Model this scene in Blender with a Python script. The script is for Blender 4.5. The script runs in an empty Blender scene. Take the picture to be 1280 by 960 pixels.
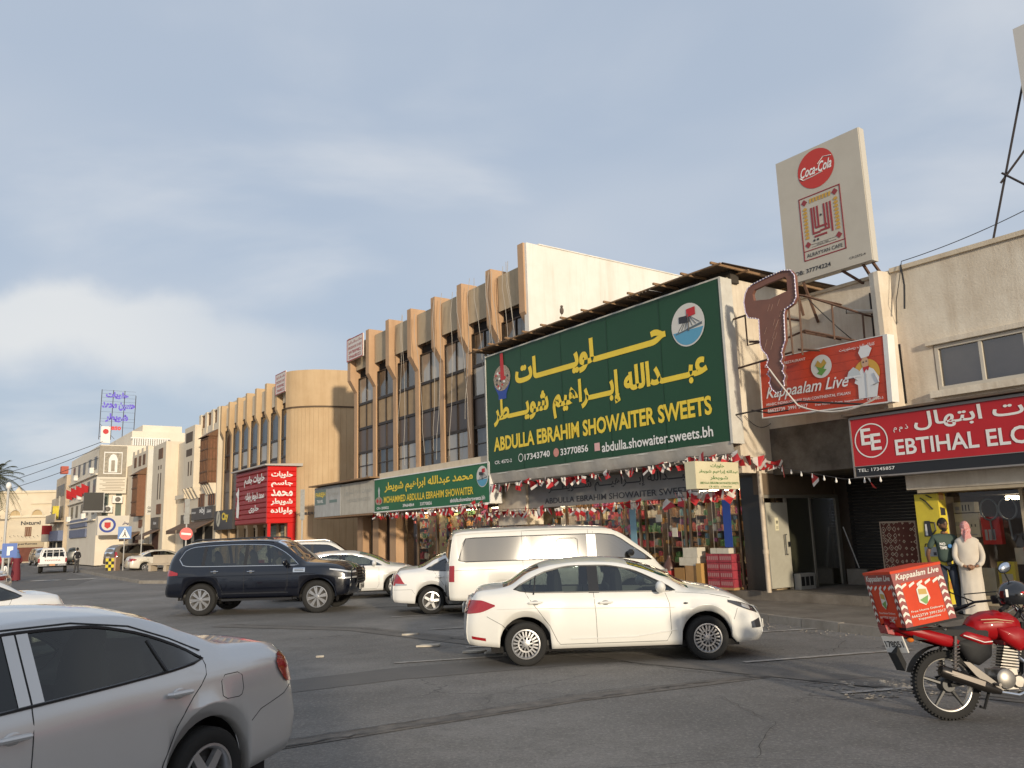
import bpy, bmesh, math, random
from mathutils import Vector, Matrix
random.seed(7)
PI = math.pi
R = math.radians
scn = bpy.context.scene
col = scn.collection

# ------------------------------------------------------------------ camera
PITCH = math.atan(185 / 1020.0); ROLL = R(1.83); EYE = 1.88
cd = bpy.data.cameras.new('camera'); cam = bpy.data.objects.new('camera', cd); col.objects.link(cam)
_f = Vector((0, math.cos(PITCH), math.sin(PITCH))); _u0 = Vector((0, -math.sin(PITCH), math.cos(PITCH))); _r0 = Vector((1, 0, 0))
_r = _r0 * math.cos(ROLL) - _u0 * math.sin(ROLL); _u = _r0 * math.sin(ROLL) + _u0 * math.cos(ROLL)
cam.matrix_world = Matrix(((_r.x, _u.x, -_f.x, 0), (_r.y, _u.y, -_f.y, 0), (_r.z, _u.z, -_f.z, EYE), (0, 0, 0, 1)))
cd.sensor_width = 36; cd.lens = 36 * 1020 / 1280; cd.clip_start = .05; cd.clip_end = 3000
scn.camera = cam
scn.view_settings.view_transform = 'Standard'; scn.view_settings.look = 'None'
scn.view_settings.exposure = 0.0; scn.view_settings.gamma = 1
scn.cycles.max_bounces = 6; scn.cycles.transparent_max_bounces = 12

# ------------------------------------------------------------------ sun and sky
SUN_EL = R(10.5); SUN_DIR = Vector((.32, -.947, 0)).normalized()
sl = bpy.data.lights.new('sun', 'SUN'); sl.energy = 3.6; sl.angle = R(2.2); sl.color = (1, .86, .65)
so = bpy.data.objects.new('sun', sl); col.objects.link(so)
_d = Vector((SUN_DIR.x * math.cos(SUN_EL), SUN_DIR.y * math.cos(SUN_EL), math.sin(SUN_EL)))
so.rotation_euler = _d.to_track_quat('Z', 'Y').to_euler(); so.location = (10, -20, 30)
w = bpy.data.worlds.new('World'); scn.world = w; w.use_nodes = True
nt = w.node_tree; N = nt.nodes; L = nt.links; N.clear()
def nd(t, **k):
    n = N.new(t)
    for a, b in k.items(): setattr(n, a, b)
    return n
out = nd('ShaderNodeOutputWorld'); bg = nd('ShaderNodeBackground'); bg.inputs[1].default_value = .122
sky = nd('ShaderNodeTexSky', sky_type='NISHITA', sun_disc=False, sun_elevation=SUN_EL,
         sun_rotation=math.atan2(SUN_DIR.x, SUN_DIR.y), dust_density=2.2, air_density=1.0, ozone_density=1.5)
tc = nd('ShaderNodeTexCoord'); sep = nd('ShaderNodeSeparateXYZ'); L.new(tc.outputs['Generated'], sep.inputs[0])
def m2(op, a, b, clamp=False):
    n = nd('ShaderNodeMath', operation=op, use_clamp=clamp)
    for i, v in enumerate((a, b)):
        if isinstance(v, (int, float)): n.inputs[i].default_value = v
        else: L.new(v, n.inputs[i])
    return n.outputs[0]
den = m2('ADD', m2('MAXIMUM', sep.outputs[2], 0.0), .16)
cmb = nd('ShaderNodeCombineXYZ'); L.new(m2('DIVIDE', sep.outputs[0], den), cmb.inputs[0]); L.new(m2('DIVIDE', sep.outputs[1], den), cmb.inputs[1])
def cloud(scale, lo, hi, detail, off):
    mp = nd('ShaderNodeMapping'); mp.inputs['Location'].default_value = off; mp.inputs['Scale'].default_value = (1, 1.5, 1)
    L.new(cmb.outputs[0], mp.inputs[0])
    n = nd('ShaderNodeTexNoise'); n.inputs['Scale'].default_value = scale; n.inputs['Detail'].default_value = detail; n.inputs['Roughness'].default_value = .5; n.inputs['Distortion'].default_value = .35
    L.new(mp.outputs[0], n.inputs[0])
    r = nd('ShaderNodeMapRange', interpolation_type='SMOOTHSTEP'); r.inputs['From Min'].default_value = lo; r.inputs['From Max'].default_value = hi
    L.new(n.outputs[0], r.inputs[0]); return r.outputs[0]
def mixc(f, a, b):
    n = nd('ShaderNodeMix', data_type='RGBA')
    if isinstance(f, (int, float)): n.inputs[0].default_value = f
    else: L.new(f, n.inputs[0])
    for i, v in ((6, a), (7, b)):
        if isinstance(v, tuple): n.inputs[i].default_value = (*v, 1)
        else: L.new(v, n.inputs[i])
    return n.outputs[2]
veil = mixc(.80, sky.outputs[0], (4.15, 4.82, 5.85))          # thin high overcast veil
broad = m2('MULTIPLY', cloud(.62, .40, .68, 3.0, (1.3, 4.2, 0)), .55)
c1 = mixc(broad, veil, (5.1, 5.45, 6.0))
puff = m2('MULTIPLY', cloud(.95, .46, .72, 6.0, (7.7, 2.4, 0)), .5)
c2 = mixc(puff, c1, (6.5, 6.6, 6.75))
def sstep(v, a, b):
    r = nd('ShaderNodeMapRange', interpolation_type='SMOOTHSTEP'); r.inputs['From Min'].default_value = a; r.inputs['From Max'].default_value = b; L.new(v, r.inputs[0]); return r.outputs[0]
nb_ = nd('ShaderNodeTexNoise'); nb_.inputs['Scale'].default_value = 5; nb_.inputs['Detail'].default_value = 7; L.new(tc.outputs['Generated'], nb_.inputs[0])
zz_ = m2('ADD', sep.outputs[2], m2('MULTIPLY', m2('SUBTRACT', nb_.outputs[0], .5), .16))
bank = m2('MULTIPLY', m2('MULTIPLY', sstep(zz_, .145, .20), m2('SUBTRACT', 1.0, sstep(zz_, .235, .27))), m2('SUBTRACT', 1.0, sstep(sep.outputs[0], -.50, -.12)))
c2 = mixc(m2('MULTIPLY', bank, .62), c2, (7.3, 7.25, 7.0))
L.new(c2, bg.inputs[0]); L.new(bg.outputs[0], out.inputs[0])

# ------------------------------------------------------------------ the street frame
# s runs up the street along the shop fronts, o points from the shop fronts towards the road
U = Vector((-.584194, .811614, 0)); NO = Vector((-.811614, -.584194, 0)); ORG = Vector((7.643, 15.831, 0))
ANG = math.atan2(-U.y, -U.x)
def W(s, o, z=0): return ORG + U * s + NO * o + Vector((0, 0, z))
def SO(x, y):
    d = Vector((x, y, 0)) - ORG; return d.dot(U), d.dot(NO)

# ------------------------------------------------------------------ helpers
class MB:
    """collects faces; fac=True takes street coordinates (s, o, z) relative to base"""
    def __init__(s, base=(0, 0, 0), fac=False):
        s.v = []; s.f = []; s.m = []; s.b = base; s.fac = fac; s.sm = []; s.smooth = False
    def P(s, p):
        if s.fac: return (-(p[0] - s.b[0]), -(p[1] - s.b[1]), p[2] - s.b[2])
        return (p[0] - s.b[0], p[1] - s.b[1], p[2] - s.b[2])
    def add(s, vs, fs, m=0, smooth=None):
        o = len(s.v); s.v += [s.P(p) for p in vs]
        for f in fs: s.f.append([i + o for i in f]); s.m.append(m); s.sm.append(s.smooth if smooth is None else smooth)
        return s
    def box(s, x0, x1, y0, y1, z0, z1, m=0):
        if x0 > x1: x0, x1 = x1, x0
        if y0 > y1: y0, y1 = y1, y0
        if z0 > z1: z0, z1 = z1, z0
        return s.add([(x0, y0, z0), (x1, y0, z0), (x1, y1, z0), (x0, y1, z0), (x0, y0, z1), (x1, y0, z1), (x1, y1, z1), (x0, y1, z1)],
                     [(3, 2, 1, 0), (4, 5, 6, 7), (0, 1, 5, 4), (1, 2, 6, 5), (2, 3, 7, 6), (3, 0, 4, 7)], m)
    def obox(s, c, ax, ay, az, m=0):
        c = Vector(c); ax = Vector(ax); ay = Vector(ay); az = Vector(az); vs = []
        for k in (-1, 1):
            for i, j in ((-1, -1), (1, -1), (1, 1), (-1, 1)): vs.append(tuple(c + ax * i + ay * j + az * k))
        return s.add(vs, [(3, 2, 1, 0), (4, 5, 6, 7), (0, 1, 5, 4), (1, 2, 6, 5), (2, 3, 7, 6), (3, 0, 4, 7)], m)
    def quad(s, a, b, c, d, m=0): return s.add([a, b, c, d], [(0, 1, 2, 3)], m)
    def prism(s, pts, h0, h1, axis=2, m=0):
        """pts: polygon in the two other axes; extruded along axis"""
        def mk(p, h):
            if axis == 2: return (p[0], p[1], h)
            if axis == 1: return (p[0], h, p[1])
            return (h, p[0], p[1])
        n = len(pts); vs = [mk(p, h0) for p in pts] + [mk(p, h1) for p in pts]
        fs = [tuple(range(n - 1, -1, -1)), tuple(range(n, 2 * n))] + [(i, (i + 1) % n, n + (i + 1) % n, n + i) for i in range(n)]
        return s.add(vs, fs, m)
    def tube(s, pts, r, n=6, m=0, closed=False, caps=True):
        pts = [Vector(p) for p in pts]; k = len(pts); rr = r if isinstance(r, (list, tuple)) else [r] * k
        vs = []; up = None
        for i, p in enumerate(pts):
            if closed: t = pts[(i + 1) % k] - pts[i - 1]
            else: t = pts[min(i + 1, k - 1)] - pts[max(i - 1, 0)]
            if t.length < 1e-9: t = Vector((0, 0, 1))
            t.normalize()
            if up is None:
                up = Vector((0, 0, 1)) if abs(t.z) < .9 else Vector((1, 0, 0))
            a = (up - t * up.dot(t))
            if a.length < 1e-4: a = Vector((1, 0, 0)) - t * t.x
            a.normalize(); b = t.cross(a); up = a
            for j in range(n):
                q = 2 * PI * j / n; vs.append(tuple(p + (a * math.cos(q) + b * math.sin(q)) * rr[i]))
        fs = []
        for i in range(k if closed else k - 1):
            for j in range(n):
                a0 = i * n + j; a1 = i * n + (j + 1) % n; i2 = (i + 1) % k
                fs.append((a0, a1, i2 * n + (j + 1) % n, i2 * n + j))
        if not closed and caps: fs += [tuple(range(n - 1, -1, -1)), tuple((k - 1) * n + j for j in range(n))]
        return s.add(vs, fs, m, n > 5)
    def lathe(s, prof, c, axis='z', n=20, m=0, a0=0, a1=2 * PI, smooth=True):
        vs = []; full = abs(a1 - a0 - 2 * PI) < 1e-6; nn = n if full else n + 1
        for (r, h) in prof:
            for j in range(nn):
                q = a0 + (a1 - a0) * j / n; x, y = r * math.cos(q), r * math.sin(q)
                p = (x, y, h) if axis == 'z' else (x, h, y) if axis == 'y' else (h, x, y)
                vs.append((c[0] + p[0], c[1] + p[1], c[2] + p[2]))
        fs = []
        for i in range(len(prof) - 1):
            for j in range(n if full else n):
                j2 = (j + 1) % nn if full else j + 1
                f = (i * nn + j, i * nn + j2, (i + 1) * nn + j2, (i + 1) * nn + j)
                fs.append(f if axis != 'y' else f[::-1])
        return s.add(vs, fs, m, smooth)
    def ell(s, c, r, nu=14, nv=9, m=0, rot=None):
        vs = []; fs = []
        for i in range(nv + 1):
            t = PI * i / nv
            for j in range(nu):
                q = 2 * PI * j / nu; p = Vector((r[0] * math.sin(t) * math.cos(q), r[1] * math.sin(t) * math.sin(q), r[2] * math.cos(t)))
                if rot is not None: p = rot @ p
                vs.append((c[0] + p.x, c[1] + p.y, c[2] + p.z))
        for i in range(nv):
            for j in range(nu): fs.append((i * nu + j, (i + 1) * nu + j, (i + 1) * nu + (j + 1) % nu, i * nu + (j + 1) % nu))
        return s.add(vs, fs, m, True)
    def grid(s, fn, nu, nv, m=0, smooth=True, flip=False):
        vs = [fn(i / nu, j / nv) for i in range(nu + 1) for j in range(nv + 1)]
        fs = [(i * (nv + 1) + j, (i + 1) * (nv + 1) + j, (i + 1) * (nv + 1) + j + 1, i * (nv + 1) + j + 1) for i in range(nu) for j in range(nv)]
        if flip: fs = [f[::-1] for f in fs]
        return s.add(vs, fs, m, smooth)
    def mesh(s, name, mats):
        me = bpy.data.meshes.new(name); me.from_pydata(s.v, [], s.f)
        for m in (mats if isinstance(mats, (list, tuple)) else [mats]): me.materials.append(m)
        me.polygons.foreach_set('material_index', s.m); me.polygons.foreach_set('use_smooth', s.sm)
        me.update()
        if any(s.sm): me.set_sharp_from_angle(angle=R(38))
        return me
    def build(s, name, mats, parent=None, label=None, kind=None, loc=None, rot=None):
        o = bpy.data.objects.new(name, s.mesh(name, mats)); col.objects.link(o)
        if parent is not None: o.parent = parent
        if label: o['label'] = label
        if kind: o['kind'] = kind
        if loc is not None: o.location = loc
        if rot is not None: o.rotation_euler = rot
        return o

def tag(o, label, cat, group=None):
    o['label'] = label; o['category'] = cat
    if group: o['group'] = group
    return o
def thing(name, label, cat, loc=(0, 0, 0), rz=0, group=None, rot=None):
    o = bpy.data.objects.new(name, None); col.objects.link(o); o.empty_display_size = .2
    o.location = loc; o.rotation_euler = rot if rot else (0, 0, rz)
    return tag(o, label, cat, group)
def fthing(name, label, cat, s, o, z=0, group=None):
    """a thing standing in the street frame; build its parts with FM(e)"""
    e = thing(name, label, cat, W(s, o, z), ANG, group); e['_b'] = (s, o, z); return e
def FM(e): return MB(tuple(e['_b']), True)
def copy_tree(o, loc=None, rz=None, label=None, parent=None):
    c = o.copy(); col.objects.link(c)
    if parent is not None: c.parent = parent
    if loc is not None: c.location = loc
    if rz is not None: c.rotation_euler = (o.rotation_euler[0], o.rotation_euler[1], rz)
    if label: c['label'] = label
    for ch in list(o.children): copy_tree(ch, parent=c)
    return c

# ------------------------------------------------------------------ materials
MC = {}
def mat(name, c, rough=.6, metal=0.0, var=.0, vscale=1.5, streak=.0, bump=.0, bscale=40, spec=.5, coat=0.0, emit=None, dirt=None, trans=0.0, alpha=1.0):
    if name in MC: return MC[name]
    m = bpy.data.materials.new(name); m.use_nodes = True; MC[name] = m
    t = m.node_tree; n = t.nodes; l = t.links; b = n['Principled BSDF']
    b.inputs['Base Color'].default_value = (*c, 1); b.inputs['Roughness'].default_value = rough; b.inputs['Metallic'].default_value = metal
    b.inputs['Specular IOR Level'].default_value = spec; b.inputs['Coat Weight'].default_value = coat; b.inputs['Coat Roughness'].default_value = .04
    if trans: b.inputs['Transmission Weight'].default_value = trans
    m.diffuse_color = (*c, 1)
    if emit: b.inputs['Emission Color'].default_value = (*emit[0], 1); b.inputs['Emission Strength'].default_value = emit[1]
    if var or streak or bump:
        g = n.new('ShaderNodeNewGeometry'); cur = None
        def mul(cur, fac, col2):
            x = n.new('ShaderNodeMix'); x.data_type = 'RGBA'; x.blend_type = 'MULTIPLY'
            l.new(fac, x.inputs[0])
            if cur is None: x.inputs[6].default_value = (*c, 1)
            else: l.new(cur, x.inputs[6])
            x.inputs[7].default_value = (*col2, 1); return x.outputs[2]
        def noise(scale, sc3, det=5, ro=.6):
            mp = n.new('ShaderNodeMapping'); mp.inputs['Scale'].default_value = sc3; l.new(g.outputs['Position'], mp.inputs[0])
            q = n.new('ShaderNodeTexNoise'); q.inputs['Scale'].default_value = scale; q.inputs['Detail'].default_value = det; q.inputs['Roughness'].default_value = ro
            l.new(mp.outputs[0], q.inputs[0]); return q.outputs[0]
        def ramp(o_, a, b_):
            r_ = n.new('ShaderNodeMapRange'); r_.inputs['From Min'].default_value = a; r_.inputs['From Max'].default_value = b_; l.new(o_, r_.inputs[0]); return r_.outputs[0]
        dc = dirt or (.55, .5, .45)
        if var:
            f = n.new('ShaderNodeMath'); f.operation = 'MULTIPLY'; f.inputs[1].default_value = var; l.new(ramp(noise(vscale, (1, 1, 1), 6, .65), .35, .7), f.inputs[0]); cur = mul(cur, f.outputs[0], dc)
        if streak:
            f = n.new('ShaderNodeMath'); f.operation = 'MULTIPLY'; f.inputs[1].default_value = streak; l.new(ramp(noise(2.2, (1.6, 1.6, .14), 6, .7), .47, .78), f.inputs[0]); cur = mul(cur, f.outputs[0], dc)
        if cur is not None: l.new(cur, b.inputs['Base Color'])
        if bump:
            bn = n.new('ShaderNodeBump'); bn.inputs['Strength'].default_value = bump; bn.inputs['Distance'].default_value = .02; l.new(noise(bscale, (1, 1, 1), 4), bn.inputs['Height']); l.new(bn.outputs[0], b.inputs['Normal'])
    return m
def glass(name, tint, refl=.12, rough=.02, body=.0, bcol=(.05, .05, .05)):
    """window glass: mirror reflection by angle over a tinted see-through pane"""
    if name in MC: return MC[name]
    m = bpy.data.materials.new(name); m.use_nodes = True; MC[name] = m; t = m.node_tree; n = t.nodes; l = t.links; n.clear()
    o = n.new('ShaderNodeOutputMaterial'); tr = n.new('ShaderNodeBsdfTransparent'); tr.inputs[0].default_value = (*tint, 1)
    gl = n.new('ShaderNodeBsdfGlossy'); gl.inputs['Roughness'].default_value = rough; gl.inputs[0].default_value = (.95, .95, .95, 1)
    fr = n.new('ShaderNodeLayerWeight'); fr.inputs[0].default_value = .16
    r = n.new('ShaderNodeMapRange'); r.inputs['To Min'].default_value = refl; r.inputs['To Max'].default_value = 1; l.new(fr.outputs['Fresnel'], r.inputs[0])
    df = n.new('ShaderNodeBsdfDiffuse'); df.inputs[0].default_value = (*bcol, 1)
    m1 = n.new('ShaderNodeMixShader'); m1.inputs[0].default_value = body; l.new(tr.outputs[0], m1.inputs[1]); l.new(df.outputs[0], m1.inputs[2])
    mx = n.new('ShaderNodeMixShader'); l.new(r.outputs[0], mx.inputs[0]); l.new(m1.outputs[0], mx.inputs[1]); l.new(gl.outputs[0], mx.inputs[2]); l.new(mx.outputs[0], o.inputs[0])
    return m
WHITE = mat('white_paint', (.78, .76, .72), .5, var=.25); BLACK = mat('black_plastic', (.015, .015, .016), .45); RUBBER = mat('rubber', (.013, .0125, .012), .85, var=.3, vscale=20, dirt=(1.8, 1.7, 1.5))
STEEL = mat('bare_steel', (.42, .42, .43), .35, .9); CHROME = mat('chrome', (.75, .75, .76), .12, 1.0); DARK = mat('dark_void', (.012, .011, .011), .9)
RUST = mat('rusty_steel', (.13, .07, .045), .8, var=.6, vscale=8); ALU = mat('aluminium', (.55, .55, .55), .35, .8)

# ------------------------------------------------------------------ lettering
AF = {'ا': 'FE8D FE8E', 'أ': 'FE83 FE84', 'إ': 'FE87 FE88', 'ب': 'FE8F FE90 FE91 FE92', 'ت': 'FE95 FE96 FE97 FE98', 'ة': 'FE93 FE94', 'ج': 'FE9D FE9E FE9F FEA0', 'ح': 'FEA1 FEA2 FEA3 FEA4',
      'د': 'FEA9 FEAA', 'ذ': 'FEAB FEAC', 'ر': 'FEAD FEAE', 'س': 'FEB1 FEB2 FEB3 FEB4', 'ش': 'FEB5 FEB6 FEB7 FEB8', 'ط': 'FEC1 FEC2 FEC3 FEC4', 'ع': 'FEC9 FECA FECB FECC', 'ك': 'FED9 FEDA FEDB FEDC',
      'ل': 'FEDD FEDE FEDF FEE0', 'م': 'FEE1 FEE2 FEE3 FEE4', 'ن': 'FEE5 FEE6 FEE7 FEE8', 'ه': 'FEE9 FEEA FEEB FEEC', 'و': 'FEED FEEE', 'ي': 'FEF1 FEF2 FEF3 FEF4', 'ف': 'FED1 FED2 FED3 FED4', 'ـ': '0640 0640 0640 0640'}
AF = {k: [chr(int(x, 16)) for x in v.split()] for k, v in AF.items()}
def shape_ar(t):
    o = []
    for i, ch in enumerate(t):
        f = AF.get(ch)
        if not f: o.append(ch); continue
        pv = i > 0 and t[i - 1] in AF and len(AF[t[i - 1]]) == 4
        nx = i + 1 < len(t) and t[i + 1] in AF and len(f) == 4
        o.append(f[3] if pv and nx else f[1] if pv else f[2] if nx else f[0])
    return ''.join(reversed(o))
TXT = {}
def glyphs(text, bold, res, sp, ar, shear):
    key = (text, bold, res, sp, ar, shear)
    if key in TXT: return TXT[key]
    c = bpy.data.curves.new('t', 'FONT'); c.body = shape_ar(text) if ar else text; c.resolution_u = res; c.space_character = sp; c.offset = bold; c.shear = shear
    o = bpy.data.objects.new('t', c); col.objects.link(o)
    cu = o.to_curve(bpy.context.evaluated_depsgraph_get())
    loops = []
    for s_ in cu.splines:
        pts = []
        if s_.type == 'BEZIER':
            bp = s_.bezier_points; n = len(bp)
            for i in range(n):
                a, b = bp[i], bp[(i + 1) % n]
                p0, p1, p2, p3 = a.co, a.handle_right, b.handle_left, b.co
                straight = (p1 - p0).cross(p3 - p0).length < 1e-5 and (p2 - p0).cross(p3 - p0).length < 1e-5
                k = 1 if straight else res
                for j in range(k):
                    q = j / k; r_ = 1 - q; p = p0 * r_**3 + p1 * 3 * r_ * r_ * q + p2 * 3 * r_ * q * q + p3 * q**3; pts.append((p.x, p.y))
        else: pts = [(p.co.x, p.co.y) for p in s_.points]
        if len(pts) > 2: loops.append(pts)
    o.to_curve_clear(); bpy.data.objects.remove(o); bpy.data.curves.remove(c)
    def area(p): return .5 * sum(p[i][0] * p[(i + 1) % len(p)][1] - p[(i + 1) % len(p)][0] * p[i][1] for i in range(len(p)))
    def inside(q, p):
        r_ = False
        for i in range(len(p)):
            a, b = p[i], p[i - 1]
            if (a[1] > q[1]) != (b[1] > q[1]) and q[0] < (b[0] - a[0]) * (q[1] - a[1]) / (b[1] - a[1]) + a[0]: r_ = not r_
        return r_
    A = [(area(p), p) for p in loops]
    big = max(A, key=lambda a: abs(a[0])); sg = 1 if big[0] > 0 else -1
    if bold:
        for k_ in range(len(A)):
            a_, p = A[k_]; q = []
            for v in p:
                if not q or (Vector(v) - Vector(q[-1])).length > 1e-5: q.append(v)
            n = len(q); r2 = []
            for i in range(n):
                t0 = (Vector(q[i]) - Vector(q[i - 1])).normalized(); t1 = (Vector(q[(i + 1) % n]) - Vector(q[i])).normalized()
                n0 = Vector((t0.y, -t0.x)) * sg; n1 = Vector((t1.y, -t1.x)) * sg; mm = n0 + n1
                if mm.length < .3: mm = n0
                else: mm = mm.normalized() / max(.55, mm.length / 2)
                r2.append((q[i][0] + mm.x * bold, q[i][1] + mm.y * bold))
            A[k_] = (a_, r2)
    outer = [p for a, p in A if a * sg > 0]; holes = [p for a, p in A if a * sg < 0]
    from mathutils.geometry import tessellate_polygon
    V = []; F = []
    for i, p in enumerate(outer):
        hs = [h for h in holes if inside(h[0], p) and abs(area(h)) < abs(area(p))]
        polys = [[Vector((x, y, 0)) for x, y in q] for q in [p] + hs]
        tr = tessellate_polygon(polys); o0 = len(V); lift = (i % 5) * .00025
        for q in polys: V += [(v.x, v.y, lift) for v in q]
        F += [tuple(o0 + a for a in t) for t in tr]
    # outward strips for bold weight
    xs = [v[0] for v in V]; ys = [v[1] for v in V]
    TXT[key] = (V, F, min(xs), max(xs), min(ys), max(ys)); return TXT[key]
def lettering(parent, text, m, x0, x1, z0, z1, y=-.006, bold=.0, ar=False, res=3, sp=1.0, shear=0.0, name='lettering', fn=None, slope=0.0):
    """flat lettering fitted to a box on a board: local x right, z up, y into the board"""
    V, F, a, b, c, d = glyphs(text, bold, res, sp, ar, shear)
    kx = (x1 - x0) / (b - a); kz = (z1 - z0) / (d - c); M = MB(); vs = []
    for (x, z, l) in V:
        X = x0 + (x - a) * kx; Z = z0 + (z - c) * kz + slope * (X - x0); vs.append(fn(X, Z, y - l) if fn else (X, y - l, Z))
    fs = []
    for f in F:
        p = [vs[i] for i in f]; n = (Vector(p[1]) - Vector(p[0])).cross(Vector(p[2]) - Vector(p[0]))
        fs.append(f if (n.y < 0) else f[::-1])
    M.add(vs, fs); return M.build(name, m, parent)
def disc(parent, name, m, cx, cz, rx, rz, y, n=28, poly=None, inner=None):
    M = MB()
    if poly: M.add([(x, y, z) for x, z in poly], [tuple(range(len(poly)))])
    elif inner:
        vs = [(cx + rx * k * math.cos(2 * PI * i / n), y, cz + rz * k * math.sin(2 * PI * i / n)) for k in (1, inner) for i in range(n)]
        M.add(vs, [(i, (i + 1) % n, n + (i + 1) % n, n + i) for i in range(n)])
    else: M.add([(cx + rx * math.cos(2 * PI * i / n), y, cz + rz * math.sin(2 * PI * i / n)) for i in range(n)], [tuple(range(n))])
    return M.build(name, m, parent)

# ------------------------------------------------------------------ ground
def ground_mat():
    m = bpy.data.materials.new('asphalt'); m.use_nodes = True; t = m.node_tree; n = t.nodes; l = t.links; b = n['Principled BSDF']
    g = n.new('ShaderNodeNewGeometry')
    def noise(scale, det=6, ro=.6, sc3=(1, 1, 1), dist=0.):
        mp = n.new('ShaderNodeMapping'); mp.inputs['Scale'].default_value = sc3; l.new(g.outputs['Position'], mp.inputs[0])
        q = n.new('ShaderNodeTexNoise'); q.inputs['Scale'].default_value = scale; q.inputs['Detail'].default_value = det; q.inputs['Roughness'].default_value = ro; q.inputs['Distortion'].default_value = dist
        l.new(mp.outputs[0], q.inputs[0]); return q.outputs[0]
    def ramp(o, a, c, x=0, y=1):
        r = n.new('ShaderNodeMapRange'); r.inputs['From Min'].default_value = a; r.inputs['From Max'].default_value = c; r.inputs['To Min'].default_value = x; r.inputs['To Max'].default_value = y; l.new(o, r.inputs[0]); return r.outputs[0]
    def mx(f, a, c, mode='MIX'):
        x = n.new('ShaderNodeMix'); x.data_type = 'RGBA'; x.blend_type = mode; l.new(f, x.inputs[0])
        for i, v in ((6, a), (7, c)):
            if isinstance(v, tuple): x.inputs[i].default_value = (*v, 1)
            else: l.new(v, x.inputs[i])
        return x.outputs[2]
    c = mx(ramp(noise(.22, 4), .38, .62), (.135, .126, .116), (.228, .212, .194))
    c = mx(ramp(noise(1.7, 7, .7), .45, .75, 0, .55), c, (.095, .085, .075))
    c = mx(ramp(noise(24, 5, .8), .50, .68, 0, .55), c, (.42, .39, .34))
    c = mx(ramp(noise(38, 4, .8), .52, .66, 0, .65), c, (.06, .055, .05)); c = mx(ramp(noise(5.5, 8, .75), .5, .72, 0, .4), c, (.07, .065, .06))
    v = n.new('ShaderNodeTexVoronoi'); v.feature = 'DISTANCE_TO_EDGE'; v.inputs['Scale'].default_value = .28; v.inputs['Randomness'].default_value = 1
    ad = n.new('ShaderNodeVectorMath'); ad.operation = 'ADD'; l.new(g.outputs['Position'], ad.inputs[0])
    q = n.new('ShaderNodeTexNoise'); q.inputs['Scale'].default_value = 1.3; q.inputs['Detail'].default_value = 8; l.new(g.outputs['Position'], q.inputs[0])
    vm = n.new('ShaderNodeVectorMath'); vm.operation = 'SCALE'; vm.inputs['Scale'].default_value = 1.1; l.new(q.outputs[1], vm.inputs[0]); l.new(vm.outputs[0], ad.inputs[1]); l.new(ad.outputs[0], v.inputs[0])
    cr = ramp(v.outputs[0], .0, .006, .75, 0)
    x = n.new('ShaderNodeMath'); x.operation = 'MULTIPLY'; l.new(cr, x.inputs[0]); l.new(ramp(noise(.35, 3), .48, .56), x.inputs[1])
    c = mx(x.outputs[0], c, (.03, .028, .026)); l.new(c, b.inputs['Base Color'])
    l.new(ramp(noise(.6, 4), .3, .7, .62, .85), b.inputs['Roughness'])
    bn = n.new('ShaderNodeBump'); bn.inputs['Strength'].default_value = .7; bn.inputs['Distance'].default_value = .012; l.new(noise(70, 4, .7), bn.inputs['Height']); l.new(bn.outputs[0], b.inputs['Normal'])
    return m
ASPH = ground_mat()
NEWASPH = mat('dark_asphalt', (.12, .112, .103), .8, var=.5, vscale=1.2, bump=.5, bscale=80, dirt=(1.5, 1.45, 1.4))
PAVE = mat('worn_pavement', (.22, .19, .155), .85, var=.7, vscale=1.6, bump=.6, bscale=30, dirt=(.4, .36, .32))
CONC = mat('concrete', (.30, .27, .23), .85, var=.6, vscale=3, bump=.5, bscale=40, dirt=(.45, .4, .35))
MARK = mat('worn_road_paint', (.46, .43, .39), .8, var=.9, vscale=5, bump=.4, bscale=60, dirt=(.4, .37, .35))
def sheet(name, pts, z, m, kind='structure', label=None):
    M = MB(); M.add([(x, y, z) for x, y in pts], [tuple(range(len(pts)))]); o = M.build(name, m, kind=kind)
    if o.data.polygons[0].normal.z < 0: o.data.flip_normals()
    return o
OLDP = mat('old_trench_patch', (.13, .12, .108), .85, var=.9, vscale=2.5, bump=.8, bscale=50, dirt=(1.5, 1.45, 1.4))
def so2(*sos): return [tuple(W(s, o)[:2]) for s, o in sos]
M = MB()
gx = [-900, -300, -120, -60, -40, -20, -10, 0, 10, 20, 60, 200, 700]; gy = [-300, -60, -20, 0, 10, 20, 30, 50, 80, 130, 300, 1200]
M.add([(x, y, 0) for x in gx for y in gy], [(i * len(gy) + j, (i + 1) * len(gy) + j, (i + 1) * len(gy) + j + 1, i * len(gy) + j + 1) for i in range(len(gx) - 1) for j in range(len(gy) - 1)])
M.build('ground', ASPH, kind='structure')
# resurfaced carriageway further up the street and trench patches
sheet('road', so2((33.5, 30), (33.5, 14.5), (37, 9.2), (44.5, 7.2), (58, 6.6), (135, 6.8), (135, 30)), .004, NEWASPH)
sheet('road_patch', [(-4.2, 10.9), (-1.7, 12.4), (1.2, 13.1), (1.5, 12.3), (-1.6, 11.35), (-4.2, 9.9)], .004, NEWASPH)
sheet('road_patch', [(-6.6, 19.4), (-3.2, 17.8), (.6, 13.9), (3.8, 10.9), (7.6, 7.2), (7.3, 6.7), (3.3, 10.5), (.2, 13.4), (-3.5, 17.3), (-6.9, 18.9)], .008, OLDP)
sheet('road_patch', [(-2.6, 8.0), (.6, 9.9), (3.0, 10.9), (3.1, 10.65), (.7, 9.6), (-2.5, 7.7)], .006, mat('tar', (.105, .096, .086), .85, var=1, vscale=5, bump=1, bscale=25, dirt=(2, 1.9, 1.8)))
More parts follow.
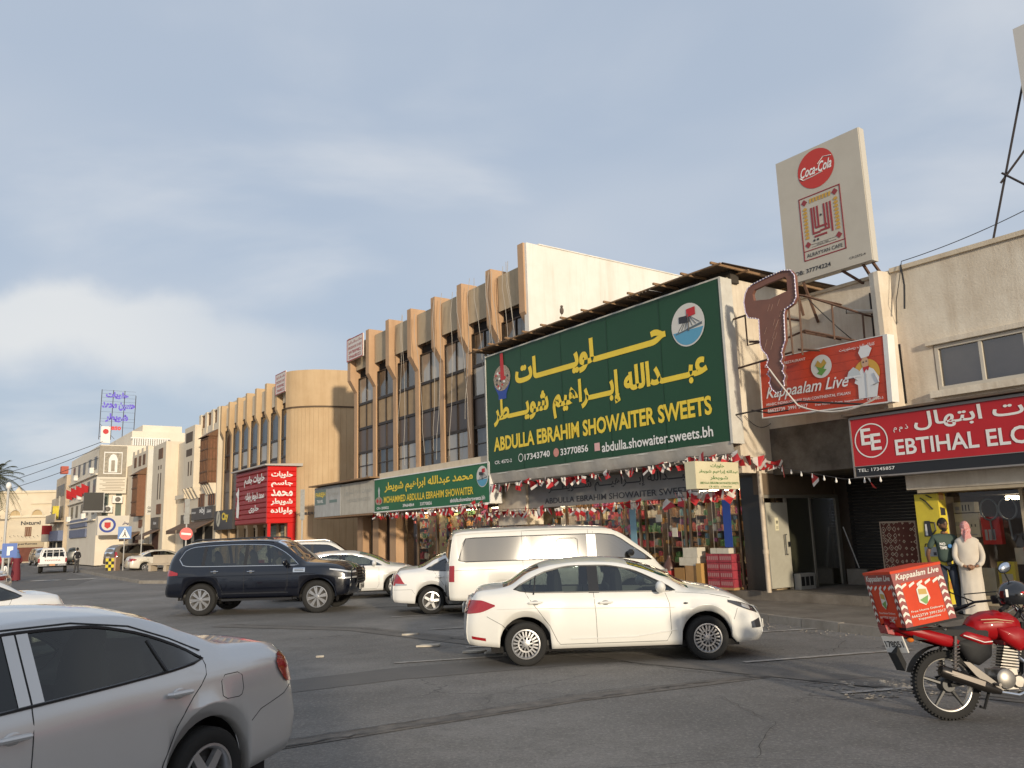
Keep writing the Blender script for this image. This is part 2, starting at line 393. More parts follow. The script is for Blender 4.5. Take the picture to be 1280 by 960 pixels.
def line(x0, y0, x1, y1, w, z=.012, m=MARK):
    d = Vector((x1 - x0, y1 - y0)).normalized(); nx, ny = -d.y * w / 2, d.x * w / 2
    n = 14; pa = []; pb = []
    for i in range(n + 1):
        q = i / n; x = x0 + (x1 - x0) * q; y = y0 + (y1 - y0) * q; e = random.uniform(-.012, .012); pa.append((x + nx * (1 + e * 12), y + ny * (1 + e * 12))); pb.append((x - nx, y - ny))
    sheet('bay_line', pa + pb[::-1], z, m)
line(3.09, 11.82, 5.75, 12.50, .11); line(4.1, 14.95, 5.78, 15.28, .10)
line(-.9, 14.2, 3.2, 15.1, .10); line(-1.8, 17.0, 2.6, 17.9, .10); line(-3.0, 19.8, 1.6, 20.7, .10); line(-4.4, 22.6, -.3, 23.3, .1); line(-1.9, 12.75, .9, 13.35, .08)
# raised pavement along the shops (kerb stones are pieces of their own below)
kz = .14
pav = [(-14, 2.9), (-1.5, 2.72), (.3, 2.4), (3, 1.75), (4.5, 1.7), (9, 1.9), (29, 2.6), (31.5, 4.4), (33.2, 5.9), (35, 6.75), (45.6, 6.45), (60, 5.9), (64, 3.0), (70, 2.2), (120, 2.2)]
M = MB()
poly = [tuple(W(s, o - .15)[:2]) for s, o in pav] + [tuple(W(120, -8)[:2]), tuple(W(-14, -8)[:2])]
M.prism(poly, 0.0, kz); p = M.build('pavement', PAVE, kind='structure')
k0 = None; stones = 0
tot = 0; segs = []
for (a, b) in zip(pav[:-1], pav[1:]):
    A = W(*a); B = W(*b); Ln = (B - A).length; n = max(1, round(Ln / .95))
    if a[0] >= 60: continue
    for i in range(n):
        P = A.lerp(B, (i + .5) / n); d = (B - A).normalized(); ln = Ln / n - .012
        if k0 is None:
            M = MB(); M.add([(-.5, -.075, -.02), (.5, -.075, -.02), (.5, .075, -.02), (-.5, .075, -.02), (-.5, -.06, .15), (.5, -.06, .15), (.5, .075, .15), (-.5, .075, .15)], [(4, 5, 6, 7), (0, 1, 5, 4), (1, 2, 6, 5), (2, 3, 7, 6), (3, 0, 4, 7)])
            o = M.build('kerb_stone', CONC, parent=p); k0 = o
        else: o = k0.copy(); col.objects.link(o)
        q = P - NO * .078; o.location = (q.x, q.y, random.uniform(-.012, .006)); o.rotation_euler = (random.uniform(-.02, .02), 0, math.atan2(-d.y, -d.x)); o.scale = (ln, 1, 1); stones += 1
# higher floor in front of and inside the shops
M = MB((0, 0, 0), True); M.box(.9, 30, -7, -.55, kz + .002, .34); M.v = [tuple(ORG + Vector((U * -v[0] + NO * -v[1])) + Vector((0, 0, v[2]))) for v in M.v]
M.build('shop_floor', PAVE, kind='structure')
M = MB((0, 0, 0), True); M.box(-14, .9, -7, -.75, kz + .002, .24); M.v = [tuple(ORG + Vector((U * -v[0] + NO * -v[1])) + Vector((0, 0, v[2]))) for v in M.v]
M.build('shop_floor', PAVE, kind='structure')
# zebra bars where the side road meets the street
for cx, cy in ((-26.9, 47.6), (-25.0, 47.9)):
    o = MB(); o.box(-.75, .75, -.28, .28, .010, .014); o.build('road_marking', mat('white_road_paint', (.6, .58, .54), .7, var=.5, vscale=5), kind='structure', loc=(cx, cy, 0), rot=(0, 0, .05))
# broken lumps of white stone on the road
for i, (x, y, a) in enumerate(((-2.1, 16.2, .16), (-1.55, 14.5, .24), (-.75, 13.6, .2), (-3.2, 13.6, .07), (-.42, 13.45, .16), (1.6, 16.9, .08))):
    M = MB(); n = 9; random.seed(i)
    M.prism([(a * math.cos(2 * PI * k / n) * random.uniform(.7, 1.1), a * .45 * math.sin(2 * PI * k / n) * random.uniform(.7, 1.1)) for k in range(n)], 0, .028)
    o = M.build('stone_lump', mat('lump', (.55, .5, .42), .9, var=.5, vscale=12), loc=(x, y, .008), rot=(0, 0, .2))
    tag(o, ['small pale lump nearest the dark SUV front wheel', 'long flat pale lump in the middle of the road', 'pale lump with a dark hole beside it, nearest the white sedan', 'tiny pale speck of stone alone on the road', 'flat pale lump behind the one with the dark hole', 'small white lump beside the rear wheel of the five-spoke sedan'][i], 'rubble', 'pale lumps on the road')
random.seed(11)

# long cracks and a broken patch in the asphalt
CRK = mat('crack_dark', (.06, .056, .052), .95)
def crack(pts, w_, seed, z=.0135):
    random.seed(seed); P = []
    for (a, b) in zip(pts[:-1], pts[1:]):
        n = max(2, int(math.hypot(b[0] - a[0], b[1] - a[1]) / .11))
        for k in range(n): q = k / n; P.append((a[0] + (b[0] - a[0]) * q + random.uniform(-.03, .03), a[1] + (b[1] - a[1]) * q + random.uniform(-.03, .03)))
    P.append(pts[-1]); M = MB(); vs = []
    for i, p in enumerate(P):
        q = P[min(i + 1, len(P) - 1)]; r = P[max(0, i - 1)]; d = Vector((q[0] - r[0], q[1] - r[1])).normalized(); h = w_ * random.uniform(.15, 1) * .5
        vs += [(p[0] - d.y * h, p[1] + d.x * h, z), (p[0] + d.y * h, p[1] - d.x * h, z)]
    M.add(vs, [(2 * i, 2 * i + 1, 2 * i + 3, 2 * i + 2) for i in range(len(P) - 1)]); o = M.build('asphalt_crack', CRK, kind='structure')
    if o.data.polygons[0].normal.z < 0: o.data.flip_normals()
crack([(-2.55, 7.75), (-1.2, 8.55), (.7, 9.65), (2.0, 10.35), (3.1, 10.7)], .035, 1); crack([(-2.6, 8.0), (-1.0, 8.9), (.6, 9.95), (1.6, 10.4)], .022, 2)
crack([(.9, 13.0), (2.1, 11.4), (3.3, 10.3), (4.6, 9.5), (5.6, 8.4)], .03, 3); crack([(3.3, 10.3), (4.9, 10.4), (6.5, 10.1)], .02, 4); crack([(-6.5, 19.2), (-3.3, 17.6), (.3, 13.9)], .03, 5)
crack([(-.5, 6.2), (.6, 6.9), (1.9, 7.1), (3.2, 6.6)], .012, 6); crack([(1.9, 7.1), (2.4, 8.3), (2.2, 9.6)], .010, 7); crack([(-3.5, 13.2), (-1.6, 14.8), (-.4, 16.9)], .014, 8); crack([(4.4, 12.2), (5.2, 13.6), (5.0, 14.9)], .014, 9)
line(3.55, 9.55, 5.3, 9.9, .10); line(4.0, 12.0, 5.0, 12.3, .05, .0145)
random.seed(31)
M = MB()
for k in range(260):
    x = random.uniform(3.5, 5.6); y = random.uniform(9.2, 10.2); r = random.uniform(.012, .04); n = 5; a0 = random.uniform(0, 6)
    M.add([(x + r * math.cos(a0 + 2 * PI * i / n), y + r * .8 * math.sin(a0 + 2 * PI * i / n), .008) for i in range(n)] + [(x, y, .008 + r * .45)], [(i, (i + 1) % n, n) for i in range(n)])
for k in range(700):
    s_, o_ = random.uniform(-6, 14), random.uniform(1.9, 2.9); p_ = W(s_, o_); r = random.uniform(.006, .022); M.add([(p_.x + r, p_.y, .002), (p_.x - r * .5, p_.y + r, .002), (p_.x - r * .6, p_.y - r, .002), (p_.x, p_.y, r)], [(0, 1, 3), (1, 2, 3), (2, 0, 3)])
M.build('gravel', CONC, kind='stuff')
random.seed(11)

# ------------------------------------------------------------------ wall materials
CREAM = mat('cream_plaster', (.66, .56, .42), .85, var=.35, streak=.45, vscale=.8, bump=.25, bscale=30, dirt=(.62, .56, .5))
BEIGE = mat('beige_plaster', (.72, .64, .52), .85, var=.5, streak=.55, vscale=1.4, bump=.3, bscale=25, dirt=(.6, .52, .44))
WHITEP = mat('white_plaster', (.80, .765, .70), .8, var=.3, streak=.5, vscale=1.0, bump=.2, bscale=25, dirt=(.72, .66, .58))
TAN = mat('tan_stone', (.54, .385, .225), .8, var=.35, streak=.5, vscale=1.0, bump=.35, bscale=25, dirt=(.7, .62, .52))
ORANGE = mat('orange_stucco', (.52, .335, .20), .85, var=.35, streak=.45, vscale=1.3, bump=.35, bscale=25, dirt=(.68, .6, .5))
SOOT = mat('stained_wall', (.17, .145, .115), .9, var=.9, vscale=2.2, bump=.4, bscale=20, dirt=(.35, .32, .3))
SHUT = mat('dark_shutter', (.035, .032, .028), .6, var=.5, vscale=3)
BRONZE = mat('bronze_frame', (.05, .035, .025), .4, .5)
PANEL = mat('tan_infill', (.40, .28, .16), .7, var=.4, vscale=3)
SPAN = mat('brown_spandrel', (.10, .075, .062), .35, var=.4, vscale=2)
WOOD = mat('dark_wood', (.17, .085, .04), .7, var=.6, vscale=6, dirt=(.4, .35, .3))
WOOD2 = mat('red_wood', (.20, .085, .04), .65, var=.5, vscale=6, dirt=(.5, .4, .35))
G_WIN = glass('window_glass', (.72, .72, .7), .12); G_DARK = glass('dark_glass', (.10, .10, .10), .14); G_SHOP = glass('shop_glass', (.94, .93, .9), .03)
G_CURT = glass('curtained_glass', (.4, .38, .34), .18, body=.72, bcol=(.42, .36, .28))
ROOFM = mat('corrugated_sheet', (.11, .085, .065), .7, .2, var=.7, vscale=5, dirt=(2.0, 1.6, 1.2))
TIMBER = mat('old_timber', (.28, .17, .09), .85, var=.6, vscale=8)

def window(parent, s0, s1, o, z0, z1, fm, gm, nv=1, nh=0, t=.05, d=.09, name='window', rec=.05, extra=None):
    """frame with mullions as a part, panes as its sub-parts; o = wall plane"""
    b = tuple(parent['_b']); M = MB(b, True)
    M.box(s0, s0 + t, o - rec, o - rec + d, z0, z1); M.box(s1 - t, s1, o - rec, o - rec + d, z0, z1)
    M.box(s0 + t, s1 - t, o - rec, o - rec + d, z0, z0 + t); M.box(s0 + t, s1 - t, o - rec, o - rec + d, z1 - t, z1)
    cs = [s0 + t + (s1 - s0 - 2 * t) * i / (nv + 1) for i in range(nv + 2)]; cz = [z0 + t + (z1 - z0 - 2 * t) * i / (nh + 1) for i in range(nh + 2)]
    for c in cs[1:-1]: M.box(c - t / 2.5, c + t / 2.5, o - rec + .012, o - rec + d - .012, z0 + t, z1 - t)
    for c in cz[1:-1]: M.box(s0 + t, s1 - t, o - rec + .02, o - rec + d - .02, c - t / 2.5, c + t / 2.5)
    f = M.build(name, fm, parent)
    for i in range(nv + 1):
        for j in range(nh + 1):
            g = gm[(i + j * (nv + 1)) % len(gm)] if isinstance(gm, list) else gm
            M = MB(b, True); e = o - rec + .03 + .002 * random.random()
            M.quad((cs[i], e, cz[j]), (cs[i], e, cz[j + 1]), (cs[i + 1], e, cz[j + 1]), (cs[i + 1], e, cz[j])); M.build('pane', g, f)
    return f

# ============ electrical goods shop (right)
eb = fthing('shop_building', 'low cream shop building with a long upper window above the red electrical shop sign', 'building', .3, -.3)
M = FM(eb)
# wall above the shopfront with a window hole: s -2.42..-.56, z 4.27..5.22
T = 6.85
M.box(.3, .06, -8, -.3, 2.45, T); M.box(.06, -.56, -.9, -.3, 2.45, T); M.box(-.56, -3.05, -.9, -.3, 2.45, 4.29); M.box(-.56, -3.05, -.9, -.3, 5.19, T); M.box(-3.05, -14, -.9, -.3, 2.45, T); M.box(-.56, -14, -8, -7.8, .2, T)
M.box(.06, -14, -7.8, -.9, T - .5, T - .4); M.box(-13.7, -14, -7.8, -.9, .2, T - .5)
M.build('wall', BEIGE, eb)
M = FM(eb); M.prism([(.42, -.3), (.42, -.02), (.3, .02), (.2, .02), (.12, -.3)], 4.0, T + .03); M.box(.44, .1, -.6, -.299, T, T + .06); M.build('pilaster', BEIGE, eb)
M = FM(eb); M.box(.1, -14, -.95, -.24, T, T + .09); M.build('coping', CREAM, eb)
M = FM(eb); M.box(-.46, -3.15, -.3, -.16, 4.16, 4.29); M.box(-.46, -3.15, -.3, -.2, 5.19, 5.28); M.build('sill', BEIGE, eb)
window(eb, -3.03, -.58, -.33, 4.30, 5.18, mat('window_frame_cream', (.55, .5, .42), .5, var=.3), [G_WIN, G_WIN, G_WIN], 2, 0, .07)
M = FM(eb); M.box(-.58, -3.03, -.48, -.44, 4.3, 5.18); M.build('blind', mat('brown_blind', (.30, .20, .14), .8, var=.4, vscale=2), eb)
# shop front
M = FM(eb); M.box(.27, -.09, -1.3, -.62, .24, 2.45); M.build('corner_column', mat('column_core', (.3, .25, .2), .8), eb)
M = FM(eb); M.box(.1, -14, -1.4, -.32, 2.38, 2.448); M.box(.0, -14, -1.02, -.98, .24, .42); M.box(-.015, -.06, -1.04, -.96, .42, 2.38); M.box(-1.45, -1.51, -1.04, -.96, .42, 2.38); M.box(-3.1, -3.16, -1.04, -.96, .42, 2.38); M.build('shopfront_frame', mat('cream_frame', (.5, .42, .3), .6, var=.4, vscale=6), eb)
for a, b in ((-.06, -1.45), (-1.51, -3.1)):
    M = FM(eb); M.quad((a, -1.0, .42), (b, -1.0, .42), (b, -1.0, 2.38), (a, -1.0, 2.38)); M.build('pane', G_SHOP, eb)
M = FM(eb); M.box(.02, -6, -4.2, -4.1, .24, 2.45); M.box(.02, -.08, -4.1, -1.06, .24, 2.38); M.box(-.08, -6, -4.1, -1.06, 2.30, 2.37); M.build('shop_interior', mat('dim_interior', (.10, .08, .07), .9, var=.5, vscale=4), eb)
# yellow product board wrapped round the column
yb = fthing('product_board', 'yellow advertising board round the column picturing a kettle, a radio and small appliances', 'sign board', .58, -.6, .24)
YEL = mat('yellow_print', (.72, .58, .05), .6, var=.3, vscale=4)
M = FM(yb); M.box(.60, .17, -.615, -.565, .26, 2.36); M.build('front_panel', YEL, yb)
M = FM(yb); M.box(.168, .14, -.86, -.567, .26, 2.36); M.build('side_panel', YEL, yb)
INK = mat('print_black', (.03, .03, .035), .5); GREY = mat('print_grey', (.35, .35, .36), .5); OR = mat('print_orange', (.55, .25, .06), .5)
yl = lambda name, m, pts: disc(yb, name, m, 0, 0, 1, 1, -.046, poly=pts)
def pic(m, pts, y=-.046, name='printed_picture'): return disc(yb, name, m, 0, 0, 1, 1, y, poly=pts)
zz = 1.30
pic(INK, [(.10, zz), (.27, zz), (.24, zz + .30), (.13, zz + .30)]); pic(mat('print_white', (.75, .73, .7), .5), [(.13, zz + .02), (.18, zz + .02), (.17, zz + .24), (.14, zz + .24)], -.049)
M = MB(); M.tube([(.25, -.046, zz + .27), (.33, -.046, zz + .26), (.34, -.046, zz + .12), (.27, -.046, zz + .05)], .014, 5); M.build('printed_picture', INK, yb)
pic(GREY, [(.07, .92), (.33, .92), (.33, 1.10), (.07, 1.10)]); pic(INK, [(.10, .94), (.16, .94), (.16, 1.0), (.10, 1.0)], -.049); pic(INK, [(.24, .94), (.30, .94), (.30, 1.0), (.24, 1.0)], -.049)
M = MB(); M.tube([(.08, -.046, 1.10), (.1, -.046, 1.16), (.3, -.046, 1.16), (.32, -.046, 1.10)], .008, 5); M.tube([(.1, -.046, 2.05), (.2, -.046, 1.98), (.33, -.046, 1.82)], .012, 5); M.tube([(.22, -.046, 2.1), (.33, -.046, 2.04)], .012, 5); M.build('printed_picture', INK, yb)
for i in range(4): pic(INK if i % 2 else GREY, [(.09 + .065 * i, .60), (.125 + .065 * i, .60), (.12 + .065 * i, .80), (.095 + .065 * i, .80)])
pic(OR, [(.12, .22), (.32, .2), (.34, .40), (.14, .42)]); pic(GREY, [(.1, .18), (.34, .16), (.34, .2), (.1, .22)], -.049)
for i, z in enumerate((.3, .75, 1.25, 1.7, 2.0)):
    M = MB(); M.add([(.4405, .02, z), (.4405, .2, z), (.4405, .2, z + .13), (.4405, .02, z + .16)], [(0, 1, 2, 3)]); M.build('printed_picture', INK if i % 2 else OR, yb)
# window stock
def boxthing(name, label, cat, s, o, z, ws, do, h, m, group=None, rz=0., face=None):
    M = MB(); M.box(-ws / 2, ws / 2, -do / 2, do / 2, 0, h); e = M.build(name, m, loc=W(s, o, z), rot=(0, 0, ANG + rz)); tag(e, label, cat, group)
    if face: face(e)
    return e
CARDW = mat('white_carton', (.62, .58, .48), .7, var=.3, vscale=8); CARD = mat('brown_carton', (.42, .25, .11), .8, var=.4, vscale=5); REDC = mat('red_print', (.52, .03, .03), .55, var=.2); BLUEP = mat('blue_print', (.02, .06, .30), .5); ORC = mat('orange_print', (.65, .14, .03), .5); PINK = mat('maroon_print', (.25, .035, .05), .6, var=.6, vscale=14, dirt=(2.2, 1.6, 1.6))
def dec(e, w_, h_, items):
    for (x0, x1, z0, z1, m) in items: disc(e, 'printed_picture', m, 0, 0, 1, 1, -.004 + e.data.vertices[0].co.y, poly=[(x0, z0), (x1, z0), (x1, z1), (x0, z1)])
e = boxthing('appliance_box', 'small white box picturing three black knives, topmost box in the electrical shop window', 'box', -.28, -1.35, 1.98, .42, .2, .20, CARDW); dec(e, 0, 0, [(-.02, 0, .03, .15, INK), (.04, .06, .03, .15, INK), (.10, .12, .03, .15, INK), (-.16, -.08, .05, .12, GREY)])
e = boxthing('appliance_box', 'large white box with small black drawings under the knife box in the shop window', 'box', -.29, -1.35, 1.5, .52, .2, .46, CARDW); dec(e, 0, 0, [(-.2, -.12, .22, .3, GREY), (.1, .12, .2, .25, INK), (.17, .19, .2, .25, INK), (-.2, .2, .04, .06, GREY)])
boxthing('shelf_unit', 'plain shelf block holding up the boxes in the electrical shop window', 'shelf', -.3, -1.4, .42, .5, .15, 1.06, mat('dim_shelf', (.12, .10, .08), .8))
e = boxthing('appliance_box', 'bright red box with teal bottles pictured beside the white boxes in the shop window', 'box', -.76, -1.3, 1.36, .34, .14, .52, REDC); dec(e, 0, 0, [(-.12, -.07, .08, .28, GREY), (-.05, 0, .08, .28, GREY), (.02, .07, .08, .28, GREY)])
e = boxthing('appliance_box', 'orange box with a black and white picture in the electrical shop window', 'box', -1.42, -1.2, 1.05, .2, .1, .26, ORC); dec(e, 0, 0, [(-.06, .06, .03, .2, CARDW), (-.05, .04, .06, .14, INK)])
e = boxthing('appliance_box', 'yellow box with a pale picture on the bottom ledge of the electrical shop window', 'box', -.98, -1.2, .42, .3, .12, .62, YEL); dec(e, 0, 0, [(-.1, .1, .1, .4, CARDW)])
e = boxthing('appliance_box', 'cream box standing left of the yellow box on the bottom ledge of the shop window', 'box', -.62, -1.2, .42, .3, .12, .5, CARDW)
for i, (s, z, w_, h_, m) in enumerate(((-1.3, .45, .22, .40, CARDW), (-1.62, .45, .3, .5, CARDW), (-1.95, .45, .26, .38, CARD), (-1.75, 1.0, .3, .34, CARDW), (-2.05, .86, .22, .44, GREY), (-1.12, .98, .2, .3, CARDW))):
    boxthing('appliance_box', ['pale box low in the glass next to the yellow box', 'tall pale box in the middle of the lower window row', 'brown carton at the far right of the lower window row', 'pale box on the second row of the shop window', 'grey box stacked beside the pale second row box', 'small cream box above the ledge behind the robed man'][i], 'box', s, -1.55, z, w_, .14, h_, m)
t = fthing('round_sticker', 'round red sticker on the shop glass at the right edge', 'sticker', -1.72, -.98, 1.62)
disc(t, 'sticker_disc', REDC, 0, 0, .17, .17, -.006, 28); lettering(t, 'EBTIHAL', mat('dull_gold', (.5, .3, .1), .5), -.12, .12, -.02, .03, -.012)
boxthing('blue_card', 'blue card with pale markings on the shop glass above the red round sticker', 'card', -1.62, -1.03, 1.86, .3, .02, .18, BLUEP)
t = boxthing('open_sign', 'small red illuminated strip sign low on the shop glass beside the orange box', 'sign', -1.72, -1.05, 1.02, .3, .04, .1, REDC)
# hanging rackets
for i, s in enumerate((-.78, -1.12)):
    t = fthing('mosquito_racket', ['grey racket hanging behind the glass above the red box', 'second grey racket hanging behind the glass beside a paper label'][i], 'racket', s, -1.2, 1.9)
    M = MB(); M.tube([(.16 * math.cos(a), 0, .12 + .2 * math.sin(a)) for a in [2 * PI * k / 18 for k in range(18)]], .018, 5, closed=True); M.tube([(0, 0, -.08), (.02, 0, -.45)], .018, 6); M.build('racket_frame', mat('grey_plastic', (.16, .17, .17), .5), t)

# EE sign
LETW = mat('white_letters', (.8, .78, .74), .5); LETY = mat('yellow_letters', (.86, .62, .05), .5, var=.2, vscale=3); SIGNR = mat('sign_red', (.50, .012, .017), .45, var=.25, vscale=2); SIGNB = mat('sign_black', (.012, .012, .014), .4)
sg = fthing('shop_sign', 'long red sign lettered EBTIHAL ELCTR with a round EE emblem over the electrical shop', 'sign', 1.1, .1, 2.76)
M = FM(sg); M.box(1.1, -14, -.28, .1, 2.97, 3.92); M.build('red_panel', SIGNR, sg)
M = FM(sg); M.box(1.1, -14, -.28, .098, 2.76, 2.955); M.build('black_band', SIGNB, sg)
M = FM(sg); M.box(1.13, 1.1, -.3, .12, 2.74, 3.95); M.box(1.1, -14, -.3, .13, 3.92, 3.97); M.box(1.1, -14, -.3, .12, 2.955, 2.968); M.box(1.1, -14, -.3, .12, 2.73, 2.76); M.build('sign_frame', mat('dull_frame', (.3, .27, .25), .5, .5), sg)
M = FM(sg); M.box(1.2, -14, -.5, .25, 3.99, 4.03); M.build('cover_strip', ROOFM, sg)
lettering(sg, 'اليات ابتهال', LETW, 1.32, 3.9, .78, 1.13, -.008, .018, True)
lettering(sg, 'ذ.م.م', LETW, .9, 1.2, .80, .93, -.008, .01, True)
lettering(sg, 'EBTIHAL ELCTRONICS', LETW, .90, 5.05, .35, .66, -.010, .018)
lettering(sg, 'TEL: 17345857', LETW, .06, .84, .09, .155, -.008, .01)
disc(sg, 'emblem_ring', LETW, .41, .70, .355, .345, -.008, 40, inner=.93)
for x0, z0 in ((.20, .62), (.40, .50)): lettering(sg, 'E', LETW, x0, x0 + .22, z0, z0 + .33, -.010, .02)

# ============ alley beside the sweets shop with a bridging wall
ab = fthing('alley_building', 'cream upper wall bridging the dark passage between the sweets shop and the electrical shop', 'building', 3.9, -1.0)
M = FM(ab); M.box(.3, 3.9, -1.3, -1.0, 4.12, 7.06); M.box(.3, .5, -8, -1.3, .3, 7.0); M.box(.5, 3.9, -8, -7.8, 3, 7.0); M.build('wall', BEIGE, ab)
M = FM(ab); M.box(.0, 3.9, -1.34, -.95, 7.06, 7.13); M.build('coping', CREAM, ab)
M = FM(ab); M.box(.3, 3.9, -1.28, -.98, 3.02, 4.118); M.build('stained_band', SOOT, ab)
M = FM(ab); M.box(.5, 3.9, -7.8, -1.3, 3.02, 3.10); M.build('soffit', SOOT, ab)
M = FM(ab); M.box(.08, .31, -.33, -.29, 4.15, 5.36); M.build('dark_opening', DARK, ab)
M = FM(ab)
for k in range(34): z = .36 + k * .078; M.prism([(-3.9, z), (-3.86, z + .039), (-3.9, z + .074), (-3.95, z + .04)], .52, 3.88, 0) if False else M.box(.52, 3.88, -3.98, -3.93 + .02 * (k % 2), z, z + .072)
M.build('roller_shutter', SHUT, ab)
# coiled carpet
carpm = bpy.data.materials.new('carpet_weave'); carpm.use_nodes = True; t_ = carpm.node_tree; n_ = t_.nodes; l_ = t_.links
tcn = n_.new('ShaderNodeTexCoord'); v1 = n_.new('ShaderNodeTexVoronoi'); v1.inputs['Scale'].default_value = 9; v1.feature = 'F1'; v1.distance = 'MANHATTAN'; v1.inputs['Randomness'].default_value = .35
mpn = n_.new('ShaderNodeMapping'); l_.new(tcn.outputs['Object'], mpn.inputs[0]); l_.new(mpn.outputs[0], v1.inputs[0]); rp = n_.new('ShaderNodeValToRGB'); l_.new(v1.outputs[0], rp.inputs[0]); rp.color_ramp.interpolation = 'CONSTANT'
els = rp.color_ramp.elements; els[0].position = 0; els[0].color = (.55, .42, .28, 1); els[1].position = .18; els[1].color = (.13, .02, .02, 1)
for p_, c_ in ((.34, (.02, .02, .03, 1)), (.44, (.50, .38, .26, 1)), (.56, (.10, .03, .02, 1))): q_ = els.new(p_); q_.color = c_
l_.new(rp.outputs[0], n_['Principled BSDF'].inputs['Base Color']); n_['Principled BSDF'].inputs['Roughness'].default_value = .95
t = fthing('hanging_carpet', 'red and black patterned carpet standing upright by the yellow board', 'carpet', 1.08, -1.2, .34); t.scale = (1.06, 1, 1.2)
M = MB(); M.grid(lambda a, b: (-.36 + .72 * a, .03 * math.sin(a * 7), .02 + 1.22 * b), 12, 8); M.grid(lambda a, b: (-.36 + .72 * a, .03 * math.sin(a * 7) + .02, .02 + 1.22 * b), 12, 8, flip=True); M.build('carpet_field', carpm, t)
M = MB()
for a, b, c, d in ((-.37, .37, 0, .03), (-.37, .37, 1.23, 1.26)): M.box(a, b, -.012, .04, c, d)
for x in (-.37, .35): M.box(x, x + .02, -.02, .045, 0, 1.26)
M.build('carpet_border', mat('carpet_edge', (.36, .27, .2), .95), t)

# ============ sweets shop building
sb = fthing('sweets_shop_building', 'cream box-shaped sweets shop building carrying the large green sign under a corrugated canopy', 'building', 3.9, -.2)
M = FM(sb)
M.box(3.9, 4.1, -4.2, .15, 3.06, 3.80); M.box(3.9, 4.1, -4.2, .15, 3.80, 7.75); M.box(4.1, 14.1, -.2, .12, 3.44, 7.6); M.box(4.1, 14.2, -8, -7.8, .3, 7.6); M.box(3.9, 4.1, -8, -4.2, .3, 7.75)
M.build('wall', BEIGE, sb)
M = FM(sb); M.box(3.9, 4.08, -3.3, -.42, 2.56, 3.058); M.box(3.94, 4.08, -4.2, -3.45, .34, 3.058); M.build('door_header', mat('brown_header', (.16, .115, .075), .8, var=.6, vscale=3), sb)
M = FM(sb); M.prism([(3.82, 7.62), (3.82, 7.98), (14.1, 7.98), (14.1, 7.62)], -.2, .1, 1); M.build('eaves_beam', mat('dark_eaves', (.05, .04, .03), .8), sb)
# canopy: corrugated sheets laid on purlins, each sheet a piece
sheet0 = None
SW = .83
for i in range(13):
    if sheet0 is None:
        M = MB(); nn = 14
        M.grid(lambda a, b: (-SW * a - .002, -(1.25 - 6.2 * b), .16 * b + .022 * math.sin(a * nn * PI)), 28, 3); M.grid(lambda a, b: (-SW * a - .002, -(1.25 - 6.2 * b), .16 * b - .008 + .022 * math.sin(a * nn * PI)), 28, 3, flip=True)
        o = M.build('roof_sheet', ROOFM, sb); sheet0 = o
    else: o = sheet0.copy(); col.objects.link(o)
    o.location = (-(3.55 + i * SW - 3.9), .2 + .2, 7.93 + random.uniform(0, .02)); o.rotation_euler = (random.uniform(-.012, .012), random.uniform(-.01, .01), random.uniform(-.01, .01))
p0 = None
for i in range(12):
    s = 3.62 + i * .93
    M = FM(sb); M.box(s, s + .05, -4.8, 1.0, 7.87, 7.925); M.build('rafter', TIMBER, sb)
M = FM(sb)
for o_ in (.85, -.15, -1.2, -2.3): M.box(3.45, 14.3, o_, o_ + .05, 7.835, 7.868)
M.build('purlin', TIMBER, sb)
# ground floor: soffit, columns, shopfront
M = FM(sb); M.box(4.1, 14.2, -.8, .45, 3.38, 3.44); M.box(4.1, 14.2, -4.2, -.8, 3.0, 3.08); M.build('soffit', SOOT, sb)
M = FM(sb); M.box(12.7, 14.25, -.8, -.12, 2.1, 3.38); M.build('upper_infill', BEIGE, sb)
M = FM(sb)
for s in (4.1, ): M.box(s + .02, s + .62, -.86, -.74, .34, 3.0)
M.build('black_pillar', mat('black_cladding', (.02, .018, .016), .35), sb)
M = FM(sb); M.tube([(3.84, -.38, .34), (3.84, -.38, 3.1)], .055, 10); M.tube([(3.84, -.38, 1.2), (3.84, -.38, 1.3)], .068, 10); M.build('drain_pipe', mat('cream_pipe', (.6, .5, .38), .5, var=.5, vscale=6), sb)
M = FM(sb)
for s in (4.85, 6.45, 6.62, 8.05, 8.3, 9.9, 11.5, 12.9, 14.0): M.box(s, s + .05, -.86, -.78, .34, 2.84)
M.box(4.8, 14.1, -.86, -.78, .34, .44); M.box(4.8, 14.1, -.86, -.78, 2.82, 2.9); M.build('shopfront_frame', mat('brown_anod', (.20, .15, .11), .4, .6, var=.4, vscale=6), sb)
for a, b in ((4.9, 6.45), (6.67, 8.05), (8.35, 9.9), (9.95, 11.5), (11.55, 12.9)):
    M = FM(sb); M.quad((b, -.82, .44), (a, -.82, .44), (a, -.82, 2.82), (b, -.82, 2.82)); M.build('pane', G_SHOP, sb)
M = FM(sb); M.box(4.1, 14, -4.2, -4.1, .34, 3.0); M.box(14.0, 14.1, -4.2, -.86, .34, 3.0); M.box(4.1, 14.0, -4.1, -1.0, .342, .37); M.build('shop_interior', mat('shop_interior', (.42, .32, .2), .85, var=.4, vscale=3), sb)
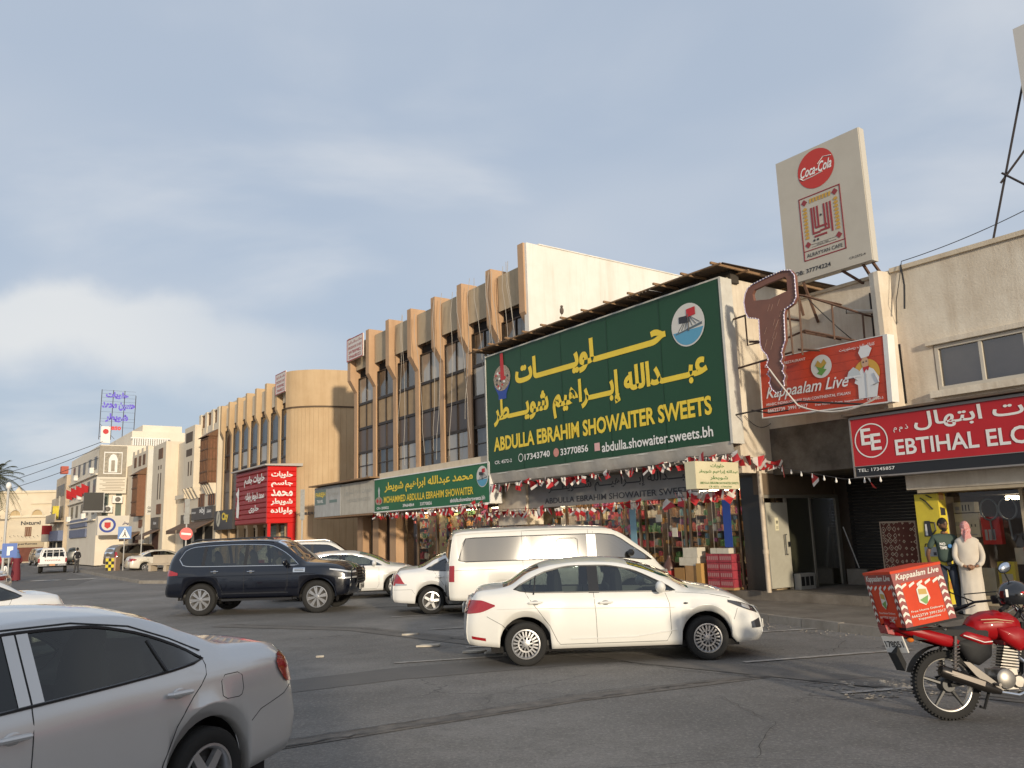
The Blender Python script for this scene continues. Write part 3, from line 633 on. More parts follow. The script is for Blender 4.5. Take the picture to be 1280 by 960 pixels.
# side door bay facing the passage
M = FM(sb); M.box(3.92, 3.98, -3.55, -3.42, .34, 2.56); M.box(3.92, 3.98, -1.42, -1.36, .34, 2.56); M.box(3.93, 3.97, -2.4, -2.34, .34, 2.5); M.box(3.92, 3.99, -3.42, -.5, 2.48, 2.56); M.build('partition_frame', mat('old_alu', (.32, .29, .24), .5, .4), sb)
for a, b in ((-2.34, -1.42), (-3.42, -2.4)):
    M = FM(sb); M.quad((3.95, a, .36), (3.95, b, .36), (3.95, b, 2.48), (3.95, a, 2.48)); M.build('pane', glass('dirty_glass', (.32, .33, .25), .10, .15, .35, (.12, .12, .08)), sb)
M = FM(sb); M.box(4.2, 4.25, -3.5, -1.4, .34, 2.5); M.build('inner_shutter', mat('brown_inner', (.12, .09, .06), .8, var=.5, vscale=4), sb)
dr = None
M = FM(sb); M.obox((3.90, -.95, 1.39), (0, .40, 0), (.025, 0, 0), (0, 0, .98)); dr = M.build('side_door', mat('grey_door', (.42, .40, .33), .5, var=.3, vscale=4), sb, label='pale grey metal side door with a black pull handle')
M = FM(sb); M.tube([(3.86, -1.22, 1.62), (3.82, -1.12, 1.62), (3.82, -1.12, 1.16), (3.86, -1.22, 1.16)], .015, 6); M.box(3.86, 3.875, -1.36, -1.27, 1.33, 1.45); M.build('door_handle', BLACK, dr)
M = FM(sb); M.box(3.868, 3.874, -.97, -.84, 1.72, 2.02); M.build('notice', mat('paper_cream', (.65, .6, .42), .8), dr)
M = FM(sb); M.box(3.862, 3.867, -.94, -.92, 1.88, 1.95); M.box(3.862, 3.867, -.90, -.88, 1.88, 1.95); M.box(3.862, 3.867, -.945, -.865, 1.80, 1.81); M.box(3.862, 3.867, -.945, -.865, 1.77, 1.78); M.build('notice_print', INK, dr)
t = fthing('vent_unit', 'small grey slatted ventilation unit on the floor beside the grey side door', 'vent', 3.8, -1.65, .34)
M = FM(t); M.box(3.72, 3.9, -1.98, -1.42, .34, .70); M.build('vent_case', mat('case_grey', (.35, .34, .31), .6), t)
for k in range(3): M = FM(t); M.box(3.712, 3.722, -1.9 + .17 * k, -1.78 + .17 * k, .42, .63); M.build('vent_grille', DARK, t)
t = fthing('concrete_block', 'pale concrete block on the passage floor under the leaning broom', 'block', 3.55, -3.55, .34)
M = FM(t); M.box(3.2, 3.75, -3.75, -3.35, .342, .72); M.build('block_body', CONC, t)
t = fthing('broom', 'thin white-handled broom leaning over the concrete block in the passage', 'broom', 3.6, -3.5, .34)
M = FM(t); M.tube([(3.5, -3.5, .74), (3.75, -3.38, 1.75)], .014, 6); M.build('broom_handle', LETW, t)

# fascia + inner grey sign + cream projecting sign
t = fthing('canopy_fascia', 'pale grey cloth fascia strip running under the large green sign', 'fascia', 13.85, .5, 3.4)
M = FM(t)
M.grid(lambda a, b: (13.9 - 10.05 * a, .5 - .12 * b + .012 * math.sin(a * 60), 3.78 - .32 * b - .06 * math.sin(b * 3) * a), 60, 3); M.grid(lambda a, b: (13.9 - 10.05 * a, .48 - .12 * b + .012 * math.sin(a * 60), 3.78 - .32 * b - .06 * math.sin(b * 3) * a), 60, 3, flip=True)
M.build('fascia_cloth', mat('grey_cloth', (.50, .47, .42), .85, var=.4, vscale=3, streak=.4), t)
t = fthing('shop_sign', 'grey inner sign with black Arabic lettering hung in shade beneath the big green board', 'sign', 12.66, -.2, 2.6)
M = FM(t); M.box(12.66, 5.6, -.26, -.2, 2.6, 3.37); M.build('sign_board', mat('grey_board', (.26, .25, .235), .6, var=.3, vscale=2), t)
lettering(t, 'عبــــدالله إبــــراهيــــم شــــويطــــر', INK, 1.05, 6.9, .36, .74, -.006, .014, True)
lettering(t, 'ABDULLA EBRAHIM SHOWAITER SWEETS', INK, .85, 6.9, .10, .27, -.008, .014)
t = fthing('shop_sign', 'small cream projecting box sign with green Arabic lettering at the corner of the sweets shop', 'sign', 4.5, .9, 2.68)
M = FM(t); M.box(3.80, 4.10, .40, 1.84, 2.68, 3.28); M.build('box_body', mat('cream_box', (.68, .62, .42), .5, var=.3), t)
def fy(X, Z, y): return (.0 + y + .05, -(.0) + X, Z)
GRN = mat('green_letters', (.03, .16, .03), .5)
def fperp(X, Z, y): return (.05 - y, X, Z)
for (tx, a, b, c, d, ar) in (('حلويات', .5, .95, .50, .60, True), ('عبدالله إبراهيم شويطر', .1, 1.42, .36, .46, True), ('شويطر', .45, 1.05, .22, .32, True), ('ABDULLA EBRAHIM SHOWAITER SWEETS', .12, 1.4, .13, .18, False), ('CR 4572 - 17343740', .4, 1.15, .05, .09, False)):
    V, F, x0, x1, y0, y1 = glyphs(tx, .012, 2, 1, ar, 0); M = MB()
    vs = [(.705, a - .94 + (v[0] - x0) * (b - a) / (x1 - x0), c * .95 - .02 + (v[1] - y0) * (d - c) / (y1 - y0)) for v in V]
    M.add(vs, F); M.build('lettering', GRN, t)

# the large green sign
GREEN = mat('sign_green', (.008, .058, .020), .5, var=.3, vscale=1.2, dirt=(.7, .8, .7))
bs = fthing('shop_sign', 'very large dark green billboard with yellow Arabic lettering reading ABDULLA EBRAHIM SHOWAITER SWEETS', 'sign', 13.85, .5, 3.78)
M = MB(); M.grid(lambda a, b: (10.0 * a, .006 * math.sin(a * 31 + b * 5) * math.sin(a * 7), 3.88 * b - .0 * a), 80, 20); M.build('sign_sheet', GREEN, bs)
M = MB(); M.box(-.05, -.0, -.02, .3, -.06, 3.95); M.box(9.99, 10.06, -.02, .38, -.06, 3.9); M.box(0, 10, .02, .3, 3.89, 3.93); M.box(0, 9.99, .012, .3, -.05, -.002); M.box(0.02, 9.98, .03, .3, 0, 3.88); M.build('sign_frame', mat('white_frame', (.62, .60, .54), .6, var=.4, vscale=3), bs)
for x in (1.98, 3.97, 5.99, 8.0): M = MB(); M.box(x, x + .012, -.0095, -.008, .02, 3.86); M.build('sheet_seam', mat('seam_green', (.006, .036, .015), .6), bs)
Y = -.012
lettering(bs, 'حـــــــــلويـــــــات', LETY, 1.66, 8.2, 2.50, 3.42, Y, .05, True)
lettering(bs, 'عبــــدالله إبــــراهيم شويــــطر', LETY, .40, 9.47, 1.34, 2.34, Y, .042, True)
lettering(bs, 'ABDULLA EBRAHIM SHOWAITER SWEETS', LETY, .36, 9.51, .68, 1.14, Y, .034)
lettering(bs, 'CR: 4572-2', LETW, .39, 1.34, .27, .38, Y, .012); lettering(bs, '17343740', LETW, 2.02, 3.28, .26, .45, Y, .02)
lettering(bs, '33770856', LETW, 3.78, 5.01, .24, .44, Y, .02); lettering(bs, 'abdulla.showaiter.sweets.bh', LETW, 5.58, 9.49, .16, .42, Y, .016)
disc(bs, 'phone_mark', LETW, 1.82, .36, .13, .13, Y, 20, inner=.8); disc(bs, 'phone_mark', mat('pale_red', (.6, .25, .2), .5), 3.58, .35, .13, .13, Y, 16); disc(bs, 'camera_mark', mat('pale_pink', (.7, .4, .38), .5), 0, 0, 1, 1, Y, poly=[(5.28, .22), (5.5, .22), (5.5, .44), (5.28, .44)])
PALE = mat('pale_disc', (.62, .60, .55), .5); SEA = mat('sea_blue', (.10, .32, .48), .5); FLAGR = mat('flag_red', (.50, .025, .03), .6)
def emblem(e, cx, cz, r, y):
    disc(e, 'emblem_disc', PALE, cx, cz, r, r, y, 36)
    pts = [(cx + r * .93 * math.cos(a), cz + r * .93 * math.sin(a)) for a in [PI + PI * k / 16 * 1.0 for k in range(17)]]
    pts = [(x, min(z, cz - r * .25)) for x, z in pts]; disc(e, 'emblem_sea', SEA, 0, 0, 1, 1, y - .004, poly=pts)
    disc(e, 'emblem_bridge', mat('bridge_dark', (.10, .13, .15), .5), 0, 0, 1, 1, y - .006, poly=[(cx - r * .75, cz - r * .3), (cx + r * .85, cz - r * .02), (cx + r * .85, cz - r * .14), (cx - r * .75, cz - r * .36)])
    M = MB()
    for k in range(7):
        M.tube([(cx + r * .05, y - .007, cz + r * .45), (cx - r * .6 + r * .22 * k, y - .007, cz - r * .25 + .04 * r * k)], r * .012, 3)
    M.tube([(cx + r * .05, y - .008, cz - r * .3), (cx + r * .05, y - .008, cz + r * .5)], r * .03, 4); M.build('emblem_cables', INK, e)
    disc(e, 'emblem_flag', INK, 0, 0, 1, 1, y - .012, poly=[(cx - r * .5, cz + r * .15), (cx + r * .12, cz + r * .1), (cx + r * .12, cz + r * .42), (cx - r * .5, cz + r * .45)])
    disc(e, 'emblem_flag', FLAGR, 0, 0, 1, 1, y - .013, poly=[(cx - r * .02, cz + r * .35), (cx + r * .5, cz + r * .38), (cx + r * .5, cz + r * .75), (cx - r * .02, cz + r * .72)])
emblem(bs, 8.95, 2.98, .54, Y)
def bowl(e, cx, cz, r, y):
    random.seed(3)
    disc(e, 'printed_bowl', BLUEP, 0, 0, 1, 1, y, poly=[(cx - r * .9, cz - r * .3), (cx - r * .45, cz - r), (cx - r * .45, cz - r * 1.3), (cx + r * .45, cz - r * 1.3), (cx + r * .45, cz - r), (cx + r * .9, cz - r * .3)])
    disc(e, 'printed_sweets', mat('nougat', (.52, .44, .34), .7, var=1, vscale=25, dirt=(.2, .12, .1)), cx, cz + .05, r * .95, r * .85, y - .003, 20)
    for k in range(26):
        a = random.uniform(0, 2 * PI); d = random.uniform(0, .75) * r; disc(e, 'printed_sweet', [INK, LETW, REDC][k % 3], cx + d * math.cos(a), cz + .05 + d * math.sin(a), r * .11, r * .09, y - .004 - .0001 * k, 6)
bowl(bs, .93, 2.98, .5, Y)
disc(bs, 'printed_spoon', REDC, 0, 0, 1, 1, Y - .008, poly=[(.86, 2.95), (1.08, 2.95), (1.02, 3.85), (.86, 3.85)])
yb.location -= U * .29
random.seed(12)
t = fthing('bird', 'small dark bird perched on the canopy edge above the green sign', 'bird', 9.2, 1.45, 8.0)
M = MB(); M.ell((0, 0, .10), (.06, .06, .11), 8, 6); M.ell((.015, -.01, .22), (.04, .045, .04), 8, 6); M.add([(.05, -.01, .225), (.10, -.01, .215), (.05, -.02, .21), (.05, 0, .21)], [(0, 2, 1), (0, 1, 3), (1, 2, 3)]); M.add([(-.02, -.02, .05), (.02, -.02, .05), (0, .0, -.09)], [(0, 1, 2)]); M.build('bird_body', mat('bird_brown', (.12, .09, .07), .9), t)
t.location = W(9.2, .95, 8.0)

# ============ brown building with projecting piers
bb = fthing('office_building', 'three storey brown stone building with projecting orange piers and a blank white side wall', 'building', 12.2, -.35)
M = FM(bb); M.box(12.2, 12.42, -16, -1.3, .2, 11.32); M.box(12.2, 12.42, -1.3, -.12, 4.5, 11.32); M.box(12.42, 26.2, -16, -15.7, .2, 10.9); M.box(26.1, 26.3, -16, -1.0, .2, 10.7); M.build('side_wall', WHITEP, bb)
M = FM(bb); M.box(12.17, 12.46, -16, -.62, 11.322, 11.36); M.build('coping', WHITEP, bb)
M = FM(bb); M.box(12.42, 26.1, -1.2, -.76, 9.5, 10.7); M.box(12.42, 26.1, -15.7, -1.2, 10.3, 10.4); M.box(12.42, 26.1, -1.2, -.62, 4.0, 4.42); M.box(12.42, 26.1, -1.0, -.8, 3.0, 4.0); M.build('wall', CREAM, bb)
PX = [26.2 - 1.94 * k for k in range(8)]
pr = [(-.75, 4.0), (-.40, 4.0), (-.40, 8.42), (-.06, 8.98), (-.06, 10.98), (-.75, 10.98)]
for k, s in enumerate(PX):
    M = FM(bb); top = 10.98 if k < 7 else 11.34
    q = [(a, (top if b > 10 else b)) for a, b in pr]
    M.prism([(o_, z) for o_, z in q], s - .31, s, 0); M.build('pier', ORANGE, bb)
    if k == 7: break
    s1, s0 = s - .31, s - 1.94
    # beige panel between pier tops with splayed underside
    M = FM(bb); M.prism([(-.75, 9.62), (-.75, 10.72), (-.33, 10.72), (-.33, 9.44)], s0 + .12, s1 - .06, 0); M.build('parapet_panel', mat('panel_beige', (.52, .41, .27), .85, var=.3, streak=.4, bump=.3), bb)
    M = FM(bb); M.prism([(s0 + .004, 8.9), (s0 + .28, 9.44), (s0 + .12, 9.46), (s0 + .004, 9.46)], -.74, -.55, 1); M.prism([(s1 - .004, 9.0), (s1 - .14, 10.66), (s1 - .30, 9.44)], -.74, -.55, 1) if False else None
    M.build('splayed_cheek', TAN, bb)
    M = FM(bb); M.box(s0 + .01, s1 - .01, -.72, -.58, 9.12, 9.44); M.build('window_head', DARK, bb)
    M = FM(bb); M.box(s0 + .01, s1 - .01, -.72, -.68, 4.4, 9.1); M.build('curtain', mat('curtain_grey', (.36, .33, .29), .8, var=.8, vscale=1.5, dirt=(.3, .3, .32)), bb)
    window(bb, s0 + .01, s1 - .01, -.50, 7.86, 9.08, BRONZE, [G_CURT, G_WIN, G_WIN, G_CURT][k % 4], 1, 0, .045)
    window(bb, s0 + .01, s1 - .01, -.50, 6.72, 7.85, BRONZE, PANEL if k < 5 else G_CURT, 1, 0, .045)
    f = window(bb, s0 + .01, s1 - .01, -.50, 5.62, 6.71, BRONZE, SPAN, 1, 0, .045)
    window(bb, s0 + .01, s1 - .01, -.50, 4.42, 5.61, BRONZE, [G_CURT, G_WIN][k % 2], 1, 1, .045)
# loose hanging wires on the facade
for i in range(15):
    random.seed(i * 3 + 1); s = random.choice([13.2, 13.9, 14.4, 15.3, 15.6, 16.4, 17.3, 18.0, 19.7, 20.9]) + random.uniform(-.3, .3)
    a = W(s, -.1, random.uniform(10.6, 11)); pts = []
    z1 = random.uniform(4.6, 6.2); dx = random.uniform(-.8, .6)
    for k in range(8):
        q = k / 7; pts.append(tuple(W(s + dx * q + .05 * math.sin(k * 2.1), .02 + .05 * math.sin(k * 1.3), a.z + (z1 - a.z) * q)))
    M = MB(); M.tube(pts, .009, 4); tag(M.build('loose_cable', mat('pale_cable', (.42, .38, .33), .7)), 'thin pale cable hanging loosely over the pier fronts of the brown building', 'cable', 'cables hanging over the brown building')
# rent boards
def rent_board(s, o, z, w_, h_, label):
    t = fthing('notice_board', label, 'sign', s, o, z)
    M = MB(); M.box(0, w_, -.02, .04, 0, h_); M.build('board', mat('board_white', (.66, .60, .55), .5), t); RD = mat('dark_red_print', (.36, .04, .04), .5)
    M = MB(); 
    for a, b, c, d in ((0, w_, 0, .04), (0, w_, h_ - .04, h_), (0, .04, .04, h_ - .04), (w_ - .04, w_, .04, h_ - .04)): M.box(a, b, -.03, -.021, c, d)
    M.build('board_border', RD, t)
    lettering(t, 'محلات و مكاتب للايجار', RD, .12, w_ - .12, h_ * .72, h_ * .88, -.024, .012, True); lettering(t, 'OFFICES/SHOPS TO RENT', RD, .12, w_ - .12, h_ * .52, h_ * .64, -.024, .012)
    lettering(t, '39789982', RD, .2, w_ - .2, h_ * .30, h_ * .44, -.024, .02); lettering(t, '39668022', RD, .2, w_ - .2, h_ * .10, h_ * .24, -.024, .02)
rent_board(26.1, .0, 9.85, 1.7, 1.05, 'white rent notice with red print high on the brown pier building')
rent_board(35.3, .12, 9.7, 1.55, 1.15, 'white rent notice with red print on the tan ribbed building')

# ground floor under the green and grey signs
M = FM(bb)
for s in (14.25, 15.9, 17.6, 19.6, 21.15, 22.2): M.box(s, s + .07, -.98, -.86, .34, 2.85)
M.box(14.1, 22.3, -.98, -.86, 2.76, 2.86); M.box(14.1, 22.3, -.96, -.88, .34, .42); M.build('shopfront_frame', mat('brown_anod', (.2, .15, .11)), bb)
for a, b in ((14.32, 15.9), (15.97, 17.6), (17.67, 19.6), (19.67, 21.15), (21.22, 22.2)):
    M = FM(bb); M.quad((b, -.92, .42), (a, -.92, .42), (a, -.92, 2.76), (b, -.92, 2.76)); M.build('pane', G_SHOP, bb)
M = FM(bb); M.box(14.3, 26.1, -4.5, -4.4, .34, 3.0); M.box(14.3, 26.1, -4.4, -.98, 2.9, 3.0); M.build('shop_interior', mat('shop_interior', (.3, .24, .16)), bb)
for s in (22.6, 24.2, 25.75):
    M = FM(bb); M.box(s - .28, s + .28, -.9, -.5, .2, 2.9); M.build('ground_pier', ORANGE, bb)
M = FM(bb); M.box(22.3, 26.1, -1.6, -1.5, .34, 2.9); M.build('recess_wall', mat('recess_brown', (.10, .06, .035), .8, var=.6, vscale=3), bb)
ms = fthing('shop_sign', 'green shop sign with yellow lettering reading MOHAMMED ABDULLA EBRAHIM SHOWAITER beside the grey board', 'sign', 22.25, .5, 2.86)
G2 = mat('sign_green_bright', (.012, .13, .045), .5, var=.25, vscale=1.5)
M = MB(); M.box(0, 8.42, 0, .45, 0, 1.28); M.build('sign_board', G2, ms)
M = MB(); M.box(-.03, 8.45, -.02, .47, 1.28, 1.32); M.box(-.03, 8.45, -.02, .47, -.04, 0); M.box(8.42, 8.47, -.01, .46, 0, 1.28); M.build('sign_frame', WHITE, ms)
lettering(ms, 'محمد عبدالله ابراهيم شويطر', LETY, .92, 7.45, .66, 1.12, -.01, .028, True); lettering(ms, 'MOHAMMED ABDULLA EBRAHIM SHOWAITER', LETY, .86, 7.46, .31, .57, -.012, .018)
lettering(ms, 'CR-1205822', LETW, .22, 1.28, .08, .18, -.01, .02); lettering(ms, '39664864', LETW, 2.45, 3.35, .09, .21, -.01, .02); lettering(ms, '33770856', LETW, 3.8, 4.68, .09, .21, -.01, .02); lettering(ms, 'abdulla.showaitersweets.bh', LETW, 5.95, 8.16, .10, .24, -.01, .02)
emblem(ms, 8.03, .86, .35, -.01)
disc(ms, 'printed_pot', mat('pot_grey', (.45, .48, .45), .5), 0, 0, 1, 1, -.01, poly=[(.3, .5), (.38, .62), (.34, .85), (.42, 1.0), (.52, .85), (.48, .62), (.58, .5)]); disc(ms, 'printed_sweets', mat('nougat', (.5, .4, .3)), .42, .42, .33, .16, -.013, 16); disc(ms, 'printed_sweet', REDC, .3, .42, .1, .08, -.015, 8); disc(ms, 'printed_sweet', REDC, .56, .4, .09, .08, -.015, 8)
M = FM(bb); M.box(13.9, 22.2, -.6, .3, 4.0, 4.42); M.build('canopy_top', CREAM, bb)
gs = fthing('shop_sign', 'faded grey sign with a small yellow lettered FAREJH panel under a thin roof strip', 'sign', 28.6, .5, 2.84)
M = MB(); M.box(0, 2.95, 0, .6, 0, 1.36); M.build('left_board', mat('grey_sign', (.46, .46, .44), .6, var=.4, streak=.5, vscale=2), gs); M = MB(); M.box(2.96, 6.33, .01, .6, .0, 1.34); M.build('right_board', mat('cream_sign', (.52, .48, .40), .6, var=.4, streak=.5, vscale=2), gs)
M = MB(); M.box(-.15, 6.4, -.25, 1.0, 1.40, 1.46); M.build('roof_strip', TIMBER, gs); M = MB(); M.box(.02, 6.33, .02, 1.2, -.08, -.005); M.build('sign_soffit', TIMBER, gs)
disc(gs, 'printed_panel', mat('teal_grey', (.16, .22, .20), .6), 0, 0, 1, 1, -.006, poly=[(.08, .55), (1.35, .55), (1.35, 1.24), (.08, 1.24)])
lettering(gs, 'FAREJH', LETY, .15, 1.3, .86, 1.12, -.012, .03); lettering(gs, 'TRAVEL', LETW, .3, 1.05, .64, .78, -.012, .02)
FAD = mat('faded_print', (.40, .39, .35), .7); lettering(gs, 'سفريات', FAD, 1.7, 2.7, .85, 1.15, -.008, .01, True); disc(gs, 'printed_panel', mat('teal_grey', (.16, .22, .2)), 0, 0, 1, 1, -.006, poly=[(1.75, .6), (2.6, .6), (2.6, .73), (1.75, .73)])
lettering(gs, 'حلويات زهره الشروق', FAD, 3.4, 6.1, .8, 1.1, .002, .01, True); lettering(gs, 'HOUSE SWEETS', FAD, 3.7, 5.9, .52, .66, .002, .01)

# ============ tan ribbed building with rounded corner
tb = fthing('ribbed_building', 'tan stone office building with closely set ribs, tall slit windows and a rounded blank corner', 'building', 33.6, 0)
cur = [(33.75, .05), (33.35, -.05), (33.0, -.3), (32.72, -.6), (32.45, -.95), (32.25, -1.4), (32.08, -1.95), (31.95, -2.6), (31.86, -3.4), (31.82, -4.5), (31.8, -10)]
def curve_wall(z0, z1, off, n=8):
    M = FM(tb); P = []
    for i in range(len(cur) - 1):
        a, b = Vector(cur[i]), Vector(cur[i + 1])
        for k in range(3 if i < 9 else 1): P.append(a.lerp(b, k / (3 if i < 9 else 1)))
    P.append(Vector(cur[-1])); vs = []
    for i, p in enumerate(P):
        t_ = (P[min(i + 1, len(P) - 1)] - P[max(i - 1, 0)]).normalized(); nn = Vector((t_.y, -t_.x)) * off
        for z in (z0, z1): vs.append((p.x + nn.x, p.y + nn.y, z))
    M.add(vs, [(2 * i, 2 * i + 2, 2 * i + 3, 2 * i + 1)[::-1] for i in range(len(P) - 1)], 0, True); return M
def two_sided(M):
    n = len(M.f); M.f += [f[::-1] for f in M.f[:n]]; M.m += M.m[:n]; M.sm += M.sm[:n]; return M
curve_wall(.1, 8.78, 0).build('rounded_wall', TAN, tb); curve_wall(8.80, 10.75, .07).build('rounded_parapet', TAN, tb); curve_wall(8.72, 8.80, .04).build('shadow_groove', mat('groove', (.12, .08, .05), .8), tb)
M = FM(tb)
for i in range(1, len(cur) - 2):
    for q in (.0, .5):
        p = Vector(cur[i]).lerp(Vector(cur[i + 1]), q); M.box(p.x - .012, p.x + .012, p.y - .008, p.y + .006, .15, 8.7)
M.build('panel_joint', mat('joint_brown', (.43, .31, .18), .8), tb)
M = FM(tb); M.box(31.8, 46.6, -10, -9.8, .1, 10.7); M.box(33.6, 46.4, -.62, -.5, 9.5, 10.5); M.box(33.6, 46.4, -9.8, -.6, 10.2, 10.3); M.box(33.6, 46.4, -.8, -.5, 2.6, 3.6); M.build('wall', TAN, tb)
FX = [33.85 + 1.735 * k for k in range(8)]
for k, s in enumerate(FX):
    M = FM(tb); M.prism([(-.55, 2.6), (-.16, 2.6), (-.16, 8.5), (.05, 8.95), (.05, 10.72 - .012 * k), (-.55, 10.72 - .012 * k)], s - .3, s + .0, 0); M.build('rib', TAN, tb)
    if k == 7: break
    a, b = s, s + 1.735 - .3
    M = FM(tb); M.prism([(-.5, 9.5), (-.5, 10.42), (-.2, 10.42), (-.2, 9.25)], a + .25, b - .25, 0); M.build('parapet_panel', CREAM, tb)
    M = FM(tb); M.box(a, b, -.56, -.32, 8.95, 9.35); M.box(a, a + .12, -.56, -.3, 3.6, 8.95); M.box(b - .12, b, -.56, -.3, 3.6, 8.95); M.build('window_head', mat('head_brown', (.07, .045, .03), .8), tb)
    M = FM(tb); M.box(a + .12, b - .12, -.45, -.41, 3.4, 8.94); M.build('curtain', mat('curtain_grey', (.3, .27, .22)), tb)
    window(tb, a + .12, b - .12, -.24, 7.3, 8.95, BRONZE, G_WIN, 0, 0, .05); window(tb, a + .12, b - .12, -.24, 6.3, 7.29, BRONZE, G_CURT if k % 3 else G_WIN, 0, 0, .05); window(tb, a + .12, b - .12, -.24, 3.6, 6.29, BRONZE, SPAN, 0, 1, .05)
M = FM(tb)
for s in FX: M.box(s - .3, s + .1, -.55, -.2, .1, 2.6)
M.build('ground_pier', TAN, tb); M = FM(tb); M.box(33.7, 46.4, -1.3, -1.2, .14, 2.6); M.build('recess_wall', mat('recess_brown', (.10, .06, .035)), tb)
for k in range(5):
    f = window(tb, FX[k] + .15, FX[k] + 1.3, -.9, .3, 2.5, mat('brown_anod', (.2, .15, .11)), G_DARK, 1, 0, .06)
# pale wall lettering on the rounded wall
t = fthing('wall_lettering', 'small dark lettering reading AL-JABERIAH fixed low on the rounded tan wall', 'lettering', 33.2, .08, 3.08)
lettering(t, 'AL-JABERIAH', INK, 0, 1, .0, .17, 0, .02, fn=lambda X, Z, y: (0.15 + X * 1.05, .12 + X * 1.25, Z - .02 + 0 * y))

# red sign box
rs = fthing('shop_sign', 'bright red corrugated box sign with white Arabic lettering jutting from the tan building', 'sign', 37.6, 1.26, 2.7)
CORR = mat('sign_maroon', (.30, .012, .012), .45, var=.3, vscale=2); REDB = mat('sign_scarlet', (.62, .012, .010), .4, var=.15, vscale=2)
for k in range(11):
    z = 2.72 + k * .262; M = FM(rs); M.prism([(.0, z), (1.23, z), (1.27, z + .05), (1.27, z + .21), (1.23, z + .255), (0, z + .255)], 33.0, 38.2, 0); M.build('ribbed_panel', CORR, rs)
for k in range(11):
    z = 2.70 + k * .264; M = FM(rs); M.prism([(33.0, z), (32.89, z), (32.86, z + .03), (32.86, z + .235), (32.89, z + .26), (33.0, z + .26)], -.22, 1.30, 1); M.build('red_strip', REDB, rs)
M = FM(rs); M.prism([(-.5, 5.62), (1.5, 5.62), (1.5, 5.70), (-.5, 5.76)], 32.7, 38.4, 0); M.build('sign_roof', mat('pale_sheet', (.45, .42, .38), .6), rs)
M = FM(rs); M.box(32.86, 33.0, -.2, .2, .2, 2.7); M.box(32.86, 32.96, 1.1, 1.25, .1, 2.7); M.build('red_post', REDB, rs)
lettering(rs, 'حلويات جاسم', LETW, .9, 4.2, 2.0, 2.6, -.02, .04, True); lettering(rs, 'محمد شويطر واولاده', LETW, 1.1, 4.2, 1.2, 1.7, -.02, .04, True); lettering(rs, 'حلوى', LETW, 1.8, 3.4, .6, 1.0, -.02, .03, True)
disc(rs, 'printed_flask', LETW, 0, 0, 1, 1, -.022, poly=[(-.35, .45), (.05, .4), (.15, .9), (.02, 1.5), (.05, 1.9), (-.1, 2.1), (-.2, 1.9), (-.5, 1.75), (-.2, 1.5), (-.35, .9)])
for i, tx in enumerate(('حلويات', 'جاسم', 'محمد', 'شويطر', 'واولاده')):
    V, F, x0, x1, y0, y1 = glyphs(tx, .03, 2, 1, True, 0); M = MB(); z0 = 2.28 - .46 * i
    M.add([(37.6 - 32.84, .02 + 1.2 * (v[0] - x0) / (x1 - x0) * .95 + .12, z0 + .36 * (v[1] - y0) / (y1 - y0)) for v in V], F); M.build('lettering', LETW, rs)
t = fthing('roller_shutter', 'pale green roller shutters beneath the bright red box sign', 'shutter', 35.5, -.5, .2)
for k in range(2):
    for j in range(16): M = FM(t); M.box(33.6 + k * 1.75, 35.1 + k * 1.75, -.3, -.26 + .02 * (j % 2), .25 + j * .15, .385 + j * .15); M.build('slat', mat('pale_green_slat', (.33, .36, .28), .6, var=.3), t)

# ============ heritage style cream building
ACR = mat('heritage_plaster', (.70, .615, .485), .85, var=.3, streak=.35, vscale=.6, bump=.2, bscale=20, dirt=(.7, .63, .55))
def lattice_win(e, s0, s1, o, z0, z1, n=3):
    M = FM(e); M.box(s0, s1, o - .0, o + .03, z0, z1); w_ = M.build('window', mat('window_brown', (.06, .04, .03), .6), e)
    M = FM(e); k_ = (s1 - s0) / n
    for i in range(n + 1): M.box(s0 + i * k_ - .03, s0 + i * k_ + .03, o + .031, o + .06, z0, z1)
    M.box(s0, s1, o + .031, o + .055, z0 - .03, z0 + .03); M.box(s0, s1, o + .031, o + .055, z1 - .03, z1 + .03); M.build('wooden_grille', WOOD2, w_)
ha = fthing('heritage_building', 'cream heritage style building with box bay, wooden lattice balcony and crenellated parapet', 'building', 46.6, -.2)
M = FM(ha); M.box(46.6, 57, -8, -.05, .1, 9.3); M.build('wall', ACR, ha)
for i, (a, b, z) in enumerate(((46.6, 47.1, 10.85), (48.0, 48.5, 10.8), (49.5, 50.0, 10.75), (51.0, 51.5, 10.7))):
    M = FM(ha); M.box(a, b, -.4, -.05, 9.3, 10.75); M.build('parapet_post', ACR, ha)
for a in (47.1, 48.5, 50.0):
    M = FM(ha); M.box(a, a + 1.0, -.35, -.1, 9.3, 9.75); M.box(a, a + 1.0, -.35, -.1, 10.62, 10.7); M.build('parapet_rail', ACR, ha); M = FM(ha)
    for k in range(5): M.box(a + .1 + .2 * k, a + .2 + .2 * k, -.26, -.18, 9.75, 10.62)
    M.build('parapet_grille', WOOD, ha)
M = FM(ha); M.box(46.6, 52, -6, -2.0, 10.0, 11.7); M.build('roof_room', ACR, ha)
M = FM(ha); M.box(50.7, 53.4, -.05, .42, 5.65, 10.0); M.build('box_bay', ACR, ha)
M = FM(ha); M.box(51.2, 51.45, .421, .44, 6.5, 7.5); M.box(51.9, 52.15, .421, .44, 6.5, 7.5); M.box(51.2, 53.0, .421, .44, 8.9, 9.6); M.box(51.2, 52.8, .421, .43, 7.9, 8.4); M.build('bay_opening', mat('opening_brown', (.10, .07, .05), .8), ha)
for s in (50.5, 51.4, 52.3, 53.1):
    M = FM(ha); M.prism([(-.05, 4.9), (.1, 4.9), (.5, 5.64), (-.05, 5.64)], s, s + .25, 0); M.build('corbel', ACR, ha)
M = FM(ha); M.box(46.8, 48.7, -.05, .50, 5.7, 8.75); M.build('lattice_balcony', WOOD2, ha)
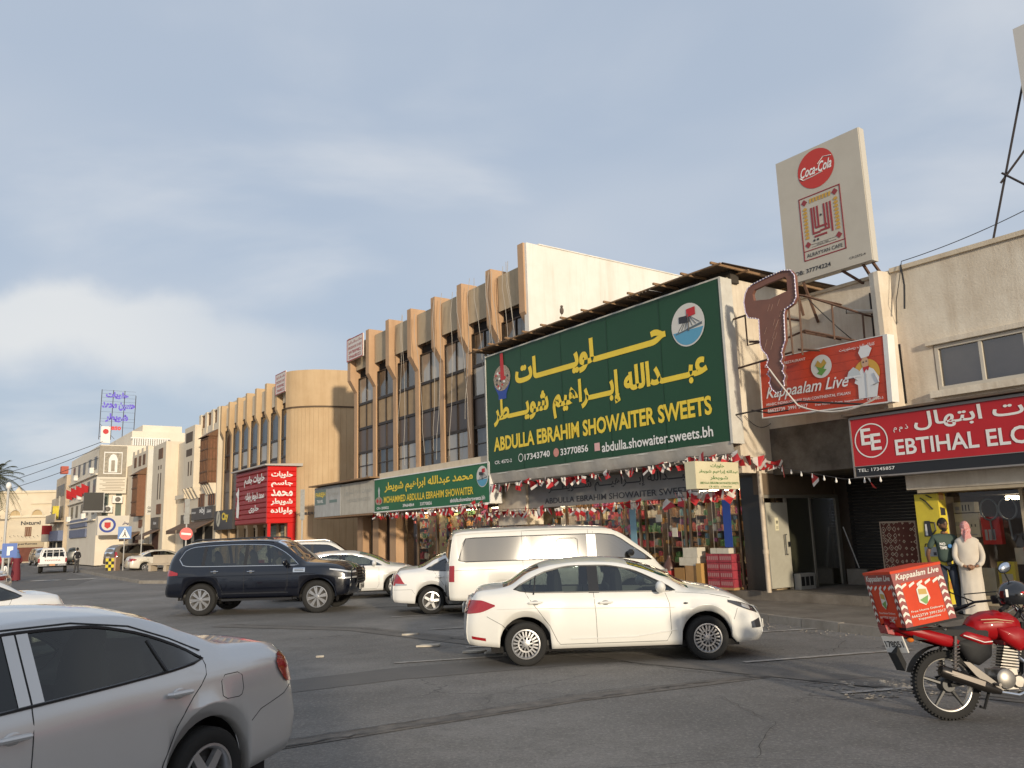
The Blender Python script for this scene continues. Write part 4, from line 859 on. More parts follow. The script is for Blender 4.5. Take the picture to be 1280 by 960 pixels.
M = FM(ha)
for k in range(6): M.box(46.83 + k * .36, 46.90 + k * .36, .501, .54, 5.75, 8.7)
for z in (5.75, 6.4, 7.2, 7.9, 8.6): M.box(46.8, 48.7, .501, .55, z, z + .09); M.box(46.76, 46.799, .0, .5, z, z + .09)
for k in range(3): M.box(46.76, 46.799, .02 + .2 * k, .06 + .2 * k, 5.75, 8.7)
M.build('lattice_grille', WOOD, ha); M = FM(ha); M.prism([(-.05, 8.76), (.7, 8.76), (-.05, 9.25)], 46.7, 48.9, 0); M.build('balcony_roof', WOOD, ha)
for s in (46.85, 47.45, 48.05, 48.5):
    M = FM(ha); M.prism([(-.05, 5.0), (.08, 5.0), (.42, 5.69), (-.05, 5.69)], s, s + .2, 0); M.build('corbel', ACR, ha)
for a, b in ((46.9, 48.3), (49.4, 50.7)): lattice_win(ha, a, b, -.05, 4.3, 5.1)
lattice_win(ha, 53.2, 54.5, -.05, 4.05, 4.75)
M = FM(ha); M.box(53.3, 55.9, -.05, .35, 5.0, 5.3); M.build('ledge', ACR, ha)
for (s0, s1, z0, z1, tx, lab, m) in ((46.7, 51.9, 3.38, 4.2, 'abj', 'dark grey sign with small pale lettering over the brown awnings of the heritage building', mat('sign_charcoal', (.05, .045, .045), .5)), (52.6, 54.8, 3.0, 3.85, 'Merry', 'short brown sign with green-white script left of the charcoal sign', mat('sign_umber', (.07, .055, .04), .5))):
    t = fthing('shop_sign', lab, 'sign', s1, .15, z0); M = FM(t); M.box(s0, s1, -.04, .15, z0, z1); M.build('sign_board', m, t)
    lettering(t, tx, LETW, (s1 - s0) * .4, (s1 - s0) * .65, .3, .8, -.01, .03)
    if s0 < 50: lettering(t, 'boutique', LETW, .2, 1.2, .4, .6, -.01, .02); lettering(t, 'محمد', LETW, 3.9, 4.9, .4, .65, -.01, .02, True)
awn0 = None
for i, (a, b) in enumerate(((46.9, 49.3), (49.4, 51.9), (52.2, 54.9))):
    t = fthing('awning', ['brown cloth awning nearest the yellow and black shop sign', 'brown cloth awning in the middle of the heritage building front', 'brown cloth awning behind the round no entry sign'][i], 'awning', a, 0, 1.8)
    M = FM(t); M.prism([(-.04, 3.3), (1.1, 2.75), (1.1, 2.5), (1.07, 2.5), (1.07, 2.72), (-.04, 3.24)], a, b, 0); M.build('awning_cloth', mat('brown_cloth', (.15, .095, .065), .9, var=.4, vscale=4), t)
M = FM(ha); 
for a, b in ((47.2, 49.0), (49.6, 51.6), (52.5, 54.5)): M.box(a, b, -.049, -.02, .2, 2.9)
M.build('shop_opening', DARK, ha)
t = fthing('shop_sign', 'black shop sign with a round pale emblem and yellow letters reading City', 'sign', 46.4, .12, 2.5)
M = FM(t); M.box(42.5, 46.4, -.1, .12, 2.6, 3.8); M.build('sign_board', mat('sign_charcoal', (.05, .045, .045)), t); disc(t, 'emblem_disc', mat('pale_sand', (.5, .46, .36), .5), 1.0, .8, .42, .5, -.012, 24); disc(t, 'emblem_cross', INK, 0, 0, 1, 1, -.016, poly=[(.8, .55), (.9, .5), (1.2, 1.05), (1.1, 1.1)])
lettering(t, 'City', LETY, 1.75, 3.1, .55, 1.15, -.014, .05)
# tower block with bright side
hb = fthing('heritage_tower', 'tall plain cream tower block with slit windows between the two lattice balconies', 'building', 57, .2)
M = FM(hb); M.box(57, 61.2, -8, .87, .1, 9.5); M.build('wall', ACR, hb)
M = FM(hb); M.box(57.9, 59.3, .871, .9, 8.3, 9.1); M.build('parapet_grille', WOOD, hb)
M = FM(hb)
for s in (58.2, 59.0): M.box(s, s + .25, .871, .89, 5.2, 7.2); M.box(s, s + .25, .871, .89, 7.5, 7.8)
for y_ in (.2, -.3): M.box(56.985, 56.999, y_ - .05, y_ + .05, .9, 1.05); M.box(56.985, 56.999, y_ - .05, y_ + .05, .6, .75)
M.build('slit_window', mat('opening_brown', (.1, .07, .05)), hb); lattice_win(hb, 57.8, 59.1, .872, 4.1, 4.8)
t = fthing('shop_sign', 'small brown sign over the awning at the foot of the cream tower', 'sign', 60.4, 1.0, 2.9); M = FM(t); M.box(57.8, 60.4, .87, 1.0, 3.0, 3.85); M.build('sign_board', mat('sign_umber', (.07, .055, .04)), t); lettering(t, 'Home', LETW, .9, 1.9, .4, .65, -.01, .02)
t = fthing('awning', 'brown cloth awning at the foot of the cream tower', 'awning', 58, .9, 1.5); M = FM(t); M.prism([(.88, 2.95), (2.0, 2.45), (2.0, 2.2), (1.97, 2.2), (1.97, 2.42), (.88, 2.89)], 57.7, 60.7, 0); M.build('awning_cloth', mat('brown_cloth', (.15, .095, .065)), t)
M = FM(hb); M.box(58.2, 60.3, .871, .88, .2, 2.7); M.build('shop_opening', mat('opening_red', (.08, .03, .02), .8), hb)
# block with the CONTACT panel
hc = fthing('heritage_building', 'cream block carrying a white wall panel lettered CONTACT and a reddish lattice balcony', 'building', 62.5, 0)
M = FM(hc); M.box(61.2, 62.5, -8, -.1, .1, 8.9); M.box(62.5, 68.6, -8, 1.0, .1, 9.4); M.box(68.6, 74.6, -8, .3, .1, 9.0); M.build('wall', ACR, hc)
M = FM(hc); M.box(62.47, 62.499, -.05, .97, 4.15, 9.4); M.build('white_panel', mat('panel_white', (.68, .66, .60), .7, var=.2), hc)
for tx, z in (('CONTACT', 4.62), ('39464752', 4.32)):
    V, F, x0, x1, y0, y1 = glyphs(tx, .03, 2, 1, False, 0); M = MB(); M.add([(.04, -(.85) + .75 * (v[0] - x0) / (x1 - x0), z + .2 * (v[1] - y0) / (y1 - y0)) for v in V], F); M.build('lettering', INK, hc)
for s in (63.4, 65, 66.8):
    M = FM(hc); M.box(s, s + .9, 1.001, 1.03, 8.3, 9.15); M.build('parapet_grille', WOOD, hc)
for s in (62.6, 64.3, 66, 67.7): M = FM(hc); M.box(s, s + .8, .7, 1.0, 9.4, 9.75); M.build('parapet_post', ACR, hc)
M = FM(hc); M.box(62.9, 65.0, 1.0, 1.6, 4.1, 7.4); M.build('lattice_balcony', WOOD2, hc)
M = FM(hc)
for k in range(5): M.box(62.9 + k * .42, 63.0 + k * .42, 1.601, 1.63, 4.2, 7.3)
for z in (4.2, 5.2, 6.3, 7.2): M.box(62.9, 65.0, 1.601, 1.65, z, z + .12)
M.build('lattice_grille', WOOD, hc); M = FM(hc); M.prism([(1.0, 7.42), (1.85, 7.42), (1.0, 8.0)], 62.75, 65.2, 0); M.build('balcony_roof', WOOD, hc)
lattice_win(hc, 63.4, 64.6, 1.0, 3.2, 3.8)
t = fthing('awning', 'short brown awning beside the white HUSSAIN sign', 'awning', 66, 1.0, 1.5); M = FM(t); M.prism([(1.0, 2.9), (2.0, 2.4), (2.0, 2.15), (1.0, 2.8)], 64.2, 67.2, 0); M.build('awning_cloth', mat('brown_cloth', (.15, .095, .065)), t)
M = FM(hc); M.box(64.6, 66.8, 1.001, 1.01, .2, 2.6); M.build('shop_opening', mat('opening_red', (.08, .03, .02)), hc)

# ============ building at s=78 with poster, boards and roof lettering
EWH = mat('far_plaster', (.74, .67, .555), .85, var=.3, vscale=.5, dirt=(.7, .62, .55))
hu = fthing('poster_building', 'white four storey building with a balustraded roof and a portrait panel on its side', 'building', 78, 1)
M = FM(hu); M.box(78, 96, -12, 1.9, .1, 11.4); M.box(78.5, 90, -6, -.8, 11.4, 12.9); M.box(79, 86, -5.4, -1.8, 12.9, 13.6); M.build('wall', mat('far_plaster', (.62, .53, .41), .85, var=.3, vscale=.5, dirt=(.7, .62, .55)), hu)
for k in range(16):
    M = FM(hu); M.box(77.96, 78.1, -3.9 + .2 * k, -3.78 + .2 * k, 11.42, 12.1); M.build('baluster', WHITE, hu)
M = FM(hu); M.box(77.94, 78.12, -4.1, -.6, 12.1, 12.22); M.build('balustrade_rail', WHITE, hu)
M = FM(hu); M.box(77.99, 78.02, 1.0, 1.5, 4.6, 8.0); M.box(77.99, 78.02, -.1, .4, 4.6, 8.0); M.build('glazing_strip', mat('grey_green_glass', (.13, .16, .14), .3, var=.4), hu)
pp = thing('portrait_panel', 'greyish relief panel with a white framed archway picture above the notice board', 'panel', W(77.9, 1.85, 8.3), ANG - PI / 2)
# local x towards +o, y into... built directly in street coordinates
pp['_b'] = (77.9, 1.85, 8.3); pp.rotation_euler = (0, 0, ANG)
M = FM(pp); M.box(77.85, 78.0, -.3, 2.0, 8.35, 11.3); M.build('panel_body', mat('relief_grey', (.34, .30, .24), .8, var=.5, vscale=4), pp)
M = FM(pp); M.box(77.8, 77.85, .05, 1.6, 8.6, 10.7); M.build('picture_frame', WHITE, pp)
M = FM(pp); M.box(77.78, 77.799, .12, 1.53, 8.7, 10.6); M.build('picture_field', mat('picture_dark', (.20, .18, .15), .8, var=1, vscale=6, dirt=(2.4, 2.3, 2.1)), pp)
M = FM(pp); M.prism([(.45, 8.75), (1.2, 8.75), (1.2, 10.0), (1.05, 10.4), (.82, 10.5), (.6, 10.4), (.45, 10.0)], 77.76, 77.779, 0); M.build('white_arch', WHITE, pp)
M = FM(pp); M.prism([(.68, 8.85), (.98, 8.85), (.98, 9.9), (.68, 9.9)], 77.74, 77.759, 0); M.build('arch_opening', mat('relief_grey', (.34, .3, .24)), pp)
nb = fthing('notice_board', 'large pale board filled with lines of small print below the portrait panel', 'sign', 77.6, 2.1, 6.6)
M = FM(nb); M.box(77.5, 77.7, -.35, 2.15, 6.75, 8.3); M.build('board', mat('board_cream', (.66, .60, .5), .7), nb)
M = FM(nb)
for k in range(8): M.box(77.485, 77.499, -.2 + .15 * (k % 2) * (k % 3), 1.9 - .25 * (k % 3), 8.05 - .15 * k, 8.09 - .15 * k)
M.build('print_lines', mat('print_brown', (.2, .15, .1), .7), nb)
t = fthing('led_screen', 'large blank dark screen mounted above the street corner shop', 'screen', 76.5, 3.4, 4.8)
M = FM(t); M.box(76.3, 76.6, 1.7, 3.25, 5.1, 6.75); M.build('screen_face', mat('screen_dark', (.035, .033, .03), .4), t); M = FM(t); M.box(76.25, 76.65, 1.65, 3.3, 4.95, 5.09); M.box(76.35, 76.65, 1.62, 1.7, 5.1, 6.75); M.build('screen_frame', ALU, t)
for i, (o_, z) in enumerate(((1.15, 4.95), (.35, 5.85))):
    t = fthing('air_conditioner', ['white outdoor air conditioner with round fan near the blank screen', 'small air conditioner under the pale notice board'][i], 'air conditioner', 77.7, o_, z)
    M = FM(t); M.box(77.55, 77.98, o_ - .45, o_ + .4, z, z + .65); M.build('unit_case', WHITE, t); M = FM(t); M.lathe([(.02, 77.54), (.22, 77.54), (.24, 77.549)], (0, o_ - .05, z + .33), 'x', 14); M.build('fan_grille', mat('fan_grey', (.12, .11, .10), .6), t)
hs = fthing('shop_sign', 'white shop sign with a round blue and red emblem lettered HUSSAIN at the far corner', 'sign', 75.8, 3.2, 2.8)
M = FM(hs); M.box(76.0, 76.6, -2.0, 2.1, 2.85, 4.6); M.build('sign_board', mat('board_white2', (.62, .58, .52), .6, var=.2), hs)
def fx76(cx, cz, r, m, name, off, poly=None, inner=None):
    M = FM(hs); n = 28
    if inner: M.add([(75.99 - off, cx + r * k * math.cos(2 * PI * i / n), cz + r * k * math.sin(2 * PI * i / n)) for k in (1, inner) for i in range(n)], [(i, n + i, n + (i + 1) % n, (i + 1) % n) for i in range(n)])
    elif poly: M.add([(75.99 - off, x, z) for x, z in poly], [tuple(range(len(poly)))])
    else: M.add([(75.99 - off, cx + r * math.cos(2 * PI * i / n), cz + r * math.sin(2 * PI * i / n)) for i in range(n)], [tuple(range(n))])
    M.build(name, m, hs)
fx76(1.3, 3.75, .68, mat('emblem_blue', (.03, .06, .30), .5), 'emblem_ring', 0, inner=.72); fx76(1.3, 3.75, .48, PALE, 'emblem_disc', .005); fx76(0, 0, 1, REDC, 'emblem_shield', .01, poly=[(1.05, 3.6), (1.05, 4.0), (1.55, 4.0), (1.55, 3.6), (1.3, 3.42)])
for tx, z, h_, ar in (('شويطر', 3.72, .33, True), ('HUSSAIN', 3.28, .25, False)):
    V, F, x0, x1, y0, y1 = glyphs(tx, .04, 2, 1, ar, 0); M = FM(hs); M.add([(75.98, .1 - .95 * (v[0] - x0) / (x1 - x0), z + h_ * (v[1] - y0) / (y1 - y0)) for v in V], F); M.build('lettering', mat('letter_navy', (.03, .03, .10), .5), hs)
for r_, z in enumerate((9.2, 7.0, 4.9)):
    for k in range(5):
        s = 79.5 + 3.3 * k; M = FM(hu); M.box(s, s + 1.4, 1.901, 1.93, z, z + 1.25); f = M.build('window', mat('far_window', (.08, .07, .06), .4), hu)
        if (r_ + k) % 3 == 0: M = FM(hu); M.box(s + 1.6, s + 2.3, 1.9, 2.25, z - .3, z + .25); M.build('wall_unit', WHITE, hu)
    M = FM(hu); M.box(78.6, 95.8, 1.9, 2.12, z - .62, z - .5); M.build('ledge', EWH, hu)
# roof lettering on poles
rf = fthing('roof_sign', 'tall pole frame on the roof with purple Arabic lettering and red figures 1850', 'sign', 84, 0, 12.9)
z0, z1 = 13.0, 17.8
POLEM = mat('pole_dark', (.06, .055, .06), .6)
oo = [1.15 - k * 1.05 for k in range(4)]
for k, o_ in enumerate(oo):
    M = FM(rf); M.tube([(84, o_ + .05, 12.6), (84, o_, z1 - (.45 if k == 3 else 0))], .038, 6); M.build('pole', POLEM, rf)
M = FM(rf)
for z in (13.9, 14.5, 14.8, 15.5, 16.3, 16.6, 17.0, 17.4, z1 - .05): M.tube([(84, oo[0], z), (84, oo[-1], z)], .009, 4)
M.tube([(84, 1.15, 14.2), (84, -.2, 12.7)], .02, 4); M.tube([(84, 1.15, 12.9), (84, .1, 12.9)], .03, 4); M.build('cross_wire', POLEM, rf)
PUR = mat('purple_letters', (.13, .09, .55), .5)
for tx, o0, o1, z, h_, m, ar in (('حلويات', .8, -1.3, 16.85, .75, PUR, True), ('حسين محمد', 1.1, -1.95, 15.65, .9, PUR, True), ('شويطر', .75, -1.35, 14.4, .95, PUR, True), ('1850', .35, -.75, 13.6, .42, mat('letter_red', (.6, .05, .04), .5), False)):
    V, F, x0, x1, y0, y1 = glyphs(tx, .06, 2, 1, ar, 0); M = FM(rf); M.add([(83.9, o0 + (o1 - o0) * (v[0] - x0) / (x1 - x0), z + h_ * (v[1] - y0) / (y1 - y0)) for v in V], F); two_sided(M) if False else None; M.build('lettering', m, rf)
t = fthing('roof_board', 'small white advertising board with a red dot standing on the roof under the pole sign', 'sign', 79, 1.7, 11.6)
M = FM(t); M.box(79, 79.2, 1.0, 1.8, 11.7, 13.3); M.build('board', WHITE, t); M = FM(t); M.add([(78.98, 1.4 + .25 * math.cos(2 * PI * i / 14), 12.8 + .25 * math.sin(2 * PI * i / 14)) for i in range(14)], [tuple(range(14))]); M.build('red_dot', REDC, t)
# narrower houses further up
for o_ in (hu, pp, nb, hs, rf) + tuple(o_ for o_ in bpy.data.objects if o_.name.startswith(('led_screen', 'air_conditioner', 'roof_board'))):
    o_.location += U * -3.5 + NO * .75; o_.location.z *= .965; o_.scale = (1, 1, .965)
rows = [(92.8, 101, 3.0, 9.6, (.56, .46, .34), 'cream house with red flags and small balconies behind the poster building'), (101.2, 108, 2.6, 7.6, (.60, .52, .4), 'pale low house just before the end of the street')]
for i, (a, b, o_, h_, c_, lab) in enumerate(rows):
    e = fthing('town_house', lab, 'building', a, o_); m = mat('house_wall_%s' % 'abc'[i], c_, .85, var=.4, vscale=.8)
    M = FM(e); M.box(a, b, -10, o_, .1, h_); M.build('wall', m, e)
    for k in range(4):
        for z in (h_ - 2.2, h_ - 4.6):
            s = a + 1.2 + k * (b - a - 2) / 4; M = FM(e); M.box(s, s + 1.1, o_ + .001, o_ + .05, z, z + 1.3); M.build('window', mat('far_window', (.08, .07, .06), .4), e)
    M = FM(e); M.box(a, b, o_, o_ + .9, h_ - 5.1, h_ - 4.95); M.box(a, b, o_ + .8, o_ + .9, h_ - 4.95, h_ - 4.2); M.build('balcony', m, e)
    M = FM(e); M.box(a + .1, b - .3, o_, o_ + .5, 2.5, 3.6); M.build('shop_fascia', [mat('fascia_blue', (.12, .15, .25), .6), mat('fascia_maroon', (.22, .06, .05), .6), mat('fascia_ochre', (.42, .3, .12), .6)][i], e)
    M = FM(e); M.box(a + .3, b - .5, o_ + .001, o_ + .02, .2, 2.4); M.build('shop_opening', DARK, e)
for i in range(4):
    t = fthing('wall_flag', ['red flag nearest the blank screen on the far white building', 'second red flag past the blank screen on the far building', 'third red flag along the far building front', 'farthest red flag on the building before the street end'][i], 'flag', 80 + 3.4 * i, 2.7, 7.0, 'flags on the far building')
    M = FM(t); M.add([(80 + 3.4 * i, 2.66, 7.5), (80 + 3.4 * i, 3.3, 7.8), (80.5 + 3.4 * i, 3.2, 6.9), (80.4 + 3.4 * i, 2.66, 6.7)], [(0, 1, 2, 3), (3, 2, 1, 0)]); M.build('flag_cloth', FLAGR, t)
t = fthing('wall_sign', 'yellow hanging sign beside the blank screen', 'sign', 95, 3.6, 5); M = FM(t); M.box(95, 95.2, 3.3, 3.9, 4.9, 6.3); M.build('board', YEL, t)
t = fthing('wall_sign', 'blue and white stacked shop signs below the blank screen', 'sign', 90, 2.6, 3); 
for k in range(2): M = FM(t); M.box(79.5, 90, 2.66, 2.8, 2.7 + 1.0 * k, 3.5 + 1.0 * k); M.build('board', mat('board_slate', (.14, .17, .27), .6, var=.6, vscale=3), t)
t = fthing('wall_sign', 'bright red square sign standing out from the far shops', 'sign', 100, 3.7, 3); M = FM(t); M.box(100, 100.2, 3.3, 4.3, 3.3, 4.3); M.build('board', REDC, t)
t = fthing('roof_box', 'red box on the corner of the far roof edge where the cables end', 'box', 93, 3, 10); M = FM(t); M.box(92.6, 93.6, 2.9, 3.6, 9.7, 10.5); M.build('box_body', mat('box_red', (.4, .08, .05), .6), t)

# ============ building closing the street
eb2 = thing('heritage_building', 'long cream building closing the far end of the street with arches and the name Natural', 'building', (-62, 107, 0), R(6))
EW = mat('end_plaster', (.68, .59, .45), .85, var=.3, vscale=.4)
M = MB(); M.box(-3.6, 5.5, 0, 8, 0, 6.0); M.box(-12, -3.6, 1.2, 8, 0, 6.2); M.build('wall', EW, eb2)
M = MB(); M.box(-8, 6, 3.5, 12, 6, 9.4); M.box(-2.6, 6, 3.3, 3.5, 7.6, 7.8); M.box(-8.2, 6, 3.3, 3.5, 9.1, 9.4); M.build('upper_storey', EW, eb2)
for x in (-7.4, -4.3, 5.2):
    M = MB(); M.prism([(x - .4, 9.4), (x + .4, 9.4), (x, 10.0)], 3.4, 3.8, 1); M.build('roof_merlon', EW, eb2)
M = MB(); M.box(2.2, 6, 1, 3.4, 6.0, 8.3); M.build('grey_block', mat('grey_render', (.33, .29, .23), .9, var=.4, vscale=1), eb2)
for cx in (-5.8, -2.9, -.2):
    M = MB(); M.tube([(cx + .75 * math.cos(PI * k / 10), .0, 5.9 + .85 * math.sin(PI * k / 10)) for k in range(11)], .09, 6); M.build('roof_arch', EW, eb2)
    M = MB(); M.add([(cx + .7 * math.cos(PI * k / 10), .12, 5.9 + .8 * math.sin(PI * k / 10)) for k in range(11)], [tuple(range(11))]); M.build('arch_infill', mat('arch_shade', (.5, .38, .22), .9), eb2)
M = MB(); M.box(-8.2, 1.2, -.25, -.0, 5.7, 5.85); M.build('cornice', EW, eb2)
M = MB(); M.box(1.3, 5.5, -.05, .05, 5.85, 6.9)
M.build('pierced_parapet', EW, eb2)
for i in range(9):
    for j in range(2): M = MB(); M.prism([(1.55 + i * .44 + .2 * j, 6.12 + .38 * j), (1.68 + i * .44 + .2 * j, 6.25 + .38 * j), (1.55 + i * .44 + .2 * j, 6.38 + .38 * j), (1.42 + i * .44 + .2 * j, 6.25 + .38 * j)], -.07, -.051, 1); M.build('parapet_hole', mat('hole_brown', (.2, .15, .1), .9), eb2)
for x0, x1, z0, z1, m in ((-1.55, -.75, 3.3, 4.5, WOOD2), (1.6, 2.6, 3.9, 4.7, mat('far_window', (.08, .07, .06))), (4.3, 5.3, 4.0, 4.8, mat('far_window', (.08, .07, .06)))):
    M = MB(); M.box(x0, x1, -.04, -.001, z0, z1); f = M.build('window', m, eb2)
    M = MB()
    for k in range(3): M.box(x0 + (x1 - x0) * (k + .4) / 3, x0 + (x1 - x0) * (k + .6) / 3, -.06, -.041, z0 + .1, z1 - .1)
    M.build('window_bar', mat('bar_cream', (.4, .33, .25), .8), f)
for x0, x1 in ((-3.2, .8), (1.4, 5.4)):
    M = MB(); M.box(x0, x1, -.03, -.001, .1, 1.9); M.build('shop_opening', mat('shop_red', (.16, .05, .03), .7, var=.7, vscale=2), eb2); M = MB(); M.box(x0 - .1, x1 + .1, -.1, -.031, 1.95, 2.7); M.build('shop_fascia', mat('fascia_tan', (.42, .34, .23), .8), eb2)
lettering(eb2, 'Natural', INK, -2.1, .3, 4.75, 5.25, -.02, .03); lettering(eb2, 'CAFE', mat('letter_brown', (.25, .15, .1), .6), 3.0, 4.4, 4.9, 5.1, -.02, .02); lettering(eb2, 'perfumes', INK, -2.2, .1, 2.15, 2.5, -.12, .02)
lt0 = None
for k in range(22):
    M = MB(); M.ell((0, 0, 0), (.05, .05, .06), 6, 4)
    if lt0 is None: lt0 = M.build('string_bulb', INK, eb2); lt0.location = (-5, -.6, 3.3)
    else: c_ = lt0.copy(); col.objects.link(c_); c_.location = (-5 + k * .48, -.6, 3.3 - .12 * math.sin(k * .9))
t = thing('town_house', 'pale side house left of the street end with a dark doorway', 'building', (-72, 100, 0), R(20)); M = MB(); M.box(-9, 4.6, 0, 12, 0, 6.3); M.build('wall', mat('side_plaster', (.5, .4, .28), .85, var=.3), t); M = MB(); M.box(2.6, 3.8, -.02, -.001, 0, 3.2); M.build('door', DARK, t); M = MB(); M.box(-9, 5, -.3, 0, 4.6, 4.8); M.build('cornice', EW, t)
t = thing('town_house', 'pale low house behind the palm with a small roof room', 'building', (-84, 108, 0), R(25)); M = MB(); M.box(-12, 8, 0, 12, 0, 7.2); M.box(-2, 4, 2, 8, 7.2, 9.2); M.build('wall', mat('side_plaster', (.5, .4, .28)), t)
# off the left edge: low buildings across the square keep the street closed
for i, (x, y, a, w_, h_) in enumerate(((-60, 60, 60, 30, 8), (-52, 22, 78, 30, 7.5))):
    pass

# ============ restaurant sign, hanging cut-out, steel frames
ks = thing('shop_sign', 'orange red restaurant sign reading Kappaalam Live with a cheerful cook printed on it', 'sign', W(3.35, -.06, 4.29), 0)
_a = W(.05, .31); _b = W(3.35, -.06); KA = math.atan2((_a - _b).y, (_a - _b).x)
ks.rotation_euler = (0, R(2.3), KA)
kmat = mat('kapp_red', (.46, .045, .014), .45, var=.6, vscale=2.2, streak=.0, dirt=(1.7, 1.5, 1.0))
M = MB()
for k in range(7): M.box(0, 3.24, 0, .18, .186 * k, .186 * k + .182)
M.build('plank_print', kmat, ks); M = MB(); M.box(.01, 3.2, .01, .17, .01, 1.29); M.build('sign_core', mat('kapp_dark', (.16, .02, .012), .5), ks)
M = MB(); M.box(3.24, 3.34, -.01, .2, -.02, 1.32); M.box(-.02, 3.24, -.01, .2, 1.303, 1.32); M.box(-.02, 3.24, -.01, .2, -.03, -.003); M.box(-.03, -.003, -.01, .19, -.02, 1.31); M.build('sign_frame', WHITE, ks)
KY = -.012
disc(ks, 'emblem_disc', PALE, 1.72, .92, .27, .25, KY, 30); disc(ks, 'emblem_drop', mat('leaf_green', (.12, .28, .05), .5), 0, 0, 1, 1, KY - .004, poly=[(1.58, .95), (1.66, .82), (1.60, .78), (1.72, .72), (1.86, .84), (1.78, .86), (1.86, .98), (1.72, .90)])
disc(ks, 'emblem_house', mat('mustard', (.45, .28, .04), .5), 0, 0, 1, 1, KY - .006, poly=[(1.56, .95), (1.64, 1.06), (1.72, .98), (1.80, 1.07), (1.87, .97), (1.72, .88)])
lettering(ks, 'Kappaalam Live', LETW, .14, 2.38, .33, .66, KY, .012, shear=.35, slope=.0)
lettering(ks, 'ARABIC INDIAN CHINESE THAI CONTINENTAL ITALIAN', LETW, .12, 2.4, .24, .30, KY, .012); lettering(ks, '66622739  3991 3017', LETW, .16, 1.3, .09, .17, KY, .02)
lettering(ks, 'Free Home Delivery', LETW, 1.5, 2.2, .08, .14, KY, .01); lettering(ks, 'CR: 97362-5', LETW, 2.78, 3.15, .06, .11, KY, .01); lettering(ks, 'kappaalamlive', LETW, 2.25, 2.7, .08, .13, KY, .01)
lettering(ks, 'KAPPAALAM RESTAURANT', LETW, .15, 1.32, 1.12, 1.18, KY, .012); lettering(ks, 'كابالام لايف ريستورينت', LETW, 2.2, 3.05, 1.12, 1.22, KY, .01, True)
# printed cook (a generic chef)
disc(ks, 'printed_sun', mat('sun_yellow', (.65, .36, .05), .5), 2.82, .62, .30, .28, KY, 30)
CW = mat('chef_white', (.75, .74, .72), .5); SK = mat('print_skin', (.6, .36, .22), .5)
def kp(m, pts, d): disc(ks, 'printed_cook', m, 0, 0, 1, 1, KY - d, poly=pts)
kp(CW, [(2.60, .12), (3.02, .12), (3.10, .5), (2.98, .68), (2.86, .74), (2.72, .74), (2.60, .62), (2.52, .45), (2.60, .4)], .004)
disc(ks, 'printed_face', SK, 2.80, .84, .085, .115, KY - .006, 18); kp(CW, [(2.72, .93), (2.90, .95), (2.98, 1.10), (2.88, 1.18), (2.72, 1.17), (2.66, 1.05)], .008)
kp(FLAGR, [(2.74, .74), (2.90, .76), (2.86, .66), (2.82, .70), (2.76, .62)], .008); kp(INK, [(2.75, .83), (2.78, .83), (2.78, .86), (2.75, .86)], .009); kp(INK, [(2.82, .84), (2.85, .84), (2.85, .87), (2.82, .87)], .009)
disc(ks, 'printed_dish', mat('dish_grey', (.55, .58, .58), .4), 0, 0, 1, 1, KY - .009, poly=[(2.36, .60), (2.40, .70), (2.52, .78), (2.64, .70), (2.68, .60)]); kp(CW, [(2.30, .56), (2.72, .56), (2.72, .60), (2.30, .60)], .010)
M = MB(); M.tube([(3.0, KY - .01, .6), (3.09, KY - .01, .40), (2.95, KY - .01, .36)], .012, 4); M.tube([(2.81, KY - .01, .64), (2.81, KY - .01, .14)], .005, 3); M.tube([(2.60, KY - .01, .5), (2.5, KY - .01, .58)], .012, 4); M.build('print_outline', mat('print_grey', (.35, .35, .36)), ks)

BRN = mat('cutout_brown', (.175, .078, .056), .6, var=.35, vscale=5, dirt=(1.5, 1.4, 1.3))
sw = fthing('hanging_cutout', 'brown cut-out sign with a handle-like top and ragged tapering end', 'sign', 2.4, .62, 4.6)
ol = [(3.01, 7.02), (2.93, 7.13), (2.80, 7.19), (2.4, 7.25), (1.98, 7.29), (1.78, 7.24), (1.69, 7.10), (1.70, 6.62), (1.78, 6.5), (2.0, 6.42), (2.04, 6.3), (2.07, 5.75), (2.12, 5.65), (2.19, 5.5), (2.17, 5.4), (2.23, 5.32), (2.16, 5.2), (2.21, 5.1), (2.15, 4.98), (2.2, 4.88), (2.19, 4.78), (2.30, 4.66), (2.42, 4.66), (2.52, 4.76), (2.57, 4.9), (2.52, 5.0), (2.6, 5.1), (2.53, 5.2), (2.6, 5.3), (2.54, 5.42), (2.57, 5.52), (2.68, 5.66), (2.72, 5.8), (2.70, 6.36), (2.78, 6.40), (2.97, 6.46), (3.04, 6.6), (3.06, 6.85)]
hole = [(2.80, 6.82), (2.82, 6.98), (2.76, 7.06), (2.40, 7.11), (1.94, 7.14), (1.91, 7.1), (1.91, 6.82), (2.38, 6.75)]
from mathutils.geometry import tessellate_polygon
pl_ = [[Vector((a, b, 0)) for a, b in ol], [Vector((a, b, 0)) for a, b in hole]]
tr = tessellate_polygon(pl_); allp = ol + hole; n = len(allp)
M = FM(sw); vs = [(a, .64, b) for a, b in allp] + [(a, .56, b) for a, b in allp]; fs = []
for t_ in tr: fs += [t_, tuple(i + n for i in t_[::-1])]
for base, ring in ((0, ol), (len(ol), hole)):
    for i in range(len(ring)): j = (i + 1) % len(ring); fs.append((base + i, base + j, n + base + j, n + base + i))
M.add(vs, fs); bmo = M.build('cutout_board', BRN, sw)
bm_ = bmesh.new(); bm_.from_mesh(bmo.data); bmesh.ops.recalc_face_normals(bm_, faces=bm_.faces); bm_.to_mesh(bmo.data); bm_.free()
M = FM(sw); M.tube([(a, .66, b) for a, b in ol], .011, 5, closed=True); M.build('lamp_string', mat('lilac_tube', (.42, .36, .55), .4), sw)
lb = None
